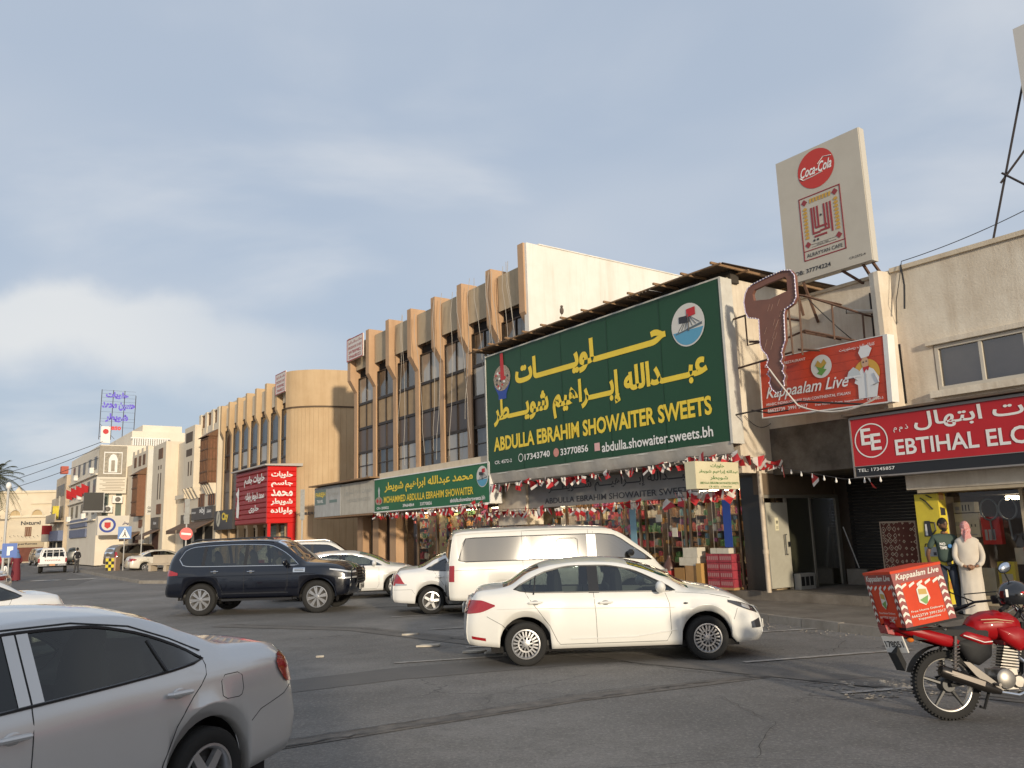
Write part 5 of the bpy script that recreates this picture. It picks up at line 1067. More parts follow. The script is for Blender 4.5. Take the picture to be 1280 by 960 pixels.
for i in range(len(ol)):
    a, b = Vector(ol[i]), Vector(ol[(i + 1) % len(ol)]); nn = max(1, round((b - a).length / .075))
    for k in range(nn):
        p = a.lerp(b, k / nn)
        if lb is None: M = MB(); M.ell((0, 0, 0), (.013, .012, .017), 5, 3); lb = M.build('small_lamp', mat('lamp_white', (.5, .48, .5), .3), sw); o_ = lb
        else: o_ = lb.copy(); col.objects.link(o_)
        o_.location = (-(p.x - 2.4), -(.675 - .62), p.y - 4.6)
for i in range(16):
    random.seed(40 + i); x = random.uniform(2.15, 2.65); z = random.uniform(5.6, 6.6); M = FM(sw); M.tube([(x, .645, z), (x - .07, .645, z + .14)], .0035, 3); M.build('scratch_line', mat('scratch', (.45, .30, .24), .7), sw)
fr = fthing('sign_bracket', 'rusty steel bracket frame bolted to the cream wall behind the brown cut-out sign', 'bracket', 2.4, -.9, 5.4)
def ft(M, pts, r=.022, n=4): M.tube(pts, r, n)
segs_ = [[(1.99, .5, 6.79), (1.65, .4, 6.67), (.74, -.2, 6.13)], [(.75, -.2, 6.14), (.77, -.2, 5.5)], [(1.75, .4, 5.93), (.77, -.2, 5.52)], [(1.78, .45, 6.64), (1.82, .45, 5.4)], [(2.02, .5, 6.7), (2.02, .5, 5.45)], [(1.24, .1, 6.4), (1.26, .1, 5.65)],
         [(1.72, .4, 5.93), (2.3, .4, 5.84), (3.2, .4, 5.98)], [(1.85, .4, 6.17), (2.3, .5, 6.34)], [(3.22, .45, 6.62), (3.22, .45, 5.9), (2.9, .45, 5.9)], [(1.7, .4, 6.68), (1.7, -1.0, 6.68)], [(1.8, .4, 5.9), (1.8, -1.0, 5.9)], [(.76, -.2, 6.13), (.76, -1.0, 6.13)], [(.77, -.2, 5.52), (.77, -1, 5.52)], [(2.02, .5, 5.5), (3.9, .1, 5.5)], [(3.22, .45, 6.6), (3.9, .1, 6.7)], [(1.95, .4, 5.55), (1.5, .3, 5.45)]]
for s_ in segs_: M = FM(fr); ft(M, s_, .024); M.build('steel_bar', RUST, fr)
rd = fthing('sign_support', 'long thin black rod running below the restaurant sign from the green sign corner', 'rod', 3.7, .6, 4.3)
M = FM(rd); ft(M, [(3.85, .35, 4.38), (2.0, .45, 4.42), (.5, .52, 4.14)], .02); ft(M, [(3.3, .4, 4.42), (2.9, .3, 4.30), (2.4, .3, 4.3)], .016); M.build('steel_rod', mat('black_steel', (.03, .022, .02), .6), rd)
pp2 = fthing('wall_pipe', 'pale pipe stub sticking out of the upper cream wall with a dark end', 'pipe', 1.0, -.9, 6.3)
M = FM(pp2); M.tube([(1.42, -.75, 6.42), (.7, -.99, 6.28)], .05, 8); M.build('pipe_body', mat('pipe_cream', (.55, .5, .42), .5), pp2); M = FM(pp2); M.tube([(1.435, -.745, 6.423), (1.42, -.75, 6.42)], .055, 8); M.build('pipe_end', DARK, pp2)
t = fthing('wall_post', 'dark thin steel post fixed to the upper wall right of the bracket frame', 'post', .96, -.9, 5.8); M = FM(t); ft(M, [(.96, -.93, 6.75), (.97, -.93, 5.75)], .022); M.build('steel_post', mat('black_steel', (.03, .022, .02)), t)
def cable(pts, r, label, cat='cable', m=None, group=None, sag=0.0, n=24):
    P = [Vector(p) for p in pts]; out_ = []
    for a, b in zip(P[:-1], P[1:]):
        for k in range(n): q = k / n; p = a.lerp(b, q); p.z -= sag * 4 * q * (1 - q) * ((b - a).length); out_.append(p)
    out_.append(P[-1]); c_ = sum(out_, Vector()) / len(out_); c_ = Vector((c_.x, c_.y, min(p.z for p in out_)))
    M = MB(tuple(c_)); M.tube(out_, r, 4); return tag(M.build('cable', m or mat('cable_dark', (.03, .028, .028), .6), loc=c_), label, cat, group)
cable([W(2.5, .72, 5.2), W(1.9, .66, 4.3)], .018, 'pale cable hanging from the tip of the brown cut-out', m=mat('cable_white', (.55, .5, .45), .5), sag=.02)
cable([W(1.9, .66, 4.3), W(.2, .5, 4.25)], .018, 'thick pale cable looping down beneath the restaurant sign', m=mat('cable_white', (.55, .5, .45)), sag=.12)
cable([W(.55, -.9, 4.7), W(-.05, -.1, 6.2), W(-.2, -.2, 7.0), W(-3, -.5, 7.5)], .008, 'thin dark wire wandering up the cream wall past the parapet', sag=.03)
cable([W(-.2, -.1, 6.0), W(-.2, -.2, 6.5), W(-.15, -.25, 6.95)], .02, 'dark knotted wire on the cream wall above the upper window', sag=.02)
cable([W(1.6, .4, 6.6), W(1.05, -.6, 5.5)], .012, 'thin wire sagging from the rusty bracket', sag=.03)
cable([W(3.86, -.05, 4.4), W(3.86, -1.2, 4.4)], .008, 'thin wire loop drooping on the cream side wall', sag=.22)

# ============ tall board on roof with the red disc
cc = fthing('roof_board', 'tall cream roof billboard with a red Coca-Cola disc above the ALRAYYAN CAFE emblem', 'sign', 2.7, -.5, 7.32)
M = MB(); M.box(0, 2.13, 0, .24, 0, 3.02); M.build('board_body', mat('board_cream2', (.50, .46, .39), .55, var=.2, vscale=1.2), cc)
M = MB(); M.box(-.012, 2.142, .03, .21, -.012, 3.032); M.build('board_trim', mat('board_trim', (.52, .48, .41), .5), cc)
CR_ = mat('disc_red', (.50, .035, .022), .45); disc(cc, 'red_disc', CR_, 1.04, 2.50, .47, .46, -.006, 44)
lettering(cc, 'Coca-Cola', LETW, .64, 1.45, 2.38, 2.62, -.012, .02, shear=.45, slope=.0)
M = MB(); M.tube([(.62, -.012, 2.40), (.7, -.012, 2.33), (.95, -.012, 2.34), (1.2, -.012, 2.37)], .012, 4); M.tube([(1.1, -.012, 2.58), (1.25, -.012, 2.70), (1.45, -.012, 2.66)], .010, 4); M.build('script_tail', LETW, cc)
MAR = mat('emblem_maroon', (.26, .03, .035), .5); GOLD = mat('emblem_gold', (.52, .30, .05), .5)
M = MB()
for a, b, c, d in ((.52, 1.58, 1.90, 1.925), (.52, 1.58, .42, .445), (.52, .545, .42, 1.92), (1.555, 1.58, .42, 1.92), (.52, 1.58, .635, .655)): M.box(a, b, -.008, -.001, c, d)
M.build('emblem_border', MAR, cc)
for x, z in ((.66, 1.79), (1.44, 1.79), (.66, .78), (1.44, .78)): disc(cc, 'emblem_diamond', MAR, 0, 0, 1, 1, -.008, poly=[(x - .08, z), (x, z - .08), (x + .08, z), (x, z + .08)])
for k in range(9):
    for x in (.66, 1.44): disc(cc, 'emblem_zigzag', GOLD, 0, 0, 1, 1, -.008, poly=[(x - .05, .92 + .085 * k), (x + .05, .92 + .085 * k), (x + .05, .97 + .085 * k), (x, .995 + .085 * k), (x - .05, .96 + .085 * k)])
for k in range(7): disc(cc, 'emblem_zigzag', GOLD, 0, 0, 1, 1, -.008, poly=[(.79 + .08 * k, 1.74), (.84 + .08 * k, 1.74), (.865 + .08 * k, 1.84), (.80 + .08 * k, 1.84)])
M = MB()
for x, z0, z1 in ((.82, 1.0, 1.62), (.89, 1.12, 1.62), (.97, 1.12, 1.62), (1.14, 1.0, 1.62), (1.22, 1.0, 1.62), (1.30, .92, 1.62)): M.box(x - .022, x + .022, -.008, -.001, z0, z1)
for a, b, z in ((.80, 1.0, .98), (.89, 1.18, 1.10), (.84, 1.16, .90), (1.0, 1.2, 1.0)): M.box(a, b, -.009, -.002, z, z + .045)
M.build('emblem_script', MAR, cc)
for x, z in ((1.05, 1.38), (.83, .84), (.92, .84)): disc(cc, 'emblem_dot', INK, x, z, .028, .028, -.009, 10)
M = MB()
for a, b, c, d in ((.74, 1.36, .70, .705), (.74, 1.36, .76, .765)): M.box(a, b, -.007, -.001, c, d)
M.build('emblem_line', INK, cc)
lettering(cc, 'SINCE 1986', INK, .88, 1.18, .715, .745, -.008, .005); lettering(cc, 'ALRAYYAN CAFE', INK, .60, 1.50, .49, .575, -.008, .01); lettering(cc, 'MOB: 37774224', INK, .12, 1.17, .14, .24, -.008, .015); lettering(cc, 'CR:2572-4', INK, 1.62, 2.0, .15, .20, -.008, .006)
for a in ((2.55, -.62, 7.2, 2.55, -.8, 6.6), (2.3, -.55, 7.3, 2.3, -.97, 6.4), (1.35, -.6, 7.32, 1.1, -1.05, 7.0), (.85, -.6, 7.32, .85, -1.05, 6.9), (.66, -.66, 7.32, .62, -1.1, 6.9)):
    M = FM(cc); M.tube([a[:3], a[3:]], .035, 5); M.build('board_leg', RUST, cc)

# mast board at the right edge
tw = fthing('roof_mast_board', 'tall narrow white board on a braced dark steel mast above the roofs', 'sign', -2.2, -2, 7)
M = FM(tw); M.box(-2.14, -4.6, -2.25, -2.0, 10.0, 11.72); M.build('board_body', mat('board_white3', (.55, .53, .5), .6), tw)
for a in ((-1.12, -2, 7.2, -2.25, -2.1, 10.9), (-1.55, -2, 8.8, -2.7, -2.0, 7.6), (-1.5, -2, 8.6, -2.8, -2.2, 10.0), (-2.2, -2.2, 7.0, -2.5, -2.4, 10)):
    M = FM(tw); M.tube([a[:3], a[3:]], .024, 5); M.build('mast_leg', mat('black_steel', (.03, .022, .02)), tw)

# ============ bunting: cord, flags and bulbs
fl0 = {}; bulb0 = None
def bunting(label, pts, nfl, nb, seed, flag=True, drop=.0):
    global bulb0
    random.seed(seed); P = [Vector(W(*p)) for p in pts]
    L_ = [0]
    for a, b in zip(P[:-1], P[1:]): L_.append(L_[-1] + (b - a).length)
    def at(q):
        d = q * L_[-1]
        for i in range(len(P) - 1):
            if d <= L_[i + 1] + 1e-6: f_ = (d - L_[i]) / max(1e-6, L_[i + 1] - L_[i]); p = P[i].lerp(P[i + 1], f_); p.z -= drop * 4 * f_ * (1 - f_); return p
        return P[-1].copy()
    e = thing('bunting', label, 'bunting', at(0), ANG); mw = e.matrix_basis
    e.matrix_basis = Matrix.Translation(at(0)) @ Matrix.Rotation(ANG, 4, 'Z'); inv = e.matrix_basis.inverted()
    M = MB(); M.tube([inv @ at(k / 60) for k in range(61)], .008, 4); M.build('cord', mat('cable_dark', (.03, .028, .028)), e)
    for k in range(nfl):
        q = (k + random.uniform(.2, .8)) / nfl; kind = random.choice('abc')
        if kind not in fl0:
            M = MB(); 
            if kind == 'a': M.add([(-.02, 0, 0), (.10, 0, 0), (.06, .02, -.22), (-.02, .02, -.10)], [(0, 1, 2, 3), (3, 2, 1, 0)], 0); M.add([(.10, 0, 0), (.24, 0, -.01), (.12, .03, -.20), (.06, .02, -.22)], [(0, 1, 2, 3), (3, 2, 1, 0)], 1)
            elif kind == 'b': M.add([(0, 0, 0), (.15, 0, 0), (.14, -.02, -.07), (.01, .01, -.08)], [(0, 1, 2, 3), (3, 2, 1, 0)], 0); M.add([(.01, .01, -.08), (.14, -.02, -.07), (.15, .02, -.2), (.02, 0, -.18)], [(0, 1, 2, 3), (3, 2, 1, 0)], 1)
            else: M.add([(-.02, 0, 0), (.2, 0, 0), (.05, .03, -.16)], [(0, 1, 2), (2, 1, 0)], 1); M.add([(.05, .03, -.16), (.2, 0, 0), (.22, .01, -.05), (.09, .04, -.2)], [(0, 1, 2, 3), (3, 2, 1, 0)], 0)
            o = M.build('flag', [mat('flag_white', (.68, .62, .56), .8), mat('flag_red', (.50, .025, .03), .6)], e); fl0[kind] = o
        else: o = fl0[kind].copy(); col.objects.link(o); o.parent = e
        o.location = inv @ at(q); o.rotation_euler = (random.uniform(-.5, .5), random.uniform(-.5, .7), random.uniform(-.9, .9)); k_ = random.uniform(.9, 1.4); o.scale = (k_,) * 3
    for k in range(nb):
        if bulb0 is None:
            M = MB(); M.lathe([(.004, 0), (.011, 0), (.011, -.03), (.019, -.055), (.024, -.08), (.017, -.10), (.002, -.108)], (0, 0, 0), 'z', 8); o = M.build('bulb', mat('bulb_white', (.8, .76, .7), .3, coat=1), e); bulb0 = o  # bulbs are unlit, plain white without emission
        else: o = bulb0.copy(); col.objects.link(o); o.parent = e
        o.location = inv @ at((k + .5) / nb)
bunting('upper string of small red and white flags with bulbs below the large green sign', [(13.7, .55, 3.42), (8.5, .5, 3.38), (3.8, .45, 3.5)], 34, 17, 1)
bunting('string of red and white flags with bulbs under the grey inner sign', [(13.7, .1, 2.62), (9, .1, 2.5), (4.6, .3, 2.62)], 26, 14, 2)
bunting('dense row of hanging red and white flags under the MOHAMMED sign', [(22.2, .6, 2.8), (18, .65, 2.72), (13.9, .62, 2.86)], 46, 10, 3)
bunting('short cluster of red and white flags wrapped under the cream projecting sign', [(5.3, 1.0, 2.7), (4.2, .2, 2.66)], 14, 5, 4)
bunting('string of red and white flags with bulbs crossing the cream side wall at the passage', [(4.9, .9, 3.5), (3.8, .1, 3.42), (3.7, -1.0, 3.3)], 20, 6, 5)
bunting('string of bare bulbs running over the dark passage to the electrical shop sign', [(3.7, -.3, 3.3), (2.5, .1, 3.0), (1.2, .35, 2.72), (.3, .3, 2.72)], 3, 11, 6)
bunting('second row of hanging flags and pennants between the green signs near the van roof', [(16.5, .2, 2.5), (13.6, .1, 2.55), (11.8, .1, 2.5)], 26, 8, 7)

# ============ stock inside and in front of the sweets shop
LAMPM = mat('lit_tube', (1, 1, 1), .5, emit=((1, .84, .58), 22))
for i, (s0, s1, o_) in enumerate(((5.1, 6.4, -1.15), (6.9, 7.9, -1.15), (8.5, 9.8, -1.15), (10.1, 11.4, -1.15), (11.7, 12.8, -1.15), (14.6, 16.2, -1.15), (17.2, 19.2, -1.15), (20, 21.8, -1.15))):
    t = fthing('ceiling_lamp', ['lit tube lamp over the maroon carton stack', 'lit tube lamp behind the van mirror', 'lit tube lamp over the middle shelves', 'lit tube lamp in the fourth shop bay', 'lit tube lamp at the far end of the big sweets shop', 'lit tube lamp behind the glass nearest the van roof', 'lit tube lamp in the middle of the MOHAMMED shop', 'lit tube lamp at the far end of the MOHAMMED shop'][i], 'lamp', s0, o_, 2.7)
    M = FM(t); M.box(s0, s1, o_ - .03, o_ + .03, 2.74, 2.79); M.build('lamp_tube', LAMPM, t)
t = fthing('ceiling_lamp', 'lit tube lamp inside the electrical shop window', 'lamp', -.6, -1.9, 2.2)
M = FM(t); M.box(-.8, -1.08, -1.95, -1.9, 2.20, 2.27); M.build('lamp_tube', LAMPM, t)
cols_ = [(.5, .07, .08), (.62, .32, .08), (.14, .28, .10), (.6, .5, .3), (.38, .08, .2), (.14, .25, .3), (.62, .56, .46), (.36, .2, .09), (.55, .12, .08)]
CM = [mat('goods_%s' % n_, c_, .6) for n_, c_ in zip('abcdefghi', cols_)]
def shelves(s0, s1, o_, label, lv, seed, z0=.5):
    random.seed(seed); t = fthing('shelf_unit', label, 'shelf', s0, o_, .36)
    for z in lv: M = FM(t); M.box(s0, s1, o_ - .38, o_, z - .03, z); M.build('shelf_board', mat('shelf_wood', (.25, .17, .10), .7), t)
    M = FM(t)
    for s in (s0, s1): M.box(s - .03, s, o_ - .38, o_ + .01, .37, lv[-1] + .4)
    M.build('shelf_upright', mat('shelf_wood', (.25, .17, .10)), t)
    M = MB((s0, o_, .36), True)
    for z in lv:
        s = s0 + .03; base = random.randrange(9)
        while s < s1 - .1:
            if random.random() < .25: base = random.randrange(9)
            w_ = random.choice((.07, .09, .12, .18)); h_ = random.uniform(.12, .26); n_ = 2 if h_ < .15 else 1
            for k in range(n_):
                if random.random() < .5: M.box(s, s + w_ * .92, o_ - .3, o_ - .02 - random.uniform(0, .05), z + k * h_, z + k * h_ + h_ * .95, base)
                else: M.lathe([(0.001, 0), (w_ * .45, 0), (w_ * .45, h_ * .7), (w_ * .2, h_ * .9), (.001, h_ * .93)], (s + w_ / 2, o_ - .12, z + k * h_), 'z', 6, base)
            s += w_
    g = M.build('shelf_goods', CM, loc=W(s0, o_, .36), rot=(0, 0, ANG), kind='stuff')
lv5 = (.50, .92, 1.34, 1.76, 2.18, 2.55)
shelves(4.95, 6.42, -1.75, 'goods shelf behind the glass over the maroon cartons', lv5, 21); shelves(6.7, 8.02, -1.7, 'goods shelf seen between the van nose and the maroon cartons', lv5, 22)
shelves(8.36, 9.88, -1.7, 'goods shelf in the middle bay of the big sweets shop', lv5, 23); shelves(9.96, 11.48, -1.7, 'goods shelf in the fourth bay of the big sweets shop', lv5, 24); shelves(11.56, 12.85, -1.7, 'goods shelf at the far end of the big sweets shop', lv5, 25)
shelves(14.4, 15.85, -1.5, 'goods shelf in the MOHAMMED shop behind the van roof', lv5, 26); shelves(16, 17.5, -1.5, 'goods shelf in the second bay of the MOHAMMED shop', lv5, 27); shelves(17.8, 19.5, -1.5, 'goods shelf in the middle of the MOHAMMED shop', lv5, 28); shelves(21.2, 22.1, -1.4, 'narrow goods shelf at the far end of the MOHAMMED shop', lv5, 29)
# small packets clipped on the display wires
for s0, s1, sd_ in ((5.0, 8.0, 3), (8.4, 12.8, 4), (14.5, 21.8, 5)):
    random.seed(sd_); M = MB((s0, -1.0, .5), True)
    for k in range(int((s1 - s0) * 26)):
        s = s0 + .14 * int(random.uniform(0, (s1 - s0) / .14)); z = random.choice((1.5, 1.68, 1.86, 2.04, 2.22, 2.4)) + random.uniform(-.04, .04) if random.random() < .6 else random.uniform(.6, 2.6); w_ = random.uniform(.03, .06); h_ = random.uniform(.05, .11)
        M.box(s - w_, s + w_, -1.05, -1.03 + random.uniform(0, .05), z - h_, z + h_ * .6, random.randrange(9))
    M.build('hanging_packets', CM, loc=W(s0, -1.0, .5), rot=(0, 0, ANG), kind='stuff')
# cartons standing before the glass
def carton(s, o, z, w_, h_, d_, m, label, group=None): return boxthing('carton', label, 'carton', s, o, z, w_, d_, h_, m, group)
for r_ in range(4):
    for c_ in range(2):
        e = carton(5.52 - c_ * .40, -.62, .40 + r_ * .20, .385, .19, .3, PINK, 'maroon printed pack by the black pillar, %s row from the floor, %s column' % (['first', 'second', 'third', 'fourth'][r_], ['far', 'near'][c_]), 'maroon packs stacked at the shop corner')
        for k in range(6): disc(e, 'printed_label', mat('label_pink', (.42, .20, .20), .6), 0, 0, 1, 1, -.1535, poly=[(-.17 + .06 * k, .05), (-.13 + .06 * k, .05), (-.13 + .06 * k, .14), (-.17 + .06 * k, .14)])
boxthing('pallet', 'pale wooden pallet board under the maroon packs', 'pallet', 5.32, -.62, .342, .85, .36, .055, CARD)
for i, s in enumerate((5.5, 5.3, 5.12)): carton(s, -.63, 1.20, .19, .13, .26, CARDW, ['small white tray on top of the maroon packs, farthest one', 'small white tray on top of the maroon packs, middle one', 'small white tray on top of the maroon packs, nearest the pillar'][i])
carton(6.22, -.6, .342, .38, .56, .32, CARD, 'brown carton standing left of the maroon packs under the white cartons'); carton(6.62, -.6, .342, .34, .50, .32, mat('brown_carton2', (.34, .19, .07), .8), 'darker brown carton farther left on the shop floor'); carton(5.93, -.55, .342, .16, .62, .3, mat('ochre_carton', (.45, .26, .08), .8), 'narrow ochre carton squeezed against the maroon packs')
carton(6.3, -.6, .905, .6, .20, .32, CARDW, 'wide cream carton lying on the brown cartons'); carton(6.22, -.6, 1.108, .48, .24, .30, CARDW, 'cream carton with dark oval mark, on top of the wide cream carton')
t = fthing('soap_drum', 'dark brown bottle shaped drum with red label left of the cartons', 'drum', 7.1, -.6, .342); M = MB(); M.lathe([(.001, 0), (.17, 0), (.18, .1), (.18, .45), (.15, .6), (.05, .72), (.045, .8), (.001, .8)], (0, 0, 0), 'z', 14); M.build('drum_body', mat('drum_brown', (.09, .04, .03), .4), t); M = MB(); M.lathe([(.183, .15), (.183, .42)], (0, 0, 0), 'z', 14); M.build('drum_label', REDC, t)
for i, (s, z) in enumerate(((7.15, .342), (7.6, .342))): 
    t = fthing('woven_tray', ['round pale woven tray leaning before the brown drum', 'round pale woven tray leaning left of the drum'][i], 'tray', s, -.35, z); M = MB(); M.ell((0, 0, .2), (.2, .03, .2), 16, 8); M.build('tray_body', mat('straw', (.48, .38, .22), .9, var=.8, vscale=18), t)
for i, (s, m) in enumerate(((4.93, BLUEP), (8.22, mat('teal_print', (.2, .35, .42), .5)))):
    t = fthing('banner', ['dark blue narrow banner hanging by the black corner pillar', 'pale blue narrow banner with a dark figure hanging between the shop bays'][i], 'banner', s + .12, -.55, 1.5); M = FM(t); M.box(s, s + .24, -.57, -.56, 1.35, 2.5); M.build('banner_sheet', m, t)
boxthing('price_card', 'small cream price card clipped to the upper shelf wires', 'card', 7.5, -.72, 2.02, .22, .02, .2, CARDW); boxthing('price_card', 'small cream price card clipped lower on the wires', 'card', 6.95, -.72, 1.62, .18, .02, .24, CARDW)
random.seed(5)
for i in range(14):
    s = 5.1 + i * .52; m = mat('wire_grey', (.25, .22, .18), .6); M = MB(); M.tube([(0, 0, 0), (random.uniform(-.03, .03), 0, random.uniform(1.4, 2.2))], .007, 4); o = M.build('display_wire', m, loc=W(s, -.68, .5), rot=(0, 0, ANG)); tag(o, 'thin upright display wire in front of the sweets shop glass', 'wire', 'display wires before the sweets shop')
boxthing('curtain_panel', 'pale cream curtain panel in the MOHAMMED shop doorway', 'curtain', 19.9, -1.3, .36, .55, .04, 2.3, mat('curtain_cream', (.55, .47, .25), .9, var=.5, vscale=6)); boxthing('curtain_panel', 'pale cream curtain panel nearer the van in the MOHAMMED shop', 'curtain', 18.9, -1.25, .36, .5, .04, 2.3, mat('curtain_cream', (.55, .47, .25)))

# ============ poles, signs and small street furniture
def pole_sign(name, label, x, y, h_, rz): 
    t = thing(name, label, 'road sign', (x, y, kz), rz); M = MB(); M.tube([(0, .03, 0), (0, .03, h_)], .035, 8); M.build('pole', mat('pole_grey', (.45, .44, .42), .5), t); return t
t = pole_sign('crossing_sign', 'blue square pedestrian crossing sign with a white triangle on a white pole', -27.0, 57.0, 2.9, R(-25) + .0)
M = MB(); M.box(-.42, .42, -.02, .0, 2.12, 2.96); M.build('sign_plate', mat('sign_blue', (.02, .14, .42), .4), t); disc(t, 'white_triangle', LETW, 0, 0, 1, 1, -.026, poly=[(-.36, 2.18), (.36, 2.18), (0, 2.88)])
disc(t, 'walking_figure', INK, 0, 0, 1, 1, -.030, poly=[(-.02, 2.6), (.05, 2.6), (.06, 2.45), (.15, 2.25), (.09, 2.24), (.01, 2.4), (-.1, 2.24), (-.15, 2.26), (-.04, 2.44)]); disc(t, 'walking_figure', INK, .01, 2.66, .035, .045, -.030, 10); t.rotation_euler = (0, 0, R(25))
t2 = pole_sign('plain_pole', 'bare white pole beside the pedestrian crossing sign', -25.6, 56.5, 2.9, 0)
t = pole_sign('no_entry_sign', 'round red no entry sign with a white bar standing before the awnings', -14.65, 36.7, 2.75, R(22))
disc(t, 'sign_disc', mat('sign_signal_red', (.62, .02, .015), .4), 0, 2.12, .27, .27, -.04, 32); disc(t, 'white_bar', LETW, 0, 0, 1, 1, -.046, poly=[(-.20, 2.09), (.20, 2.05), (.20, 2.13), (-.20, 2.18)])
M = MB(); M.box(-.11, .11, -.03, .0, 2.55, 3.65); M.build('grey_plate', mat('plate_grey', (.30, .30, .29), .6, var=.5, vscale=8), t)
t = pole_sign('street_plate', 'narrow grey street plate on a pole in front of the bright red box sign', -9.9, 38.2, 3.9, R(15)); M = MB(); M.box(-.1, .1, -.03, 0, 2.6, 4.0); M.build('grey_plate', mat('plate_grey', (.3, .3, .29)), t)
t = thing('bollard', 'concrete bollard banded with yellow and black chevrons near the kerb end', 'bollard', (-27.9, 57.3, .1)); t.scale = (.8,) * 3; M = MB(); M.box(-.38, .5, -.4, .4, 0, 1.15); M.build('bollard_body', mat('bollard_brown', (.38, .26, .18), .8), t)
for r_ in range(4):
    for c_ in range(3): disc(t, 'chevron', YEL if (r_ + c_) % 2 else INK, 0, 0, 1, 1, -.41, poly=[(-.36 + .24 * c_, .06 + .26 * r_), (-.12 + .24 * c_, .06 + .26 * r_), (-.12 + .24 * c_, .31 + .26 * r_), (-.36 + .24 * c_, .31 + .26 * r_)])
for i, (x, y) in enumerate(((-22.9, 53.4), (-21.4, 52.2))):
    t = thing('stone_bench', ['pale stone bench beyond the dark SUV, farther one', 'pale stone bench beyond the dark SUV, nearer one'][i], 'bench', (x, y, kz), R(-20)); m = mat('bench_stone', (.5, .42, .32), .85, var=.4)
    M = MB(); M.box(-.8, .8, -.3, .3, .38, .5); M.build('seat', m, t); M = MB(); M.box(-.8, .8, .2, .34, .5, 1.0); M.build('backrest', m, t)
    for x_ in (-.7, .5): M = MB(); M.box(x_, x_ + .2, -.28, .28, 0, .379); M.build('leg', m, t)
t = thing('lamp_column', 'thick pale lamp column before the far shops', 'lamp post', (-51.5, 93, 0)); M = MB(); M.tube([(0, 0, 0), (0, 0, 7.5)], .22, 10); M.build('column', mat('column_pale', (.5, .45, .37), .6), t)
t = thing('street_lamp', 'white lamp post at the left edge next to the palm', 'lamp post', (-26.6, 43, 0)); M = MB(); M.tube([(0, 0, 0), (0, 0, 5.0)], .06, 8); M.build('post', mat('pole_grey', (.45, .44, .42)), t); M = MB(); M.ell((0, 0, 5.1), (.14, .14, .2), 8, 6); M.build('lantern', LETW, t)
t = thing('parking_sign', 'blue parking sign with a white symbol at the left edge of the street', 'road sign', (-23.55, 38.5, 0), R(30)); M = MB(); M.box(-.3, .3, -.02, 0, 1.45, 2.1); M.build('sign_plate', mat('sign_blue2', (.02, .10, .4), .4), t); M = MB(); M.tube([(0, .03, 0), (0, .03, 2.1)], .03, 6); M.build('pole', mat('pole_grey', (.45, .44, .42)), t); disc(t, 'white_symbol', LETW, 0, 0, 1, 1, -.024, poly=[(-.1, 1.55), (.02, 1.55), (.02, 1.75), (.14, 1.8), (.14, 1.95), (-.1, 1.95)])
for i, (z0, z1) in enumerate(((8.9, 11.3), (7.6, 10.9), (6.9, 10.0))):
    cable([(-60, 88, z0), tuple(W(74.6, 2.5 - .1 * i, z1))], .028, ['uppermost power line crossing the sky to the poster building', 'middle power line crossing the sky at the left', 'lowest power line crossing the sky at the left'][i], m=mat('line_grey', (.05, .05, .055), .6), sag=.015)
# palm at the left edge
t = thing('palm_tree', 'date palm with drooping grey green fronds cut by the left edge of the view', 'palm', (-45.9, 72, 0))
M = MB(); random.seed(9)
M.tube([(0.05 * math.sin(k), 0, .5 * k) for k in range(17)], [.26 + .03 * (k % 2) for k in range(17)], 9); M.build('trunk', mat('palm_trunk', (.16, .11, .07), .95, var=.8, vscale=6), t)
for lvl in range(2): pass
for k in range(46):
    a = 2.4 * k; el = 1.25 - 2.1 * k / 46; Lf = 2.9; M = MB(); P = []
    for q in range(9):
        u_ = q / 8; r_ = Lf * u_; P.append(Vector((math.cos(a) * r_ * math.cos(el) * (1 - .12 * u_), math.sin(a) * r_ * math.cos(el) * (1 - .12 * u_), 8.1 + math.sin(el) * r_ - 1.35 * u_ * u_ * (1 + .2 * math.cos(k)))))
    M.tube(P, [.03 * (1 - .8 * q / 8) for q in range(9)], 4)
    side = Vector((-math.sin(a), math.cos(a), 0))
    for q in range(1, 26):
        u_ = q / 25 * 7.99; i = int(u_); p = P[i].lerp(P[i + 1], u_ - i); d = (P[i + 1] - P[i]).normalized(); ln = .62 * (1 - .5 * abs(q / 25 - .45))
        for sg in (-1, 1):
            tip = p + side * sg * ln * .75 + d * ln * .5 + Vector((0, 0, -.22 * ln - random.uniform(0, .1))); wv = d * .028; M.add([tuple(p - wv), tuple(p + wv), tuple(tip)], [(0, 1, 2), (2, 1, 0)])
    M.build('frond', mat('palm_green', (.085, .095, .035), .8, var=.5, vscale=3, dirt=(1.7, 1.3, .8)), t)

# ------------------------------------------------------------------ vehicles
def pch(P):
    xs = [p[0] for p in P]; ys = [p[1] for p in P]; n = len(P); h = [xs[i + 1] - xs[i] for i in range(n - 1)]; d = [(ys[i + 1] - ys[i]) / h[i] for i in range(n - 1)]
    m = [0] * n
    for i in range(1, n - 1):
        if d[i - 1] * d[i] > 0: w1 = 2 * h[i] + h[i - 1]; w2 = h[i] + 2 * h[i - 1]; m[i] = (w1 + w2) / (w1 / d[i - 1] + w2 / d[i])
    m[0] = d[0]; m[-1] = d[-1]
    def f(x):
        if x <= xs[0]: return ys[0]
        if x >= xs[-1]: return ys[-1]
        i = 0
        while x > xs[i + 1]: i += 1
        t = (x - xs[i]) / h[i]; t2 = t * t; t3 = t2 * t
        return (2 * t3 - 3 * t2 + 1) * ys[i] + (t3 - 2 * t2 + t) * h[i] * m[i] + (-2 * t3 + 3 * t2) * ys[i + 1] + (t3 - t2) * h[i] * m[i + 1]
    return f
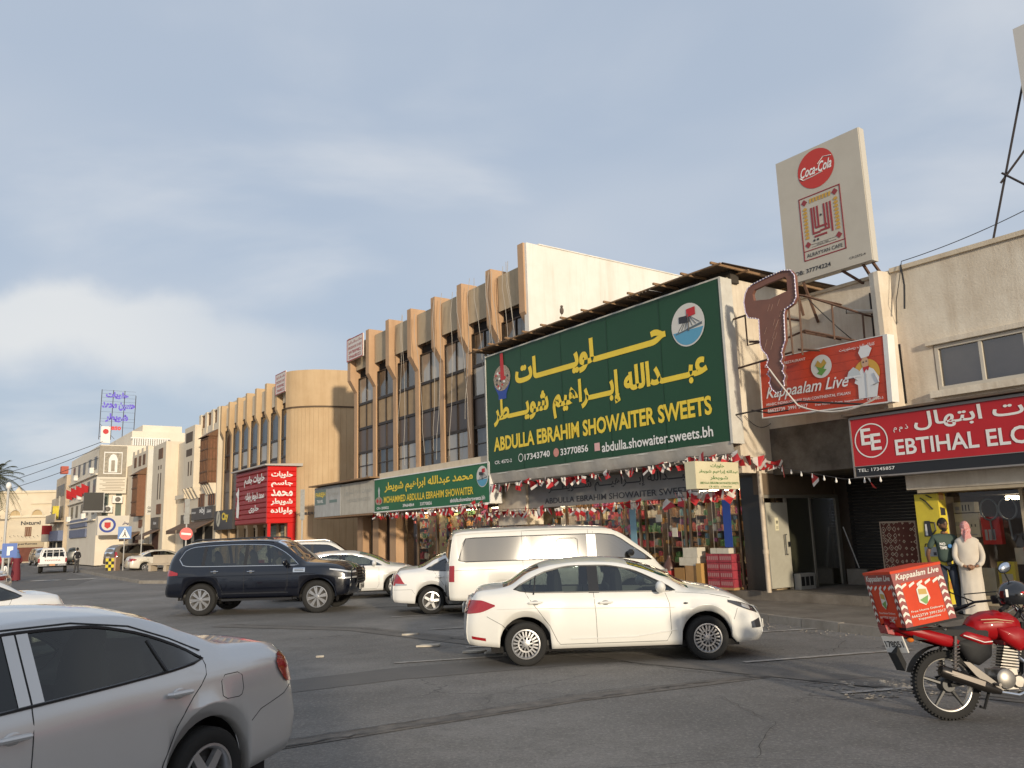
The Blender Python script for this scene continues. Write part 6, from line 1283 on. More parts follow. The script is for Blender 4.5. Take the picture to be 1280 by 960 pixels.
def paint(name, c, metal=0.0, rough=.28, coat=1.0): return mat(name, c, rough, metal, coat=coat, var=.12, vscale=3, dirt=(.8, .75, .68))
G_CAR = glass('car_glass', (.30, .34, .33), .09); G_TINT = glass('tinted_glass', (.06, .065, .07), .12, body=.3, bcol=(.01, .01, .01)); G_MIR = glass('mirror_film_glass', (.10, .09, .07), .24, rough=.05, body=.5, bcol=(.06, .055, .045))
LRED = mat('lamp_red', (.30, .008, .012), .18, coat=1); LCLR = mat('lamp_clear', (.5, .5, .52), .12, .6); LDARK = mat('lamp_dark', (.04, .04, .045), .15, coat=1); SEAM = mat('panel_gap', (.03, .03, .03), .8); CABIN = mat('cabin_grey', (.06, .058, .055), .9); SEATM = mat('seat_cloth', (.10, .095, .085), .95)
PLATE = mat('plate_white', (.6, .58, .54), .5); TRIM = mat('window_trim', (.02, .02, .022), .35)

def wheel_proto(style, r, tw=.20):
    """returns (tyre mesh, rim mesh, hub mesh); axis y, outer face at -y"""
    T = MB(); rr = r * .66; h = tw / 2
    T.lathe([(rr, -h * .80), (rr + .02, -h * .95), (r * .86, -h * 1.02), (r * .95, -h * .93), (r * .985, -h * .75), (r, -h * .55), (r, -h * .2), (r * .985, -h * .18), (r * .985, -h * .12), (r, -h * .1), (r, h * .1), (r * .985, h * .12), (r * .985, h * .18), (r, h * .2), (r, h * .6), (r * .97, h * .85), (r * .86, h), (rr, h * .8)], (0, 0, 0), 'y', 40)
    ty = T.mesh('tyre', RUBBER)
    Q = MB(); Q.lathe([(rr + .004, -h * .82), (rr + .004, -h * .93), (rr - .012, -h * .95), (rr - .03, -h * .7), (rr - .035, h * .7)], (0, 0, 0), 'y', 40)
    n, kind = style; yb = -h * .62
    def spoke(a, w0, w1, r0, r1, y0=None, y1=None):
        c, s = math.cos(a), math.sin(a); y0 = -h * .80 if y0 is None else y0; y1 = -h * .74 if y1 is None else y1; vs = []
        for rad, w_, y_ in ((r0, w0, y0), (r1, w1, y1)):
            for sg in (-1, 1): vs.append((c * rad - s * w_ * sg, y_, s * rad + c * w_ * sg))
            for sg in (-1, 1): vs.append((c * rad - s * w_ * sg * 1.25, y_ + .035, s * rad + c * w_ * sg * 1.25))
        Q.add(vs, [(0, 4, 5, 1), (0, 2, 6, 4), (1, 5, 7, 3), (2, 3, 7, 6)][:3] + [(0, 1, 3, 2)])
    R1 = rr - .012
    for i in range(n):
        a = 2 * PI * i / n + .2
        if kind == 'single': spoke(a, .034, .026, .04, R1)
        elif kind == 'double': spoke(a - .10, .016, .020, .05, R1); spoke(a + .10, .016, .020, .05, R1)
        elif kind == 'multi': spoke(a, .010, .010, .05, R1 * .62); spoke(a - .17, .009, .013, R1 * .52, R1); spoke(a + .17, .009, .013, R1 * .52, R1)
    if kind == 'multi': Q.lathe([(R1 * .5, -h * .79), (R1 * .60, -h * .80), (R1 * .62, -h * .7)], (0, 0, 0), 'y', 30)
    Q.lathe([(.001, -h * .86), (.035, -h * .86), (.055, -h * .82), (.07, -h * .6)], (0, 0, 0), 'y', 20)
    rim = Q.mesh('rim', mat('rim_silver', (.52, .52, .53), .3, .8, var=.2, vscale=12))
    B = MB(); B.lathe([(.001, yb + .06), (rr * .96, yb + .06)], (0, 0, 0), 'y', 24); B.lathe([(.09, yb + .03), (rr * .6, yb + .045), (rr * .6, yb + .06)], (0, 0, 0), 'y', 20)
    for i in range(5): a = 2 * PI * i / 5; B.ell((.045 * math.cos(a), -h * .84, .045 * math.sin(a)), (.008, .01, .008), 6, 4)
    return ty, rim, B.mesh('brake_disc', mat('brake_dark', (.045, .042, .04), .7))
WP = {}
def add_wheel(root, x, y, r, style, side, steer=0.0):
    key = (style, r)
    if key not in WP: WP[key] = wheel_proto(style, r)
    e = bpy.data.objects.new('wheel', None); col.objects.link(e); e.parent = root; e.location = (x, y, r); e.rotation_euler = (random.uniform(0, 1) * 0, 0, steer + (PI if side > 0 else 0)); e.empty_display_size = .1
    sp = random.uniform(0, 6)
    for nm, me in zip(('tyre', 'rim', 'brake_disc'), WP[key]):
        o = bpy.data.objects.new(nm, me); col.objects.link(o); o.parent = e; o.rotation_euler = (0, sp, 0)
    return e

def car(name, label, cat, S, loc, heading, group=None):
    L_, Wd = S['L'], S['W']; hw = Wd / 2; rad = S['R']; ra = rad + S.get('gap', .065); rx, fx = S['rw'], S['fw']; sill = S.get('sill', .22)
    top, rail, belt, yr = pch(S['top']), pch(S['rail']), pch(S['belt']), pch(S['yr']); zb, zt = pch(S['zb']), pch(S['zt']); w0, w1 = S['win']
    dxr, dxf = pch(S['rear']), pch(S['front']); rr_, rf_ = S.get('plan', ((.8, .09), (1.0, .15)))
    root = thing(name, label, cat, loc, heading, group); cx = L_ / 2; pm = S['paint']
    def plan(x):
        p = 1.0
        if x < rr_[0]: p -= rr_[1] * ((rr_[0] - x) / rr_[0]) ** 2
        if x > L_ - rf_[0]: p -= rf_[1] * ((x - L_ + rf_[0]) / rf_[0]) ** 2
        for e in (x, L_ - x):
            if e < .16: p -= .075 * (1 - e / .16) ** 2
        return p
    fl = S.get('flare', .012)
    def sec(x):
        y = hw * plan(x); z0 = sill
        if x < rx - ra: z0 = sill + .04 + S.get('rup', .04) * (1 - x / (rx - ra))
        if x > fx + ra: z0 = sill + .02 * (x - fx - ra)
        av = 0
        for c in (rx, fx):
            d = abs(x - c)
            if d < ra: z0 = max(z0, rad + math.sqrt(max(0, ra * ra - d * d)) * S.get('archk', 1.0) - .0)
            if d < ra * 1.5: av = max(av, math.cos(min(1, d / (ra * 1.5)) * PI / 2))
        y += fl * av; b = belt(x); r = max(rail(x), b + .014); t = max(top(x), r + .004); yrr = min(yr(x), y - .05)
        Z = [z0, z0 + .012, z0 + .09, .50 * b + .06, b - .20, b - .06, b]
        Y = [y - .10, y - .022, y - .004, y + .004, y - .010, y - .024, y - .050]
        for i in range(1, 7): Z[i] = max(Z[i], Z[i - 1] + .008)
        a_, c_ = zb(x), zt(x)
        inw = w0 <= x <= w1
        if not inw: a_, c_ = b + (r - b) * .3, b + (r - b) * .7
        a_ = min(max(a_, b + .004), r - .006); c_ = min(max(c_, a_ + .001), r - .003)
        for z in (a_, c_): q = (z - b) / (r - b); Z.append(z); Y.append(y - .05 + (yrr - y + .05) * q + .02 * math.sin(PI * q) * min(1, (r - b) * 3))
        Z.append(r); Y.append(yrr)
        for q in (.08, .4, .75, 1.0): Z.append(r + (t - r) * (1 - (1 - q) ** 2)); Y.append(yrr * (1 - q))
        return Y, Z
    def shift(x, z):
        v = 0
        if x < .55: v += dxr(z) * (1 - x / .55) ** 2
        if x > L_ - .7: v -= dxf(z) * ((x - L_ + .7) / .7) ** 2
        return x + v
    xs = set()
    k = 0
    while k * .075 < L_: xs.add(round(k * .075, 4)); k += 1
    xs |= {0, .02, .05, .1, L_, L_ - .02, L_ - .05, L_ - .1}
    for c in (rx, fx):
        for q in range(0, 13): xs.add(round(c - ra * math.cos(PI * q / 12), 4))
        xs |= {round(c - ra - .004, 4), round(c + ra + .004, 4)}
    for x in list(S['pillars']): xs |= {round(x - .045, 4), round(x + .045, 4)}
    xs |= {w0, w1, S['ws'][0], S['ws'][1], S['rs'][0], S['rs'][1]} | set(S.get('xs', []))
    xs = sorted(x for x in xs if 0 <= x <= L_); X = [xs[0]]
    keep = {w0, w1, *S['ws'], *S['rs'], L_}
    for x in xs[1:]:
        if x - X[-1] > .012: X.append(x)
        elif x in keep: X[-1] = x if X[-1] not in keep else X[-1]
    n = len(X); NR = 14
    verts = []; idx = {}
    for i, x in enumerate(X):
        Y, Z = sec(x)
        for j in range(NR):
            for sd in (1, -1):
                idx[(i, j, sd)] = len(verts); verts.append((shift(x, Z[j]) - cx, sd * max(Y[j], 0), Z[j]))
    faces = []; fc = []
    doors = S['doors']
    for i in range(n - 1):
        xm = (X[i] + X[i + 1]) / 2
        for j in range(NR - 1):
            zm = (verts[idx[(i, j, 1)]][2] + verts[idx[(i, j + 1, 1)]][2] + verts[idx[(i + 1, j, 1)]][2]) / 3
            p = 'body'
            if j == 7 and w0 <= xm <= w1:
                p = 'side_window'
                if any(abs(xm - q) < .046 for q in S['pillars']): p = 'pillar'
            elif j >= 10 and S['ws'][0] <= xm <= S['ws'][1]: p = 'windscreen'
            elif j >= 10 and S['rs'][0] <= xm <= S['rs'][1]: p = 'rear_window'
            elif 1 <= j <= 6:
                for di, (a, b) in enumerate(doors):
                    if a < xm < b and zm > sill + .10 and abs(complex(xm - rx, zm - rad)) > ra + .05 and abs(complex(xm - fx, zm - rad)) > ra + .05: p = 'door%d' % di
                if p == 'body' and (xm < S.get('bump', (.5, .6))[0] and zm < S.get('bz', .66)): p = 'rear_bumper'
                if p == 'body' and (xm > L_ - S.get('bump', (.5, .6))[1] and zm < S.get('bz', .66) - .03): p = 'front_bumper'
            if j >= 9 and p == 'body' and xm > S['ws'][1] and xm < L_ - .25: p = 'bonnet'
            if j >= 9 and p == 'body' and xm < S['rs'][0] and S.get('boot', True): p = 'boot_lid'
            for sd in (1, -1):
                f = (idx[(i, j, sd)], idx[(i + 1, j, sd)], idx[(i + 1, j + 1, sd)], idx[(i, j + 1, sd)])
                faces.append(f if sd > 0 else f[::-1]); lr = p[:4] == 'door' or p in ('side_window', 'pillar'); fc.append(p + ('_l' if sd > 0 and lr else '_r' if lr else ''))
    bul = {0: -S.get('bulge', (.07, .12))[0], n - 1: S.get('bulge', (.07, .12))[1]}
    for i in (0, n - 1):
        cap = {}
        Y9 = -verts[idx[(i, 9, -1)]][1]; z0 = verts[idx[(i, 0, 1)]][2]; z9 = verts[idx[(i, 9, 1)]][2]
        for sd in (1, -1):
            for j in range(10):
                for t_ in range(9, 14):
                    if sd < 0 and t_ == 13: cap[(j, t_, sd)] = cap[(j, t_, 1)]; continue
                    if t_ == 9 : cap[(j, t_, sd)] = idx[(i, j, sd)]; continue
                    if j == 9: cap[(j, t_, sd)] = idx[(i, t_, sd)]; continue
                    v = verts[idx[(i, j, sd)]]; f_ = verts[idx[(i, t_, sd)]][1] / (sd * Y9); zt_ = verts[idx[(i, t_, sd)]][2]
                    cap[(j, t_, sd)] = len(verts); verts.append((v[0] + bul[i] * (1 - f_ * f_), v[1] * f_, v[2] + (zt_ - z9) * (v[2] - z0) / (z9 - z0)))
            for j in range(9):
                for t_ in range(9, 13):
                    f = (cap[(j, t_, sd)], cap[(j + 1, t_, sd)], cap[(j + 1, t_ + 1, sd)], cap[(j, t_ + 1, sd)])
                    zm = verts[f[0]][2]; p = ('rear_bumper' if zm < S.get('bz', .66) else 'boot_lid') if i == 0 else ('front_bumper' if zm < S.get('bz', .66) - .03 else 'body')
                    if i == 0 and not S.get('boot', True) and p == 'boot_lid':
                        p = 'rear_hatch'
                    flip = (sd > 0) == (i == 0)
                    faces.append(f[::-1] if flip else f); fc.append(p)
    # one smooth normal field for the whole shell, then split into parts
    me = bpy.data.meshes.new('shell'); me.from_pydata(verts, [], faces); me.update()
    vn = [v.normal.copy() for v in me.vertices]
    bpy.data.meshes.remove(me)
    pmats = {'side_window': S.get('glass', G_CAR), 'windscreen': S.get('glassf', G_CAR), 'rear_window': S.get('glass', G_CAR), 'pillar': TRIM}
    names = {'door': 'door'}
    parts = {}
    for p in sorted(set(fc)):
        used = {}; vs = []; fs = []
        for f, q in zip(faces, fc):
            if q != p: continue
            g = []
            for a in f:
                if a not in used: used[a] = len(vs); vs.append(a)
                g.append(used[a])
            if len(set(g)) > 2: fs.append(g)
        me = bpy.data.meshes.new(p); me.from_pydata([verts[a] for a in vs], [], fs); nm = p[:-2] if p[-2:] in ('_l', '_r') else p; nm = 'door' if nm[:4] == 'door' else nm
        me.materials.append(pmats.get(nm, pm)); me.polygons.foreach_set('use_smooth', [True] * len(fs)); me.update()
        if nm not in ('side_window', 'pillar'): me.normals_split_custom_set_from_vertices([vn[a] for a in vs])
        o = bpy.data.objects.new(nm, me); col.objects.link(o); o.parent = root; parts[p] = o
        if nm == 'side_window':
            me.set_sharp_from_angle(angle=R(30))
    def side_y(x, z):
        Y, Z = sec(min(max(x, 0), L_))
        for j in range(1, 9):
            if Z[j] <= z <= Z[j + 1]:
                q = (z - Z[j]) / max(1e-6, Z[j + 1] - Z[j]); return Y[j] + (Y[j + 1] - Y[j]) * q
        return Y[1] if z < Z[1] else Y[9]
    def SP(x, z, sd, off=.004): return (shift(x, z) - cx, sd * (side_y(x, z) + off), z)
    def CP(y, z, end, off=.006):
        i = 0 if end == 'r' else n - 1; Y, Z = sec(X[i]); yw = side_y(X[i], z); y = max(-yw * .985, min(yw * .985, y)); f_ = min(1, abs(y) / max(.1, yw)); x = shift(X[i], z) + bul[i] * (1 - f_ * f_)
        return (x - cx + (-off if end == 'r' else off), y, z)
    def spatch(nm, m, zlo, zhi, a, b, sd, off=.005, nn=10, parent=None):
        lo, hi = pch(zlo) if isinstance(zlo, list) else (lambda x: zlo), pch(zhi) if isinstance(zhi, list) else (lambda x: zhi)
        M = MB(); M.grid(lambda u, v: SP(a + (b - a) * u, lo(a + (b - a) * u) + (hi(a + (b - a) * u) - lo(a + (b - a) * u)) * v, sd, off), nn, 5, flip=sd < 0); return M.build(nm, m, parent or root)
    def cpatch(nm, m, y0, y1, zlo, zhi, end, off=.006, nn=8, parent=None):
        lo = zlo if callable(zlo) else (lambda y: zlo); hi = zhi if callable(zhi) else (lambda y: zhi)
        M = MB(); M.grid(lambda u, v: CP(y0 + (y1 - y0) * u, lo(y0 + (y1 - y0) * u) + (hi(y0 + (y1 - y0) * u) - lo(y0 + (y1 - y0) * u)) * v, end, off), nn, 4, flip=(end != 'r')); return M.build(nm, m, parent or root)
    root_api = dict(hl=S.get('hl', LCLR), L=L_, SP=SP, CP=CP, spatch=spatch, cpatch=cpatch, root=root, cx=cx, sec=sec, parts=parts, side_y=side_y)
    def sline(nm, pts, sd, r=.0035, m=SEAM, off=.0005, parent=None, closed=False):
        P = []
        for a, b in zip(pts[:-1], pts[1:]):
            k_ = max(1, int(math.hypot(b[0] - a[0], b[1] - a[1]) / .07))
            for q in range(k_): P.append(SP(a[0] + (b[0] - a[0]) * q / k_, a[1] + (b[1] - a[1]) * q / k_, sd, off))
        P.append(SP(pts[-1][0], pts[-1][1], sd, off)); M = MB(); M.tube(P, r, 5); return M.build(nm, m, parent or root)
    root_api['sline'] = sline
    # arch wells, floor, cabin
    M = MB()
    for c in (rx, fx):
        for sd in (1, -1):
            M.lathe([(ra + .005, sd * (hw - .11)), (ra + .005, sd * (hw - .38)), (.01, sd * (hw - .38))], (c - cx, 0, rad), 'y', 20, a0=-.25, a1=PI + .25)
    M.box(.35 - cx, L_ - .4 - cx, -hw + .12, hw - .12, sill - .03, sill + .05); M.build('underbody', DARK, root)
    M = MB(); bz_ = belt(L_ * .5)
    M.box(w0 + .1 - cx, S['ws'][0] + .2 - cx, -hw + .12, hw - .12, sill + .05, sill + .12)
    M.box(S['ws'][1] - .45 - cx, S['ws'][1] - .05 - cx, -hw + .14, hw - .14, bz_ - .25, bz_ - .02); M.box(rs_ - cx if (rs_ := S['rs'][1]) else 0, rs_ + .15 - cx, -hw + .2, hw - .2, sill + .1, bz_ - .03) if S.get('boot', True) else None
    M.build('cabin', CABIN, root)
    sx_ = S.get('seats', (1.45, 2.35))
    for k_, x in enumerate(sx_):
        for y in ((-.38, .38) if k_ else (-.38, .38)):
            M = MB(); M.ell((x - .12 - cx, y, bz_ - .02), (.10, .24, .42), 10, 8); M.ell((x - .17 - cx, y, bz_ + .33), (.06, .13, .11), 8, 6); M.ell((x + .18 - cx, y, bz_ - .36), (.3, .25, .12), 8, 6); M.build('seat', SEATM, root)
    wy = hw - .105
    for x, st in ((rx, 0), (fx, S.get('steer', 0))):
        for sd in (1, -1): add_wheel(root, x - cx, sd * wy, rad, S['rim'], sd, st)
    for sd in (1, -1):
        # window trim
        P = [(w0, (zb(w0) + zt(w0)) / 2)]; q_ = 26
        bot = [(w0 + (w1 - w0) * k / q_, zb(w0 + (w1 - w0) * k / q_) - .004) for k in range(1, q_)]; tp = [(w0 + (w1 - w0) * k / q_, zt(w0 + (w1 - w0) * k / q_) + .006) for k in range(1, q_)]
        ring = P + bot + [(w1, (zb(w1) + zt(w1)) / 2)] + tp[::-1]
        M = MB(); M.tube([SP(a, b, sd, .002) for a, b in ring], .011, 5, closed=True); M.build('window_trim', S.get('trim', TRIM), root)
        for di, (a, b) in enumerate(doors):
            dn = parts.get('door%d_%s' % (di, 'l' if sd > 0 else 'r'))
            cut = S['cuts'][di]; sline('door_gap', cut, sd)
            hx, hz = S['handles'][di]
            M = MB(); y_ = side_y(hx, hz); M.tube([(hx - .10 - cx, sd * (y_ + .012), hz), (hx - .08 - cx, sd * (y_ + .034), hz + .004), (hx + .08 - cx, sd * (y_ + .034), hz + .008), (hx + .10 - cx, sd * (y_ + .012), hz + .008)], [.012, .017, .017, .012], 8); M.build('door_handle', S.get('handle', pm), dn or root)
            M = MB(); M.ell((hx - cx, sd * (y_ + .001), hz + .002), (.055, .008, .036), 12, 6); M.build('handle_recess', S.get('recess', mat('recess_shade', (.25, .25, .25), .5)), dn or root)
        mx_, mz_ = S['mirror']; M = MB(); yy = side_y(mx_, mz_)
        M.ell((mx_ - cx, sd * (yy + .12), mz_ + .06), (.075, .12, .085), 12, 8); M.build('wing_mirror', S.get('mirrorm', pm), root)
        M = MB(); M.tube([(mx_ - cx, sd * (yy - .01), mz_), (mx_ - cx, sd * (yy + .08), mz_ + .03)], .03, 6); M.build('mirror_stalk', TRIM, root)
    return root_api
def plate(A, end, z, text, y=0., w_=.44, h_=.12, arabic=None):
    c = A['CP'](y, z, end, .02); M = MB(); sg = -1 if end == 'r' else 1
    e = bpy.data.objects.new('number_plate', None)
    M.box(-w_ / 2, w_ / 2, -.006, .006, -h_ / 2, h_ / 2); o = M.build('number_plate', PLATE, A['root'], loc=c, rot=(0, 0, -PI / 2 if end == 'r' else PI / 2))
    if text: lettering(o, text, INK, -w_ * .38, w_ * .38, -h_ * .32, h_ * .3, -.009, .02)
    return o

PW = paint('car_white', (.74, .725, .68)); PW2 = paint('car_white_cool', (.73, .72, .70)); PS = paint('car_silver', (.58, .572, .565), .4, .32); PN = paint('car_navy', (.0025, .0035, .009), .1, .2); PBG = paint('car_bronze', (.20, .155, .11), .5, .35); PSV = paint('car_beige_silver', (.42, .39, .33), .4, .35)
def sedan_spec(L_=4.44, Wd=1.70, H=1.477, rw=.97, fw=3.57, Rr=.305, pm=PW, k=1.0, **kw):
    s = dict(L=L_, W=Wd, R=Rr, rw=rw, fw=fw, paint=pm, rim=(10, 'multi'),
        top=[(0, .98), (.10, 1.07), (.35, 1.115), (.62, 1.13), (1.05, 1.335), (1.4, 1.445), (1.85, H), (2.3, H - .012), (2.62, H - .07), (3.1, 1.245), (3.42, 1.075), (3.8, 1.0), (4.15, .90), (4.34, .80), (L_, .70)],
        rail=[(0, .95), (.10, 1.03), (.5, 1.065), (.72, 1.10), (1.05, 1.28), (1.4, 1.375), (1.85, 1.405), (2.3, 1.385), (2.7, 1.28), (3.1, 1.11), (3.35, .985), (3.8, .945), (4.15, .85), (4.34, .76), (L_, .68)],
        belt=[(0, .86), (.15, .965), (.6, .99), (1.2, .985), (2.2, .965), (3.2, .935), (3.5, .925), (3.9, .88), (4.2, .78), (L_, .60)],
        yr=[(0, .62), (.3, .66), (.7, .64), (1.1, .585), (1.8, .575), (2.6, .575), (3.1, .64), (3.5, .70), (4.0, .66), (L_, .52)],
        zb=[(.80, 1.055), (1.1, 1.02), (2.0, 1.0), (3.15, .975)], zt=[(.80, 1.065), (1.0, 1.16), (1.3, 1.29), (1.7, 1.355), (2.1, 1.352), (2.5, 1.29), (2.9, 1.12), (3.15, .985)], win=(.80, 3.15),
        pillars=(1.98,), ws=(2.52, 3.38), rs=(.62, 1.20), rear=[(.2, .10), (.45, .0), (.75, .02), (.95, .09), (1.15, .12)], front=[(.2, .10), (.4, .02), (.6, .05), (.75, .12), (.95, .25)],
        doors=((.92, 1.99), (1.99, 3.06)), cuts=([(.98, 1.02), (1.02, .95), (1.32, .55), (1.42, .34), (1.46, .29), (1.99, .29), (1.985, .70), (1.965, 1.0), (1.96, 1.36)], [(1.99, .29), (2.98, .29), (3.05, .40), (3.05, .80), (3.0, .95)]),
        handles=((1.12, .87), (2.13, .84)), mirror=(2.92, .98), xs=(.92, 1.99, 3.06))
    s.update(kw); return s
def remap(S, src, dst):
    """move stations along the length so overhangs and wheelbase fit"""
    def g(x):
        if x < 0: return x
        for a, b, c, d in zip(src[:-1], src[1:], dst[:-1], dst[1:]):
            if x <= b + 1e-9: return round(c + (x - a) * (d - c) / (b - a), 4)
        return dst[-1]
    for k in ('top', 'rail', 'belt', 'yr', 'zb', 'zt'): S[k] = [(g(x), y) for x, y in S[k]]
    for k in ('win', 'pillars', 'ws', 'rs', 'xs'): S[k] = tuple(g(x) for x in S[k])
    S['doors'] = tuple((g(a), g(b)) for a, b in S['doors']); S['cuts'] = tuple([(g(a), b) for a, b in c] for c in S['cuts']); S['handles'] = tuple((g(a), b) for a, b in S['handles'])
    S['mirror'] = (g(S['mirror'][0]), S['mirror'][1]); S['rw'], S['fw'], S['L'] = g(S['rw']), g(S['fw']), dst[-1]; return g
def finish_sedan(A, tail=True, head=True, plates=('17345', '20568')):
    for sd in (1, -1):
        if tail:
            A['spatch']('tail_lamp', LRED, [(.0, .74), (.2, .76), (.42, .84)], [(.0, .93), (.15, .93), (.42, .86)], .0, .42, sd, .008)
            y = .80; A['cpatch']('tail_lamp', LRED, sd * .42, sd * .76, .74, .92, 'r', .008)
        if head: A['spatch']('headlamp', A['hl'], [(A['L'] - .56, .80), (A['L'] - .29, .70), (A['L'] - .04, .62)], [(A['L'] - .56, .83), (A['L'] - .29, .78), (A['L'] - .04, .70)], A['L'] - .54, A['L'] - .04, sd, .006); A['cpatch']('headlamp', LCLR, sd * .34, sd * .62, .62, .70, 'f', .006)
    plate(A, 'r', .78, plates[0]); plate(A, 'f', .42, plates[1])

# --- white sedan crossing in the foreground
HH = math.atan2(12.15 - 12.10, 2.71 - .08)
def place(rear_contact, heading, S, near=-1):
    """rear_contact: ground point under the near rear wheel; near=-1: its right side faces the camera"""
    h = Vector((math.cos(heading), math.sin(heading), 0)); l = Vector((-h.y, h.x, 0)); c = Vector((*rear_contact, 0)) + h * (S['L'] / 2 - S['rw']) - l * near * (S['W'] / 2 - .07)
    return c
S = sedan_spec(glass=G_CAR, flare=.02, hl=LDARK); gh = remap(S, (0, .97, 3.57, 4.44), (0, .85, 3.45, 4.32))
A = car('parked_car', 'white sedan with multi-spoke hubcaps crossing the foreground in front of the white van', 'car', S, place((.08, 12.12), HH, S), HH)
A['root'].name = 'white_car'
finish_sedan(A)
for sd in (1, -1):
    A['sline']('body_crease', [(.45, .80), (1.2, .79), (2.0, .77), (3.0, .745)], sd, .006, PW, .000); A['sline']('body_crease', [(1.5, .36), (2.4, .36), (3.02, .44)], sd, .009, PW, .001)
    A['sline']('quarter_bar', [(.98, .985), (1.02, 1.235)], sd, .012, TRIM, .005); A['spatch']('door_pillar', TRIM, [(1.7, .985), (2.0, .98)], [(1.7, 1.355), (2.0, 1.352)], 1.78, 1.93, sd, .005, 3); A['spatch']('lamp_lens', LCLR, [(3.98, .74), (4.2, .66)], [(3.98, .775), (4.2, .73)], 4.02, 4.16, sd, .009, 4)
    A['spatch']('fog_lamp', LDARK, [(4.10, .42), (4.28, .42)], [(4.10, .50), (4.28, .55)], 4.12, 4.28, sd, .006); A['spatch']('reflector', LRED, [(.06, .40), (.30, .36)], [(.06, .44), (.30, .40)], .08, .28, sd, .006)
    A['sline']('bumper_gap', [(.30, .70), (.52, .58), (.60, .5)], sd, .003); A['sline']('bumper_gap', [(3.93, .70), (3.85, .55)], sd, .003); A['sline']('bonnet_gap', [(3.03, .955), (3.48, .92), (3.83, .85)], sd, .003)
    M = MB(); M.ell((3.16 - A['cx'], sd * (A['side_y'](3.16, .80) + .002), .80), (.035, .008, .016), 10, 5); M.build('side_repeater', LDARK, A['root'])
M = MB(); M.box(4.13 - A['cx'], 4.28 - A['cx'], -.45, .45, .53, .62); M.build('grille', LDARK, A['root'])

# --- navy SUV
def suv_spec(**kw):
    s = dict(L=5.30, W=1.99, R=.405, gap=.075, rw=1.18, fw=4.255, paint=PN, rim=(8, 'double'), sill=.42, boot=False, archk=.97, flare=.03, bz=.86, bump=(.6, .55), rup=.02,
        top=[(0, 1.70), (.12, 1.79), (.6, 1.885), (1.4, 1.93), (2.4, 1.94), (3.0, 1.915), (3.25, 1.84), (3.7, 1.52), (3.98, 1.34), (4.3, 1.31), (4.8, 1.27), (5.1, 1.20), (5.3, 1.08)],
        rail=[(0, 1.55), (.12, 1.66), (.6, 1.80), (1.4, 1.86), (2.4, 1.865), (3.0, 1.83), (3.3, 1.70), (3.7, 1.42), (3.95, 1.27), (4.3, 1.25), (4.8, 1.20), (5.1, 1.12), (5.3, 1.02)],
        belt=[(0, 1.16), (.3, 1.22), (2.0, 1.20), (3.7, 1.18), (4.3, 1.18), (4.8, 1.13), (5.1, 1.05), (5.3, .95)],
        yr=[(0, .70), (.5, .72), (2.0, .72), (3.2, .70), (3.8, .80), (4.4, .84), (5.3, .70)],
        zb=[(.42, 1.42), (.55, 1.30), (.8, 1.26), (2.0, 1.24), (3.75, 1.22)], zt=[(.42, 1.45), (.60, 1.66), (.9, 1.74), (2.0, 1.775), (2.9, 1.74), (3.3, 1.57), (3.75, 1.235)], win=(.42, 3.75),
        pillars=(1.22, 2.33), ws=(3.1, 3.92), rs=(-1, -1), rear=[(.3, .12), (.6, 0), (.9, .03), (1.3, .05), (1.9, .28)], front=[(.3, .25), (.6, .03), (.9, .0), (1.2, .06), (1.4, .2)],
        plan=((.8, .05), (1.1, .12)), bulge=(.08, .10),
        doors=((1.28, 2.33), (2.33, 3.45)), cuts=([(1.40, 1.24), (1.42, 1.10), (1.70, .75), (1.78, .56), (2.33, .56), (2.33, 1.2)], [(2.33, .56), (3.42, .56), (3.47, .75), (3.47, 1.2)]),
        handles=((1.55, 1.10), (2.5, 1.08)), mirror=(3.42, 1.24), seats=(1.0, 2.0, 2.9), xs=(1.28, 2.33, 3.45), trim=CHROME, glass=glass('suv_glass', (.30, .32, .28), .10), handle=CHROME)
    remap(s, (0, 1.18, 4.255, 5.3), (0, .98, 4.055, 4.9)); s.update(kw); return s
GS = lambda x: x * .98 / 1.18 if x < 1.18 else x - .2 if x < 4.255 else 4.055 + (x - 4.255) * .845 / 1.045
S = suv_spec(); hp = R(-3.0)
A = car('dark_suv', 'dark navy large SUV with chrome window line driving into the parking bay, people inside', 'SUV', S, place((-8.25, 21.78), hp, S), hp); cx = A['cx']
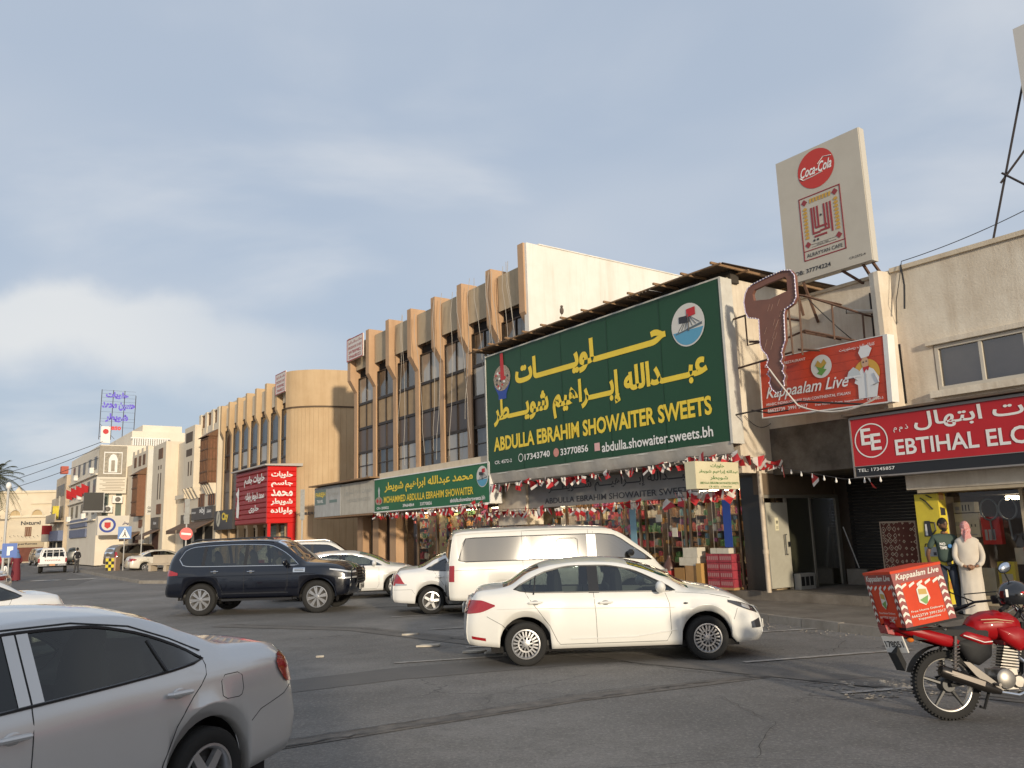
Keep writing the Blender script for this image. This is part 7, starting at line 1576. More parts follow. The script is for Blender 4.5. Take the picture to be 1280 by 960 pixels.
for sd in (1, -1):
    A['spatch']('tail_lamp', LRED, [(0, 1.02), (.36, 1.04)], [(0, 1.20), (.36, 1.10)], .0, .36, sd, .01)
    A['spatch']('headlamp', LDARK, [(4.5, .92), (4.88, .86)], [(4.4, 1.10), (4.62, 1.05), (4.88, 1.0)], 4.48, 4.89, sd, .008)
    A['spatch']('headlamp_chrome', mat('lamp_strip', (.8, .8, .8), .15, .5), [(4.38, 1.08), (4.62, 1.04), (4.89, .98)], [(4.38, 1.11), (4.62, 1.08), (4.89, 1.02)], 4.38, 4.89, sd, .016); A['spatch']('headlamp_chrome', mat('lamp_strip', (.8, .8, .8)), .84, .875, 4.6, 4.89, sd, .016)
    A['cpatch']('headlamp', LDARK, sd * .48, sd * .86, .84, 1.02, 'f', .008); A['cpatch']('headlamp_chrome', mat('lamp_strip', (.8, .8, .8)), sd * .5, sd * .86, .84, .88, 'f', .014); A['cpatch']('headlamp_chrome', mat('lamp_strip', (.8, .8, .8)), sd * .5, sd * .86, .98, 1.02, 'f', .014)
    A['spatch']('fender_vent', CHROME, 1.04, 1.15, 3.42, 3.74, sd, .012); A['spatch']('vent_slot', INK, 1.07, 1.085, 3.46, 3.70, sd, .016); A['spatch']('vent_slot', INK, 1.105, 1.12, 3.46, 3.70, sd, .016)
    M = MB(); M.box(1.55 - cx, 3.4 - cx, sd * .90, sd * 1.0, .36, .41); M.build('side_step', TRIM, A['root'])
    A['sline']('body_crease', [(.3, 1.0), (2.2, .99), (4.0, 1.0)], sd, .008, PN, .0); A['sline']('chrome_strip', [(1.55, .54), (3.3, .54)], sd, .006, mat('dull_chrome', (.25, .25, .26), .3, .9), .004)
    M = MB(); M.tube([(.6 - cx, sd * .70, 1.87), (.75 - cx, sd * .70, 1.93), (2.6 - cx, sd * .70, 1.95), (2.8 - cx, sd * .70, 1.90)], .02, 6); M.build('roof_rail', TRIM, A['root'])
    M = MB(); M.lathe([(ra_ := .48, sd * .99), (.495, sd * 1.0), (.51, sd * .985)], (.98 - cx, 0, .405), 'y', 24, a0=0, a1=PI); M.lathe([(.48, sd * .99), (.495, sd * 1.0), (.51, sd * .985)], (4.055 - cx, 0, .405), 'y', 24, a0=0, a1=PI); M.build('arch_lip', PN, A['root'])
A['cpatch']('grille', mat('grille_dark', (.02, .02, .022), .4, .4), -.46, .46, .70, 1.10, 'f', .01)
for z in (.74, .81, .88, .95, 1.02): A['cpatch']('grille_bar', mat('dull_chrome', (.25, .25, .26)), -.44, .44, z, z + .022, 'f', .022)
A['cpatch']('grille_frame', CHROME, -.50, -.44, .68, 1.10, 'f', .02); A['cpatch']('grille_frame', CHROME, .44, .50, .68, 1.10, 'f', .02)
c_ = A['CP'](0, .92, 'f', .03); M = MB(); M.lathe([(.07, .0), (.085, .01), (.10, .0)], c_, 'x', 20); M.build('front_badge', CHROME, A['root'])
plate(A, 'f', .60, '20568', w_=.48, h_=.15); M = MB(); M.box(4.6 - cx, 4.8 - cx, -.7, .7, .42, .55); M.build('lower_grille', LDARK, A['root'])
SUVR = A['root']

# --- white sedan behind the SUV nose, white SUV behind it
S = sedan_spec(L_=4.85, Wd=1.82, rw=1.08, fw=3.85, Rr=.325, pm=PW2, rim=(7, 'double'))
for k in ('top', 'rail', 'belt', 'yr', 'zb', 'zt'): S[k] = [(x * 4.85 / 4.44, y * (1.0 if k != 'yr' else 1.06)) for x, y in S[k]]
S.update(win=(.80 * 1.092, 3.15 * 1.092), ws=(2.52 * 1.092, 3.38 * 1.092), rs=(.62 * 1.092, 1.2 * 1.092), pillars=(2.16,), doors=((1.0, 2.17), (2.17, 3.34)), cuts=([(1.1, 1.02), (1.45, .55), (1.6, .29), (2.17, .29), (2.15, 1.0)], [(2.17, .29), (3.25, .29), (3.33, .4), (3.33, .95)]), handles=((1.25, .9), (2.35, .87)), mirror=(3.18, 1.0), xs=(), trim=CHROME)
hd = R(12)
def place_front(fc, heading, S, near=-1):
    h = Vector((math.cos(heading), math.sin(heading), 0)); l = Vector((-h.y, h.x, 0)); return Vector((*fc, 0)) + h * (S['L'] / 2 - S['fw']) - l * near * (S['W'] / 2 - .07)
A = car('white_car', 'white sedan with chrome window trim parked between the dark SUV and the smaller white sedan', 'car', S, place_front((-3.85, 26.3), hd, S), hd); finish_sedan(A, tail=True, head=True)
S = suv_spec(paint=PSV, glass=G_TINT, trim=TRIM, handle=None)
S = {k: v for k, v in S.items() if v is not None}; f_ = 4.7 / 4.9
for k in ('top', 'rail', 'belt', 'yr', 'zb', 'zt'): S[k] = [(x * f_, y * (.93 if k != 'yr' else .94)) for x, y in S[k]]
S.update(L=4.7, W=1.87, R=.36, rw=.94, fw=3.80, win=tuple(x * f_ for x in S['win']), ws=tuple(x * f_ for x in S['ws']), pillars=(1.1, 2.05), doors=((1.15, 2.05), (2.05, 3.05)), cuts=([(1.3, 1.1), (1.6, .56), (2.05, .5), (2.05, 1.1)], [(2.05, .5), (3.0, .5), (3.06, 1.1)]), handles=((1.4, 1.0), (2.25, 1.0)), mirror=(3.05, 1.15), xs=(), seats=(1.6, 2.4), sill=.36)
S2 = dict(S); S2['paint'] = PW2
A = car('white_suv', 'white SUV with grey roof rails, mostly hidden behind the dark SUV', 'SUV', S2, (-7.7, 32.6, 0), R(12))
for sd in (1, -1):
    M = MB(); M.tube([(.7 - A['cx'], sd * .66, 1.74), (.9 - A['cx'], sd * .66, 1.80), (2.5 - A['cx'], sd * .66, 1.82), (2.7 - A['cx'], sd * .66, 1.77)], .025, 6); M.build('roof_rail', ALU, A['root'])
    A['spatch']('tail_lamp', LRED, .95, 1.15, .0, .3, sd, .01)
SUV_SMALL = S

# --- older white sedan with five spoke wheels, behind the van
S = sedan_spec(L_=4.54, Wd=1.75, rw=.92, fw=3.62, Rr=.32, pm=PW2, rim=(5, 'single'), glass=glass('sedan_dark_glass', (.12, .13, .13), .12))
hc_ = R(8)
A = car('white_car', 'rounded white sedan with five-spoke silver wheels tucked behind the rear of the white van', 'car', S, place((-2.10, 20.2), hc_, S), hc_); finish_sedan(A, tail=False)
for sd in (1, -1):
    A['spatch']('tail_lamp', LRED, [(0, .70), (.28, .72)], [(0, .98), (.10, .93), (.28, .74)], 0, .28, sd, .01); A['spatch']('lamp_tip', LCLR, [(.06, .70), (.32, .70)], [(.06, .75), (.32, .73)], .05, .33, sd, .014); A['cpatch']('tail_lamp', LRED, sd * .5, sd * .78, .72, .95, 'r', .01)
    A['sline']('bumper_gap', [(.02, .60), (.45, .60), (.52, .5)], sd, .003)

# --- white van
S = dict(L=5.30, W=1.88, R=.33, gap=.07, rw=1.25, fw=4.32, paint=PW, rim=(5, 'single'), sill=.30, boot=False, flare=.012, bz=.52, bump=(.35, .4),
    top=[(0, 1.88), (.08, 1.95), (.6, 2.0), (2.5, 2.02), (3.7, 1.98), (4.0, 1.90), (4.5, 1.58), (4.85, 1.30), (5.05, 1.10), (5.22, .98), (5.3, .85)],
    rail=[(0, 1.80), (.08, 1.87), (.6, 1.92), (2.5, 1.94), (3.7, 1.90), (4.05, 1.80), (4.5, 1.50), (4.85, 1.22), (5.05, 1.02), (5.22, .90), (5.3, .80)],
    belt=[(0, 1.22), (2, 1.22), (4.0, 1.18), (4.8, 1.08), (5.05, .96), (5.3, .74)],
    yr=[(0, .78), (1, .79), (3.6, .78), (4.4, .76), (4.9, .80), (5.3, .66)],
    zb=[(.22, 1.26), (.30, 1.24), (3.0, 1.24), (3.75, 1.23), (4.82, 1.14)], zt=[(.22, 1.30), (.34, 1.74), (.5, 1.765), (3.4, 1.78), (3.9, 1.74), (4.3, 1.50), (4.82, 1.15)], win=(.22, 4.82),
    pillars=(3.36,), ws=(3.86, 4.92), rs=(-1, -1), rear=[(.3, .04), (.6, 0), (1.2, .02), (1.9, .12)], front=[(.3, .05), (.6, 0), (.9, .05), (1.2, .1)],
    plan=((.3, .02), (.9, .10)), bulge=(.04, .10), doors=((1.75, 3.30), (3.30, 4.42)), cuts=([(1.72, .38), (1.72, 1.9), (3.30, 1.9), (3.30, .38), (1.72, .38)], [(3.42, .40), (3.42, 1.84)]), handles=((3.12, 1.06), (3.6, 1.02)), mirror=(4.28, 1.26), xs=(.30, 1.72, 3.30, 3.42), seats=(2.2, 3.8),
    glass=G_MIR, mirrorm=TRIM)
hv = R(7.5)
VC = Vector((-1.58, 19.1, 0)); h_ = Vector((math.cos(hv), math.sin(hv), 0)); l_ = Vector((-h_.y, h_.x, 0))
A = car('white_van', 'white passenger van with mirror-tinted side glass parked nose-in to the sweets shop', 'van', S, VC + h_ * 2.65 + l_ * .94, hv); cx = A['cx']
for sd in (1, -1):
    A['spatch']('pillar_cover', PW, [(3.1, 1.22), (3.42, 1.22)], [(3.1, 1.80), (3.42, 1.80)], 3.26, 3.48, sd, .004, 4)
    A['spatch']('tail_lamp', LRED, .80, 1.16, .005, .12, sd, .012); A['cpatch']('tail_lamp', LRED, sd * .80, sd * .90, .80, 1.16, 'r', .01)
    A['sline']('sliding_window', [(2.55, 1.34), (2.55, 1.66), (2.62, 1.70), (2.98, 1.70), (3.04, 1.66), (3.04, 1.34), (2.98, 1.30), (2.62, 1.30), (2.55, 1.34)], sd, .008, mat('seal_grey', (.2, .19, .17), .6), .006)
    A['sline']('body_crease', [(.1, 1.05), (1.7, 1.05), (4.4, .98)], sd, .004, SEAM, 0); A['sline']('roof_gutter', [(.05, 1.86), (2.4, 1.93), (3.9, 1.87)], sd, .012, PW, .002); A['spatch']('mud_flap', RUBBER, .25, .42, .82, .90, sd, .0, 3)
    A['spatch']('headlamp', LCLR, .72, .90, 5.0, 5.28, sd, .008)
A['cpatch']('rear_window', G_TINT, -.68, .68, 1.22, 1.74, 'r', .01); plate(A, 'r', .62, '', w_=.4, h_=.16); A['cpatch']('bumper_step', TRIM, -.85, .85, .30, .46, 'r', .04)

# --- silver sedan near the camera
S = sedan_spec(L_=4.54, Wd=1.76, H=1.475, rw=1.0, fw=3.60, Rr=.315, pm=PS, rim=(5, 'single'), glass=glass('near_glass', (.34, .38, .36), .05), trim=TRIM, recess=PS, glassf=G_CAR, bulge=(.10, .12), handle=PS)
S['top'] = [(0, 1.04), (.05, 1.11), (.25, 1.14), (.62, 1.16), (.92, 1.30), (1.2, 1.42), (1.5, 1.485), (2.0, 1.515), (2.5, 1.50), (2.9, 1.43), (3.36, 1.245), (3.7, 1.08), (3.95, 1.0), (4.3, .9), (4.54, .70)]
S['rail'] = [(0, .99), (.05, 1.06), (.25, 1.09), (.66, 1.13), (.95, 1.23), (1.25, 1.345), (1.6, 1.42), (2.1, 1.445), (2.55, 1.42), (2.95, 1.31), (3.36, 1.11), (3.65, .985), (3.95, .945), (4.3, .85), (4.54, .68)]
S['belt'] = [(0, .90), (.1, .98), (.6, 1.0), (1.2, .985), (2.2, .965), (3.2, .935), (3.6, .92), (4.0, .86), (4.54, .6)]
S['zb'] = [(1.0, 1.075), (1.36, 1.045), (2.26, 1.01), (3.46, .975)]; S['zt'] = [(1.0, 1.085), (1.21, 1.20), (1.5, 1.31), (1.85, 1.378), (2.26, 1.388), (2.76, 1.32), (3.16, 1.13), (3.46, .985)]; S['win'] = (1.0, 3.46)
S['cuts'] = ([(1.0, 1.10), (1.0, 1.04), (1.03, .98), (1.16, .86), (1.30, .70), (1.40, .50), (1.46, .30), (2.28, .29), (2.28, .70), (2.26, 1.0), (2.25, 1.36)], [(2.28, .29), (3.2, .29), (3.3, .40), (3.3, .80), (3.26, .95)])
S['handles'] = ((1.28, .90), (2.39, .865)); S['pillars'] = (2.26,); S['doors'] = ((1.02, 2.28), (2.28, 3.3)); S['ws'] = (2.8, 3.65); S['rs'] = (.64, 1.30); S['seats'] = (1.75, 2.7); S['mirror'] = (3.2, .98); S['xs'] = (); S['rear'] = [(.2, .14), (.4, .02), (.62, .0), (.8, .05), (1.0, .10), (1.15, .12)]
hsv = math.atan2(-.90, -.436)
# rear left corner of the body near (-1.62, 6.6)
h_ = Vector((math.cos(hsv), math.sin(hsv), 0)); l_ = Vector((-h_.y, h_.x, 0)); rcorner = Vector((-1.69, 6.79, 0))
A = car('silver_car', 'dusty silver sedan nearest the camera, showing its rear door, fuel flap and red lamp', 'car', S, rcorner + h_ * (4.54 / 2) - l_ * .88, hsv); cx = A['cx']; SILV = A['root']
for sd in (1, -1):
    A['spatch']('tail_lamp', LRED, [(.0, .80), (.16, .80), (.30, .93)], [(.0, 1.02), (.18, 1.02), (.30, .96)], .0, .29, sd, .014, 8); A['cpatch']('tail_lamp', LRED, sd * .46, sd * .80, lambda y: .82, lambda y: 1.0, 'r', .012)
    A['sline']('bumper_gap', [(.06, .80), (.22, .72), (.52, .66), (.62, .60)], sd, .003, SEAM, 0); A['sline']('body_moulding', [(1.62, .48), (2.2, .48)], sd, .016, PS, .004); A['sline']('body_moulding', [(2.36, .48), (3.2, .48)], sd, .016, PS, .004)
    A['sline']('roof_gap', [(.98, 1.13), (1.21, 1.24), (1.5, 1.35), (1.9, 1.412), (2.36, 1.416), (2.86, 1.32)], sd, .006, SEAM, .001)
    for q in (2.26, ): A['spatch']('door_pillar', PS, [(2.1, 1.0), (2.4, 1.0)], [(2.1, 1.388), (2.4, 1.384)], q - .075, q - .006, sd, .006, 3); A['spatch']('door_pillar', PS, [(2.1, 1.0), (2.4, 1.0)], [(2.1, 1.388), (2.4, 1.384)], q + .006, q + .075, sd, .006, 3)
    A['sline']('quarter_bar', [(1.33, 1.05), (1.40, 1.25)], sd, .010, TRIM, .005)
A['sline']('fuel_flap_gap', [(.72, .80), (.70, .84), (.71, .93), (.75, .955), (.87, .955), (.91, .92), (.90, .82), (.86, .795), (.75, .79), (.72, .80)], 1, .0028, SEAM, 0)

# --- cars at the left edge
S = sedan_spec(pm=PW2, rim=(5, 'double')); hL = math.atan2(-.80, -.60)
A = car('white_car', 'white sedan with sloping rear pillar just behind the silver car at the left edge', 'car', S, (-10.0, 13.75, 0), hL); finish_sedan(A, tail=False)
for sd in (1, -1): A['cpatch']('tail_lamp', LRED, sd * .5, sd * .80, .74, .9, 'r', .01)
S = sedan_spec(pm=PW2, Wd=1.8, rim=(5, 'double'))
A = car('white_car', 'white sedan with a wide red lamp band across its tail at the left edge', 'car', S, (-20.3, 29.0, 0), R(197)); finish_sedan(A, tail=False)
A['cpatch']('tail_lamp', LRED, -.78, .78, .78, .92, 'r', .012)
for sd in (1, -1): A['spatch']('tail_lamp', LRED, .78, .92, .0, .36, sd, .01)
# --- car at the crossing
S = sedan_spec(pm=paint('car_pearl', (.66, .61, .52), .0), Wd=1.76, L_=4.5, rim=(5, 'single')); hx_ = R(38)
A = car('white_car', 'pearl white sedan waiting behind the pedestrian crossing sign', 'car', S, (-24.6, 57.6, 0), R(38)); finish_sedan(A)
# --- bronze SUV
S = suv_spec(paint=PBG, glass=G_TINT, trim=TRIM)
A = car('bronze_suv', 'bronze brown large SUV seen from behind beside the pedestrian sign', 'SUV', S, (-28.8, 63.6, 0), R(52))
for sd in (1, -1): A['cpatch']('tail_lamp', LRED, sd * .80, sd * .95, .95, 1.35, 'r', .012); A['spatch']('tail_lamp', LRED, .95, 1.35, .0, .15, sd, .012)
A['cpatch']('rear_window', G_TINT, -.72, .72, 1.22, 1.66, 'r', .012); plate(A, 'r', .95, '', w_=.55, h_=.16)
# --- row of parked cars far up the street
S = dict(SUV_SMALL); S['paint'] = PSV
A = car('silver_suv', 'beige silver off-roader with a spare wheel cover parked far up the left side', 'SUV', S, (-52.5, 84, 0), R(-50)); A['cpatch']('windscreen_band', TRIM, -.5, .5, .7, .8, 'f', .01)
A = car('silver_suv', 'second silver off-roader parked behind the pickup truck', 'SUV', S, (-50.6, 88.5, 0), R(-50))
S = sedan_spec(pm=paint('car_black', (.012, .012, .014))); A = car('black_car', 'small black car at the head of the far parked row', 'car', S, (-56.2, 88, 0), R(-60)); finish_sedan(A)
S = dict(SUV_SMALL); S['paint'] = paint('car_dark_green', (.03, .035, .03)); A = car('dark_suv', 'dark SUV partly hidden behind the white pickup truck', 'SUV', S, (-45.5, 86, 0), R(115))
for i, (x, y, c_) in enumerate(((-40.3, 84, PSV),)):
    S = sedan_spec(pm=c_); A = car('silver_car', 'small silver car beside the standing man near the pickup', 'car', S, (x, y, 0), R(120)); finish_sedan(A)

# --- pickup truck seen from behind
pk = thing('pickup_truck', 'white pickup truck seen from behind with TOYOTA lettering and a black rear bumper', 'pickup', (-33.7, 60.3, 0), R(60) + PI)
pk.rotation_euler = (0, 0, math.atan2(-.5, .86) + PI / 2 + R(0))
pk.rotation_euler[2] = R(28)
# local: x right, y forward (away), z up
M = MB(); M.prism([(-.86, .62), (.86, .62), (.90, .8), (.90, 1.10), (-.90, 1.10), (-.90, .8)], 0.06, 1.75, 1); M.build('cargo_bed', PW2, pk)
M = MB(); M.box(-.80, .80, 0, .055, .66, 1.10); tg = M.build('tailgate', PW2, pk); lettering(tg, 'TOYOTA', mat('letter_rust', (.30, .07, .04), .6), -.52, .52, .86, .96, -.006, .03)
M = MB(); M.box(-.88, .88, -.12, .05, .50, .66); M.build('rear_bumper', BLACK, pk)
for sd in (-1, 1):
    M = MB(); M.box(sd * .60 - .26, sd * .60 + .26, -.125, -.10, .53, .64); M.build('bumper_end', CHROME, pk); M = MB(); M.box(sd * .86 - .055, sd * .86 + .055, -.01, .1, .78, 1.06); M.build('tail_lamp', LRED, pk)
    M = MB(); M.box(sd * .9 - .02, sd * .9 + .02, .1, 5, .5, .62); M.build('sill', PW2, pk)
M = MB(); M.box(-.18, .18, -.13, -.121, .54, .64); M.build('number_plate', mat('plate_orange', (.6, .28, .12), .5), pk)
M = MB(); M.prism([(-.86, 1.10), (.86, 1.10), (.86, 1.12), (.66, 1.72), (.6, 1.76), (-.6, 1.76), (-.66, 1.72), (-.86, 1.12)], 1.8, 3.3, 1); M.prism([(-.88, .6), (.88, .6), (.88, 1.1), (-.88, 1.1)], 1.8, 5.0, 1); M.build('cab', PW2, pk)
M = MB(); M.prism([(-.72, 1.16), (.72, 1.16), (.58, 1.64), (-.58, 1.64)], 1.78, 1.795, 1); M.build('rear_window', G_TINT, pk)
M = MB(); M.tube([(-.78, .25, 1.10), (-.78, .25, 1.45), (-.66, .25, 1.74), (.66, .25, 1.74), (.78, .25, 1.45), (.78, .25, 1.10)], .05, 6)
for x in (-.4, 0, .4): M.tube([(x, .25, 1.10), (x, .25, 1.74)], .03, 5)
M.tube([(-.74, .25, 1.5), (.74, .25, 1.5)], .02, 4)
M.build('roll_bar', PW2, pk)
for x in (-.80, .80):
    for y in (.95, 4.1): 
        e = add_wheel(pk, x, y, .38, (6, 'single'), 1 if x > 0 else -1); e.rotation_euler = (0, 0, PI / 2 if x > 0 else -PI / 2)
M = MB(); M.box(-.8, .8, .3, 4.8, .42, .5); M.build('underbody', DARK, pk)

# ------------------------------------------------------------------ people
def skin(name, V, E_, m, parent, sub=2, root=0):
    """one continuous tapering surface grown over a skeleton: V = [(x,y,z,r) or (x,y,z,rx,ry)]"""
    me = bpy.data.meshes.new(name); me.from_pydata([v[:3] for v in V], E_, []); o = bpy.data.objects.new(name, me); col.objects.link(o)
    md = o.modifiers.new('s', 'SKIN'); md.use_smooth_shade = True
    lay = me.skin_vertices[0].data if me.skin_vertices else None
    if lay is None:
        bm = bmesh.new(); bm.from_mesh(me); bm.verts.layers.skin.verify(); bm.to_mesh(me); bm.free(); lay = me.skin_vertices[0].data
    for i, v in enumerate(V): lay[i].radius = (v[3], v[4] if len(v) > 4 else v[3]); lay[i].use_root = (i == root)
    ms = o.modifiers.new('b', 'SUBSURF'); ms.levels = sub; ms.render_levels = sub
    dg = bpy.context.evaluated_depsgraph_get(); dg.update(); me2 = bpy.data.meshes.new_from_object(o.evaluated_get(dg), depsgraph=dg)
    bpy.data.objects.remove(o); me2.name = name; me2.materials.clear(); me2.materials.append(m); me2.polygons.foreach_set('use_smooth', [True] * len(me2.polygons))
    o = bpy.data.objects.new(name, me2); col.objects.link(o); o.parent = parent; return o
SKIN = mat('skin_brown', (.28, .145, .085), .55); SKIN2 = mat('skin_dark', (.16, .08, .045), .55); HAIR = mat('hair_black', (.012, .010, .009), .8, bump=.6, bscale=120)
def head(root, c, yaw, pitch, sk, hair=True, beard=False, s=1.0):
    h = bpy.data.objects.new('head', None); col.objects.link(h); h.parent = root; h.location = c; h.rotation_euler = (pitch, 0, yaw); h.scale = (s,) * 3
    # face looks to +y
    M = MB(); nu, nv = 20, 16
    def f(u, v):
        t = PI * v; q = 2 * PI * u; x = .076 * math.sin(t) * math.cos(q); y = .098 * math.sin(t) * math.sin(q); z = .118 * math.cos(t)
        if z < 0: k = 1 + z * 2.6; x *= k; y = y * (1 + z * .9) + (-z) * .18 * (1 if y > 0 else .0)
        fr = max(0, math.sin(q)) * math.sin(t)
        if fr > .5:
            if -.012 < z < .028 and abs(x) > .012: y -= .007
            if abs(x) < .016 and -.045 < z < .02: y += .020 * (1 - abs(x) / .016) * (1 - abs(z + .030) / .05 if z < -.03 else (1 - (z + .03) / .07))
            if -.080 < z < -.055 and abs(x) < .03: y += .006
        return (x, y, z)
    M.grid(f, nu, nv, flip=False)
    for sg in (-1, 1): M.ell((sg * .080, .0, -.005), (.010, .020, .030), 8, 6)
    o = M.build('face', sk, h); 
    bm = bmesh.new(); bm.from_mesh(o.data); bmesh.ops.remove_doubles(bm, verts=bm.verts, dist=.0008); bmesh.ops.recalc_face_normals(bm, faces=bm.faces); bm.to_mesh(o.data); bm.free()
    for sg in (-1, 1): M = MB(); M.ell((sg * .030, .083, .010), (.013, .007, .007), 8, 6); M.build('eye', mat('eye_dark', (.05, .04, .035), .2), h); M = MB(); M.tube([(sg * .016, .094, .030), (sg * .030, .095, .034), (sg * .046, .086, .028)], .0045, 5); M.build('eyebrow', HAIR, h)
    M = MB(); M.tube([(-.022, .094, -.066), (0, .103, -.064), (.022, .094, -.066)], .005, 5); M.build('mouth', mat('lip', (.22, .09, .07), .5), h)
    if hair:
        M = MB(); M.grid(lambda u, v: (lambda t, q: (.082 * math.sin(t) * math.cos(q), -.008 + .104 * math.sin(t) * math.sin(q), .126 * math.cos(t)))(PI * (.02 + .50 * v + .14 * v * max(0, -math.sin(2 * PI * u)) - .13 * v * max(0, math.sin(2 * PI * u))), 2 * PI * u), 20, 8); M.build('hair', HAIR, h)
    if beard: M = MB(); M.grid(lambda u, v: (.066 * math.cos(PI * u) * (1 - .35 * v), .060 + .045 * math.sin(PI * u) - .01 * v, -.050 - .062 * v), 12, 5); M.build('beard', HAIR, h)
    return h
def hand(root, c, d, up, sk, curl=.5, side=1, name='hand'):
    """palm and five fingers; c = wrist, d = pointing direction, up = back of the hand"""
    c = Vector(c); d = Vector(d).normalized(); up = (Vector(up) - d * Vector(up).dot(d)).normalized(); r = d.cross(up) * side
    V = []; Ed = []
    def ch(pts, rs, link=None):
        b = len(V)
        for i, (p, q) in enumerate(zip(pts, rs)):
            V.append((*p, q)); 
            if i: Ed.append((b + i - 1, b + i))
        if link is not None: Ed.append((link, b))
        return b
    ch([c, c + d * .035, c + d * .075], [.024, .028, .030])
    ln = [.066, .078, .073, .058]
    for i in range(4):
        o = r * (-.030 + .020 * i); b0 = c + d * .082 + o; L1 = ln[i]; e1 = (d * math.cos(curl) - up * math.sin(curl)); e2 = (d * math.cos(curl * 2) - up * math.sin(curl * 2))
        ch([b0, b0 + e1 * L1 * .5, b0 + e1 * L1 * .5 + e2 * L1 * .5], [.010, .009, .0075], 2)
    t0 = c + d * .03 - r * .032; t1 = t0 + d * .03 - r * .018 - up * .01; ch([t0, t1, t1 + d * .028 - up * .012], [.011, .010, .008], 1)
    return skin(name, V, Ed, sk, root, 1)
# --- man in the white robe, back to the street
th = thing('person', 'man in a long white robe and red checked headcloth, hands clasped behind his back', 'person', W(-.75, -.25, kz), R(-22)); th.scale = (.88, .9, .935)
ROBE = mat('robe_white', (.62, .56, .48), .85, var=.35, vscale=5, dirt=(.72, .66, .6), bump=.2, bscale=12)
prof = [(.02, .25, .175), (.10, .24, .17), (.45, .215, .15), (.75, .21, .15), (.95, .215, .155), (1.10, .20, .15), (1.25, .21, .145), (1.36, .225, .13), (1.42, .225, .115), (1.46, .18, .10), (1.49, .11, .085), (1.53, .07, .07)]
def rb(u, v):
    k = v * (len(prof) - 1); i = min(int(k), len(prof) - 2); q = k - i; z, a, b = [prof[i][j] + (prof[i + 1][j] - prof[i][j]) * q for j in range(3)]
    t = 2 * PI * u; fold = 1 + (.035 * math.sin(t * 7 + z * 3) + .02 * math.sin(t * 12 - z * 6)) * max(0, 1 - z / 1.25) * 1.3 + .012 * math.sin(t * 5 + z * 14)
    return (a * math.cos(t) * fold, b * math.sin(t) * fold + (.03 if .8 < z < 1.1 else 0) * -math.sin(t) * 0, z)
M = MB(); M.grid(rb, 44, 40); M.build('robe', ROBE, th)
for sg in (-1, 1):
    skin('sleeve', [(sg * .15, 0, 1.40, .066), (sg * .225, -.01, 1.30, .064), (sg * .262, -.04, 1.12, .056), (sg * .22, -.12, .99, .050), (sg * .13, -.19, .935, .052)], [(0, 1), (1, 2), (2, 3), (3, 4)], ROBE, th)
    skin('forearm', [(sg * .15, -.185, .945, .030), (sg * .07, -.205, .915, .026)], [(0, 1)], SKIN, th, 1)
hand(th, (.075, -.205, .915), (-1, -.1, -.25), (0, -1, 0), SKIN, .45, -1); hand(th, (-.075, -.215, .93), (1, -.2, -.35), (0, -1, 0), SKIN, .6, 1)
head(th, (0, .03, 1.66), R(-38), R(14), SKIN, hair=False)
CH = bpy.data.materials.new('red_check_cloth'); CH.use_nodes = True; nn_ = CH.node_tree.nodes; ll_ = CH.node_tree.links; tcx = nn_.new('ShaderNodeTexCoord'); ck = nn_.new('ShaderNodeTexChecker'); ck.inputs['Scale'].default_value = 75; ck.inputs[1].default_value = (.55, .07, .07, 1); ck.inputs[2].default_value = (.66, .52, .48, 1); ll_.new(tcx.outputs['Object'], ck.inputs[0]); ll_.new(ck.outputs[0], nn_['Principled BSDF'].inputs['Base Color']); nn_['Principled BSDF'].inputs['Roughness'].default_value = .9
M = MB(); M.grid(lambda u, v: (lambda t, q: ((.092 + .006 * math.sin(5 * q)) * math.sin(t) * math.cos(q) , -.005 + (.112 + .005 * math.sin(7 * q + 2)) * math.sin(t) * math.sin(q), 1.675 + .125 * math.cos(t)))(PI * (.0 + .62 * v), 2 * PI * u), 24, 12)
M.grid(lambda u, v: (-.085 + .17 * u + .008 * math.sin(v * 9), -.085 - .02 * math.sin(PI * u) - .015 * v, 1.66 - .19 * v - .02 * math.sin(PI * u)), 10, 8); M.grid(lambda u, v: (-.085 + .17 * u + .008 * math.sin(v * 9), -.080 - .02 * math.sin(PI * u) - .015 * v, 1.66 - .19 * v - .02 * math.sin(PI * u)), 10, 8, flip=True)
M.ell((0, -.115, 1.60), (.04, .03, .035), 8, 6); M.tube([(0, -.125, 1.60), (-.02, -.14, 1.52), (-.035, -.15, 1.44), (-.05, -.15, 1.39)], [.022, .026, .024, .01], 6)
M.build('headcloth', CH, th)
for sg in (-1, 1): M = MB(); M.ell((sg * .09, .08, .03), (.045, .13, .035), 10, 6); M.build('sandal', mat('leather_brown', (.08, .045, .03), .6), th)
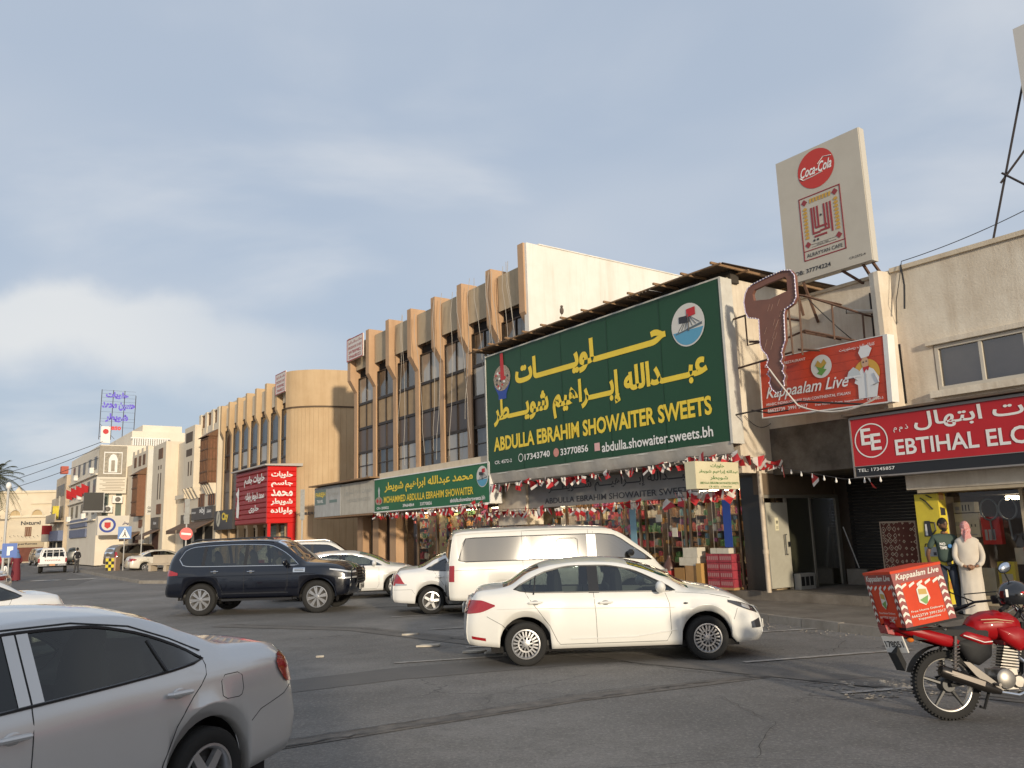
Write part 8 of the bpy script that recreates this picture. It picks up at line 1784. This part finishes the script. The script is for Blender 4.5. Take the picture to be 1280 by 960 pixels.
# --- man in the green t-shirt
te = thing('person', 'dark haired man in a green printed t-shirt and jeans looking down to his side', 'person', W(-.38, -.16, kz), R(168)); te.scale = (.98,) * 3
GT = mat('tee_green', (.055, .085, .07), .85, var=.3, vscale=6, bump=.2, bscale=14); JN = mat('jeans', (.03, .04, .065), .9, var=.5, vscale=8)
skin('legs', [(0, 0, .98, .15, .11), (.085, 0, .88, .098), (.10, .0, .50, .072), (.11, -.02, .10, .058), (-.085, 0, .88, .098), (-.11, .02, .50, .072), (-.14, .0, .10, .058)], [(0, 1), (1, 2), (2, 3), (0, 4), (4, 5), (5, 6)], JN, te)
skin('shirt', [(0, 0, .93, .155, .115), (0, 0, 1.10, .15, .11), (0, .01, 1.28, .165, .115), (0, 0, 1.42, .13, .09), (0, .0, 1.50, .062), (.17, 0, 1.41, .068), (.235, -.01, 1.30, .062), (.27, -.03, 1.20, .056), (-.17, 0, 1.41, .068), (-.235, -.01, 1.30, .062), (-.27, -.03, 1.20, .056)], [(0, 1), (1, 2), (2, 3), (3, 4), (3, 5), (5, 6), (6, 7), (3, 8), (8, 9), (9, 10)], GT, te)
for sg in (-1, 1):
    skin('arm', [(sg * .265, -.03, 1.22, .044), (sg * .30, -.05, 1.10, .040), (sg * .27, -.12, .96, .032), (sg * .20, -.19, .87, .026)], [(0, 1), (1, 2), (2, 3)], SKIN2, te); hand(te, (sg * .20, -.19, .87), (-sg * .8, -.2, -.5), (0, -1, 0), SKIN2, .5, -sg)
skin('neck', [(0, 0, 1.46, .058), (0, .01, 1.56, .052)], [(0, 1)], SKIN2, te, 1)
head(te, (0, .03, 1.665), R(28), R(-16), SKIN2, True, True)
o = lettering(te, 'NO', LETW, -.115, -.02, 1.27, 1.325, 0, .03, fn=lambda X, Z, y: (-X, .148 - abs(X) * .12, Z)); lettering(te, 'TIME', LETW, -.12, -.0, 1.20, 1.255, 0, .03, fn=lambda X, Z, y: (-X, .150 - abs(X) * .12, Z))
M = MB(); M.ell((-.055, .142, 1.255), (.038, .008, .038), 14, 6); M.build('shirt_print', mat('print_blue', (.04, .18, .42), .6), te)
for sg in (-1, 1): M = MB(); M.ell((sg * .12, .06, .04), (.05, .14, .045), 10, 6); M.build('shoe', BLACK, te)
# --- far figures
def figure(label, loc, rz, top, leg, sk=SKIN2, hairc=True, cover=None, s=1.0, dress=False):
    e = thing('person', label, 'person', loc, rz); e.scale = (s,) * 3
    if dress: M = MB(); M.lathe([(.26, .05), (.24, .5), (.19, .95), (.18, 1.1), (.2, 1.3), (.15, 1.42), (.06, 1.5)], (0, 0, 0), 'z', 16); M.build('dress', leg, e)
    else: skin('legs', [(0, 0, .98, .14, .10), (.085, 0, .86, .09), (.11, .04, .48, .065), (.11, -.03, .06, .05), (-.085, 0, .86, .09), (-.11, -.02, .48, .065), (-.13, .05, .06, .05)], [(0, 1), (1, 2), (2, 3), (0, 4), (4, 5), (5, 6)], leg, e, 1)
    skin('upper_body', [(0, 0, .95, .145, .105), (0, 0, 1.2, .155, .11), (0, 0, 1.4, .12, .085), (0, 0, 1.5, .06), (.18, 0, 1.4, .062), (.26, .02, 1.12, .05), (.20, .14, .98, .04), (-.18, 0, 1.4, .062), (-.26, 0, 1.12, .05), (-.24, .10, .92, .04)], [(0, 1), (1, 2), (2, 3), (2, 4), (4, 5), (5, 6), (2, 7), (7, 8), (8, 9)], top, e, 1)
    hand(e, (.20, .14, .98), (-.2, .6, -.5), (0, 0, 1), sk); hand(e, (-.24, .10, .92), (0, .3, -1), (-1, 0, 0), sk)
    head(e, (0, .02, 1.65), 0, 0, sk, cover is None)
    if cover: M = MB(); M.ell((0, -.02, 1.66), (.10, .115, .135), 12, 8); M.lathe([(.10, 1.6), (.17, 1.45), (.2, 1.3)], (0, -.02, 0), 'z', 12); M.build('head_scarf', cover, e)
    for sg in (-1, 1): M = MB(); M.ell((sg * .12, .05, .04), (.05, .13, .04), 8, 5); M.build('shoe', BLACK, e)
    return e
figure('man in a dark jacket with a white strap standing beside the pickup truck', (-31.45, 59.4, 0), R(60), mat('jacket_black', (.02, .02, .024), .8), mat('trousers_grey', (.05, .048, .05), .85))
figure('woman in a blue head scarf and dark red coat at the left edge', (-28.9, 48.0, 0), R(40), mat('coat_red', (.16, .02, .03), .8), mat('coat_red', (.16, .02, .03)), cover=mat('scarf_blue', (.10, .16, .32), .8), dress=True)
figure('person in a bright red jacket next to the blue parking sign', (-29.4, 46.9, 0), R(10), mat('jacket_red', (.40, .02, .03), .8), mat('coat_red', (.16, .02, .03)))
figure('child in a white top walking in front of the woman in the blue scarf', (-28.6, 46.4, 0), R(180), LETW, mat('trousers_grey', (.05, .048, .05)), s=.62)
def seated(parent_car, label, x, y, z, top, sk, cover=None, hr=True):
    mw = parent_car.matrix_basis; e = thing('person', label, 'person', Matrix.Translation(parent_car.location) @ Matrix.Rotation(parent_car.rotation_euler[2], 4, 'Z') @ Vector((x, y, z)), parent_car.rotation_euler[2] - PI / 2)
    skin('upper_body', [(0, 0, 0, .15, .11), (0, .0, .3, .16, .11), (0, 0, .48, .11, .08), (0, 0, .56, .055), (.19, .02, .45, .055), (.24, .14, .24, .045), (.14, .34, .27, .035), (-.19, .02, .45, .055), (-.24, .14, .24, .045), (-.14, .34, .27, .035)], [(0, 1), (1, 2), (2, 3), (2, 4), (4, 5), (5, 6), (2, 7), (7, 8), (8, 9)], top, e, 1)
    hand(e, (.14, .34, .27), (-.2, .9, .2), (0, 0, 1), sk, .8); hand(e, (-.14, .34, .27), (.2, .9, .2), (0, 0, 1), sk, .8, -1)
    head(e, (0, .03, .71), 0, 0, sk, hr and cover is None)
    if cover: M = MB(); M.ell((0, -.01, .72), (.10, .11, .13), 12, 8); M.lathe([(.09, .66), (.15, .52), (.2, .40)], (0, -.01, 0), 'z', 12); M.build('head_scarf', cover, e)
    return e
WC = bpy.data.objects['white_car']; SV = bpy.data.objects['dark_suv']
seated(WC, 'driver at the wheel of the crossing white sedan', .02, .38, .56, mat('shirt_grey', (.16, .17, .17), .8), SKIN2)
seated(SV, 'driver in pale clothing seated in the front of the dark navy SUV', .38, -.38, .86, mat('shirt_pale', (.45, .42, .38), .8), SKIN)
seated(SV, 'passenger with a pale head scarf in the middle row of the dark navy SUV', -.55, -.38, .86, mat('shirt_olive', (.2, .2, .14), .8), SKIN, cover=mat('scarf_pale', (.5, .48, .42), .8))

# ------------------------------------------------------------------ motorcycle (right side to the camera)
mb = thing('motorcycle', 'red delivery motorcycle with number plate 178051 and black helmet hung on its handlebar', 'motorcycle', (4.06, 8.20, 0), R(2), rot=(R(-5), 0, R(2)))
MR = mat('bike_red', (.30, .004, .007), .38, .0, spec=.25, coat=.2); TAR = mat('bike_black', (.014, .014, .015), .6, spec=.25); ENG = mat('engine_alloy', (.36, .34, .31), .42, .8, var=.5, vscale=12); 
def mpart(name, m, fn, parent=mb): M = MB(); fn(M); return M.build(name, m, parent)
RW = .315
def pod(nm, m, pts, y0, b, parent=mb, rings=5):
    """a bulging side cover: outline in x,z swelling outwards from y0 by b"""
    c = (sum(p[0] for p in pts) / len(pts), sum(p[1] for p in pts) / len(pts)); P = []
    for i in range(len(pts)):
        a, b_ = Vector(pts[i]), Vector(pts[(i + 1) % len(pts)]); a0 = Vector(pts[i - 1])
        P += [tuple(a.lerp(a0, .18)), tuple((a.lerp(a0, .06) + a.lerp(b_, .06)) / 2), tuple(a.lerp(b_, .18)), tuple(a.lerp(b_, .5))]
    M = MB(); n = len(P); vs = []; fs = []
    for k in range(rings + 1):
        q = k / rings; s_ = math.cos(q * PI / 2 * .96); h_ = math.sin(q * PI / 2)
        vs += [(c[0] + (x - c[0]) * s_, y0 + b * h_, c[1] + (z - c[1]) * s_) for x, z in P]
    for k in range(rings):
        for i in range(n): f = (k * n + i, k * n + (i + 1) % n, (k + 1) * n + (i + 1) % n, (k + 1) * n + i); fs.append(f if b < 0 else f[::-1])
    fs.append(tuple(range(rings * n, (rings + 1) * n))); M.add(vs, fs, 0, True); return M.build(nm, m, parent)
def tyre(M, cx_, r, w_, knob=True):
    M.lathe([(r - .075, -w_ * .42), (r - .045, -w_ * .5), (r - .015, -w_ * .42), (r - .003, -w_ * .2), (r, 0), (r - .003, w_ * .2), (r - .015, w_ * .42), (r - .045, w_ * .5), (r - .075, w_ * .42)], (cx_, 0, r), 'y', 60)
    for k in range(56):
        a = 2 * PI * k / 56; c, s = math.cos(a), math.sin(a)
        for sg in (-1, 1): M.obox((cx_ + (r - .006) * c, sg * w_ * .26, r + (r - .006) * s), (-s * .009, 0, c * .009), (0, w_ * .13, 0), (c * .009, 0, s * .009))
for cx_, nm in ((0, 'rear_wheel'), (1.28, 'front_wheel')):
    e = bpy.data.objects.new(nm, None); col.objects.link(e); e.parent = mb
    mpart('tyre', RUBBER, lambda M: tyre(M, cx_, RW, .11), e)
    mpart('rim', mat('rim_pale', (.62, .58, .52), .3, .6), lambda M: (M.lathe([(RW - .085, -.035), (RW - .065, -.04), (RW - .075, 0), (RW - .065, .04), (RW - .085, .035), (RW - .09, 0), (RW - .085, -.035)], (cx_, 0, RW), 'y', 48)), e)
    def sp_(M):
        for k in range(5):
            a = 2 * PI * k / 5 + .3; c, s = math.cos(a), math.sin(a)
            M.tube([(cx_ + .05 * c, -.02, RW + .05 * s), (cx_ + (RW - .09) * c, -.015, RW + (RW - .09) * s)], [.022, .015], 6)
        M.lathe([(.001, -.06), (.06, -.06), (.075, -.03), (.075, .03), (.06, .06), (.001, .06)], (cx_, 0, RW), 'y', 18)
    mpart('wheel_spokes', mat('spoke_dark', (.06, .06, .06), .4, .5), sp_, e)
mpart('tail_cowl', MR, lambda M: M.grid(lambda u, v: (-.52 + .86 * u, -.10 * math.sin(PI * (.08 + .84 * u) ** .8) * math.cos(PI * (v - .5)) * 1.15 * (.6 + .4 * u), .875 - .10 * u + .075 * math.sin(PI * (v - .5)) * (1.0 - .25 * u) - (.04 * math.sin(PI * u))), 20, 12))
for sg in (-1, 1): pod('tail_cowl', MR, [(-.52, .865), (-.30, .765), (.0, .665), (.14, .645), (.21, .70), (.12, .76), (-.12, .83), (-.42, .925)], sg * .085, sg * .055)
mpart('tail_lamp', LRED, lambda M: M.prism([(-.52, .80), (-.46, .79), (-.46, .88), (-.54, .88)], -.08, .08, 1))
mpart('grab_rail', CHROME, lambda M: M.tube([(-.42, -.12, .87), (-.48, -.10, .93), (-.30, -.14, .93), (-.05, -.14, .86), (.02, -.13, .82)], .011, 6))
mpart('seat', mat('seat_black', (.02, .019, .019), .7), lambda M: M.grid(lambda u, v: (-.30 + .72 * u, -.13 * math.cos(PI * v) * (1 - .25 * u), .80 + .07 * math.sin(PI * v) - .03 * math.sin(PI * u)), 14, 10))
mpart('seat_base', TAR, lambda M: M.prism([(-.30, .74), (.42, .70), (.44, .80), (-.30, .84)], -.12, .12, 1))
def tank(u, v):
    prf = [(.28, .05, .80, .86), (.34, .105, .72, .93), (.46, .135, .70, .975), (.60, .145, .70, .985), (.72, .12, .72, .955), (.80, .06, .76, .90)]
    k = u * 5; i = min(int(k), 4); q = k - i; x, w_, zl, zh = [prf[i][j] + (prf[i + 1][j] - prf[i][j]) * q for j in range(4)]; a = 2 * PI * v
    return (x, w_ * math.sin(a) * (1.0), (zl + zh) / 2 + (zh - zl) / 2 * math.cos(a))
mpart('fuel_tank', MR, lambda M: M.grid(tank, 20, 24))
mpart('tank_stripe', mat('stripe_gold', (.55, .38, .24), .4), lambda M: (M.tube([(.38, -.128, .90), (.52, -.142, .90), (.70, -.128, .875)], [.004, .007, .003], 5), M.tube([(.40, -.132, .87), (.52, -.146, .875), (.68, -.130, .86)], [.003, .005, .002], 5)))
for sg in (-1, 1): pod('tank_shroud', MR, [(.50, .83), (.56, .70), (.70, .60), (.80, .62), (.85, .74), (.74, .83)], sg * .12, sg * .055)
pod('side_panel', TAR, [(.10, .72), (.20, .52), (.30, .48), (.44, .56), (.47, .72), (.30, .76)], -.10, -.04); pod('side_panel', MR, [(.14, .76), (.34, .67), (.46, .67), (.44, .735), (.22, .80)], -.125, -.032); mpart('panel_stripe', LETW, lambda M: M.tube([(.17, -.157, .765), (.36, -.157, .695), (.44, -.157, .70)], .005, 5))
mpart('side_panel', TAR, lambda M: M.prism([(.10, .72), (.20, .52), (.44, .56), (.47, .72), (.30, .76)], .11, .14, 1))
mpart('frame_tube', TAR, lambda M: (M.tube([(.88, 0, .98), (.80, 0, .90), (.30, 0, .76), (-.30, 0, .80)], .022, 8), M.tube([(.86, 0, .86), (.76, 0, .40), (.55, 0, .22)], .020, 8), M.tube([(.30, -.09, .74), (.22, -.09, .42), (.40, -.08, .24), (.58, -.06, .22)], .018, 8)))
mpart('swing_arm', mat('arm_dark', (.03, .03, .03), .5), lambda M: (M.tube([(.34, -.09, .36), (0, -.09, RW)], .020, 8), M.tube([(.34, .09, .36), (0, .09, RW)], .020, 8)))
mpart('chain_cover', TAR, lambda M: M.prism([(-.05, .38), (.34, .44), (.36, .38), (.0, .32)], .08, .10, 1))
for sg in (-1, 1):
    mpart('shock_absorber', mat('spring_red', (.16, .14, .13), .4, .4), lambda M: (M.tube([(.02 + .0, sg * .135, .34), (.10, sg * .135, .76)], .016, 8), M.tube([(.035 + .065 * k / 60 + .030 * math.cos(k * .9), sg * .135 + .030 * math.sin(k * .9), .42 + .28 * k / 60) for k in range(61)], .006, 5)))
mpart('engine', ENG, lambda M: (M.box(.46, .66, -.10, .10, .26, .44), M.lathe([(.001, -.155), (.07, -.155), (.09, -.14), (.10, -.10), (.10, 0)], (.52, 0, .36), 'y', 24), M.lathe([(.001, -.14), (.05, -.14), (.06, -.12), (.06, -.1)], (.64, 0, .33), 'y', 18)))
for k in range(8): mpart('cooling_fin', ENG, lambda M: M.obox((.60 + .010 * k, 0, .45 + .026 * k), (.085, 0, -.012), (0, .085, 0), (0.001, 0, .006)))
mpart('cylinder_core', mat('engine_dark', (.05, .045, .04), .6, .4), lambda M: M.obox((.635, 0, .54), (.06, 0, -.01), (0, .06, 0), (.03, 0, .11)))
mpart('exhaust_pipe', CHROME, lambda M: M.tube([(.70, -.05, .56), (.80, -.09, .46), (.76, -.13, .26), (.60, -.15, .21), (.40, -.16, .25), (.30, -.17, .30)], .020, 10))
mpart('muffler', mat('muffler_dark', (.05, .045, .042), .35, .7, var=.3, vscale=9), lambda M: M.tube([(.42, -.175, .25), (.34, -.178, .28), (.28, -.18, .305), (-.10, -.19, .45), (-.13, -.19, .462)], [.026, .04, .052, .056, .045], 16)); mpart('heat_shield', mat('shield_alloy', (.16, .14, .125), .4, .7), lambda M: M.obox((.10, -.238, .385), (.15, 0, -.055), (0, .004, 0), (.008, 0, .020)))
mpart('foot_peg_plate', mat('peg_alloy', (.20, .18, .16), .5, .6), lambda M: (M.prism([(.12, .53), (.18, .52), (.42, .32), (.46, .26), (.36, .28), (.22, .40)], -.165, -.145, 1), M.tube([(.38, -.16, .32), (.38, -.26, .32)], .015, 8)))
mpart('crash_bar', CHROME, lambda M: M.tube([(.66, -.06, .22), (.68, -.20, .26), (.76, -.26, .40), (.76, -.24, .56), (.74, -.10, .68)], .013, 8)); mpart('side_stand', TAR, lambda M: M.tube([(.33, .10, .26), (.30, .22, .02)], .012, 6)); mpart('centre_stand', TAR, lambda M: M.tube([(.36, -.08, .24), (.28, -.10, .10), (.24, -.10, .12)], .014, 6))
mpart('mud_guard', TAR, lambda M: M.grid(lambda u, v: (-(RW + .04) * math.cos(R(20 + 75 * u)) * 1.0, -.06 + .12 * v, RW + (RW + .04) * math.sin(R(20 + 75 * u))), 12, 3)); mpart('mud_flap', RUBBER, lambda M: M.obox((-.43, 0, .57), (.012, 0, .035), (0, .085, 0), (-.03, 0, .08)))
pt = mpart('number_plate', PLATE, lambda M: M.obox((-.45, -.04, .70), (.008, .004, .002), (-.05, .105, 0), (-.02, 0, .075)))
V_, F_, a_, b_, c_, d_ = glyphs('178051', .02, 3, 1, False, 0); M = MB(); M.add([(-.462 - .018 * ((v[1] - c_) / (d_ - c_) - .5) - .043 + .086 * (v[0] - a_) / (b_ - a_), -.045 + .09 - .18 * (v[0] - a_) / (b_ - a_), .67 + .06 * (v[1] - c_) / (d_ - c_)) for v in V_], F_); M.build('plate_number', INK, pt)
mpart('turn_signal', mat('amber', (.6, .16, .02), .3), lambda M: M.ell((-.36, -.17, .74), (.035, .03, .022), 10, 6)); 
mpart('front_fork', CHROME, lambda M: (M.tube([(.86, -.09, 1.02), (1.28, -.09, RW)], .022, 10), M.tube([(.86, .09, 1.02), (1.28, .09, RW)], .022, 10))); mpart('headlamp', LCLR, lambda M: M.ell((1.0, 0, .93), (.09, .10, .10), 14, 10)); mpart('front_mudguard', MR, lambda M: M.grid(lambda u, v: (1.28 - (RW + .03) * math.cos(R(30 + 110 * u)), -.06 + .12 * v, RW + (RW + .03) * math.sin(R(30 + 110 * u))), 14, 3))
mpart('handlebar', mat('bar_dark', (.03, .03, .03), .35, .5), lambda M: M.tube([(.50, -.37, 1.0), (.62, -.30, 1.06), (.80, -.12, 1.08), (.84, 0, 1.06), (.80, .12, 1.08), (.60, .30, 1.06), (.46, .37, 1.0)], .012, 8))
for sg in (-1, 1): mpart('grip', TAR, lambda M: M.tube([(.42, sg * .40, .985), (.54, sg * .34, 1.03)], .019, 10)); mpart('brake_lever', ALU, lambda M: M.tube([(.60, sg * .30, 1.03), (.56, sg * .39, 1.0), (.47, sg * .43, .97)], .006, 6)); 
mpart('mirror_stalk', TAR, lambda M: (M.tube([(.62, -.30, 1.06), (.60, -.34, 1.22), (.55, -.36, 1.33)], .007, 6), M.tube([(.60, .30, 1.06), (.40, .40, 1.17), (.20, .44, 1.13)], .007, 6)))
mpart('mirror', TAR, lambda M: M.ell((.56, -.36, 1.375), (.072, .02, .048), 14, 8, rot=Matrix.Rotation(R(-28), 3, 'Y'))); mpart('mirror_glass', mat('mirror_pale', (.62, .66, .72), .05, 1.0), lambda M: M.ell((.558, -.368, 1.375), (.066, .015, .042), 14, 8, rot=Matrix.Rotation(R(-28), 3, 'Y')))
mpart('mirror', TAR, lambda M: M.ell((.08, .44, 1.12), (.065, .02, .042), 14, 8)); mpart('mirror_glass', mat('mirror_pale', (.62, .66, .72)), lambda M: M.ell((.08, .432, 1.12), (.060, .015, .037), 14, 8))
mpart('gauge', TAR, lambda M: (M.lathe([(.001, .02), (.045, .02), (.05, 0), (.04, -.06)], (.66, -.09, 1.08), 'z', 18), M.lathe([(.001, .02), (.045, .02), (.05, 0), (.04, -.06)], (.68, .06, 1.10), 'z', 18))); mpart('gauge_face', mat('gauge_face', (.10, .12, .15), .1), lambda M: (M.lathe([(.001, .022), (.038, .022)], (.66, -.09, 1.08), 'z', 18), M.lathe([(.001, .022), (.038, .022)], (.68, .06, 1.10), 'z', 18)))
mpart('control_cable', TAR, lambda M: (M.tube([(.55, -.33, 1.02), (.72, -.26, 1.16), (.86, -.10, 1.05), (.84, 0, .90)], .006, 6), M.tube([(.55, .33, 1.02), (.5, .30, 1.14), (.8, .12, 1.16), (.88, .02, 1.0)], .006, 6)))
# helmet hung on the bar
BM = mb.matrix_basis if False else Matrix.Translation(mb.location) @ mb.rotation_euler.to_matrix().to_4x4()
hm = thing('helmet', 'black open-face helmet hanging on the motorcycle handlebar', 'helmet', BM @ Vector((.62, -.34, 1.12)), R(-20))
M = MB(); M.grid(lambda u, v: (lambda t, q: (.145 * math.sin(t) * math.cos(q), .125 * math.sin(t) * math.sin(q), .135 * math.cos(t) ))(PI * (.0 + .70 * v), 2 * PI * u), 26, 14); M.build('helmet_shell', mat('helmet_black', (.012, .012, .014), .12, coat=1), hm)
M = MB(); M.grid(lambda u, v: (lambda t, q: (.135 * math.sin(t) * math.cos(q), .115 * math.sin(t) * math.sin(q), .12 * math.cos(t)))(PI * (.05 + .65 * v), 2 * PI * u), 20, 8, flip=True); M.build('helmet_lining', DARK, hm); M = MB(); M.tube([(.10, -.07, -.06), (.04, -.1, -.14), (-.06, -.08, -.06)], .008, 5); M.build('chin_strap', TAR, hm)
M = MB(); M.ell((.05, -.118, .03), (.02, .006, .012), 8, 5); M.build('helmet_mark', REDC, hm); M = MB(); M.box(-.09, -.07, -.112, -.104, -.01, .06); M.build('helmet_label', LETW, hm)
# delivery box on the carrier
db = thing('delivery_box', 'large red delivery box printed Kappaalam Live with white arrow borders on the motorcycle carrier', 'box', BM @ Vector((-.20, -.02, .90)), R(2), rot=(R(-4), R(-9), R(3)))
BR_ = mat('box_red_print', (.60, .050, .010), .6, var=.5, vscale=5, dirt=(.72, .45, .4), spec=.25); bw, bl, bh = .56, .50, .50
M = MB(); M.box(-bl / 2, bl / 2, -bw / 2, bw / 2, 0, bh); body = M.build('box_body', BR_, db)
M = MB(); M.box(-bl / 2 - .006, bl / 2 + .006, -bw / 2 - .006, bw / 2 + .006, bh, bh + .025); M.build('box_lid', BR_, db)
M = MB(); M.box(-bl / 2 + .02, bl / 2 + .1, -bw / 2 + .05, bw / 2 - .05, -.03, -.002); M.tube([(-.2, -.2, -.03), (.2, -.14, -.09)], .01, 6); M.build('carrier_rack', TAR, db)
CRM = mat('box_cream', (.66, .62, .54), .5); DKR = mat('box_dark_red', (.22, .012, .010), .5)
def side_fn(X, Z, y): return (X - bl / 2, -bw / 2 + y, Z)
def rear_fn(X, Z, y): return (-bl / 2 + y, bw / 2 - X, Z)
def bquad(fn, pts, m, y, nm): 
    M = MB(); M.add([fn(a, b, y) for a, b in pts], [tuple(range(len(pts)))]); return M.build(nm, m, db)
for fn, wd, key in ((side_fn, bl, 's'), (rear_fn, bw, 'r')):
    bquad(fn, [(0, .40), (wd, .40), (wd, .50), (0, .50)], DKR, -.002, 'print_band')
    for x in (.0, wd - .07): bquad(fn, [(x, 0), (x + .07, 0), (x + .07, .40), (x, .40)], DKR, -.002, 'print_band')
    for k in range(6):
        for x in (.035, wd - .035): z = .03 + .065 * k; bquad(fn, [(x - .03, z), (x, z + .02), (x + .03, z), (x + .03, z + .025), (x, z + .048), (x - .03, z + .025)], CRM, -.004, 'print_arrow')
    for k in range(5): x = .09 + (wd - .18) * k / 4; bquad(fn, [(x - .03, .345), (x + .0, .36), (x + .03, .375), (x + .03, .395), (x, .385), (x - .03, .37)], CRM, -.004, 'print_arrow')
    def lt(text, a, b, c, d, m, y, bold=.02, sh=.0):
        V, F, x0, x1, y0, y1 = glyphs(text, bold, 2, 1, False, sh); M = MB(); vs = [fn(a + (v[0] - x0) * (b - a) / (x1 - x0), c + (v[1] - y0) * (d - c) / (y1 - y0), y) for v in V]; M.add(vs, F); M.build('lettering', m, db)
    lt('Kappaalam Live', .03, wd - .03, .42, .49, CRM, -.006, .02, .35); cx_ = wd / 2
    bquad(fn, [(cx_ - .055, .20), (cx_ - .05, .32), (cx_, .365), (cx_ + .05, .32), (cx_ + .06, .22), (cx_, .165)], CRM, -.006, 'print_emblem'); bquad(fn, [(cx_ - .04, .27), (cx_ + .04, .26), (cx_ + .04, .31), (cx_ - .035, .32)], mat('mustard', (.45, .28, .04)), -.008, 'print_emblem'); bquad(fn, [(cx_ - .045, .22), (cx_ + .045, .25), (cx_ + .02, .18), (cx_ + .0, .175)], mat('leaf_green', (.12, .28, .05)), -.009, 'print_emblem')
    for tx, z, k in (('Free Home Delivery', .115, .16), ('66622739 39913017', .075, .17), ('Kappaalamlive', .04, .11)): lt(tx, cx_ - k, cx_ + k, z, z + .024, CRM, -.006, .01)
# unseen block added behind the viewpoint to cast shade on the silver car
kb = thing('shade_block', 'unseen cream block added behind the viewpoint to shade the silver car', 'building', (.9, -9.0, 0), R(4))
M = MB(); M.box(-2.9, 2.9, -1.6, 1.6, 0, 3.9); M.build('wall', BEIGE, kb); M = MB(); M.box(-3.05, 3.05, -1.75, 1.75, 3.9, 4.1); M.build('roof', CONC, kb)
M = MB(); M.box(-.5, .5, 1.6, 1.63, .05, 2.15); M.build('door', WOOD, kb); M = MB(); M.box(-2.2, -1.0, 1.6, 1.63, 1.1, 2.2); M.build('window', G_DARK, kb)
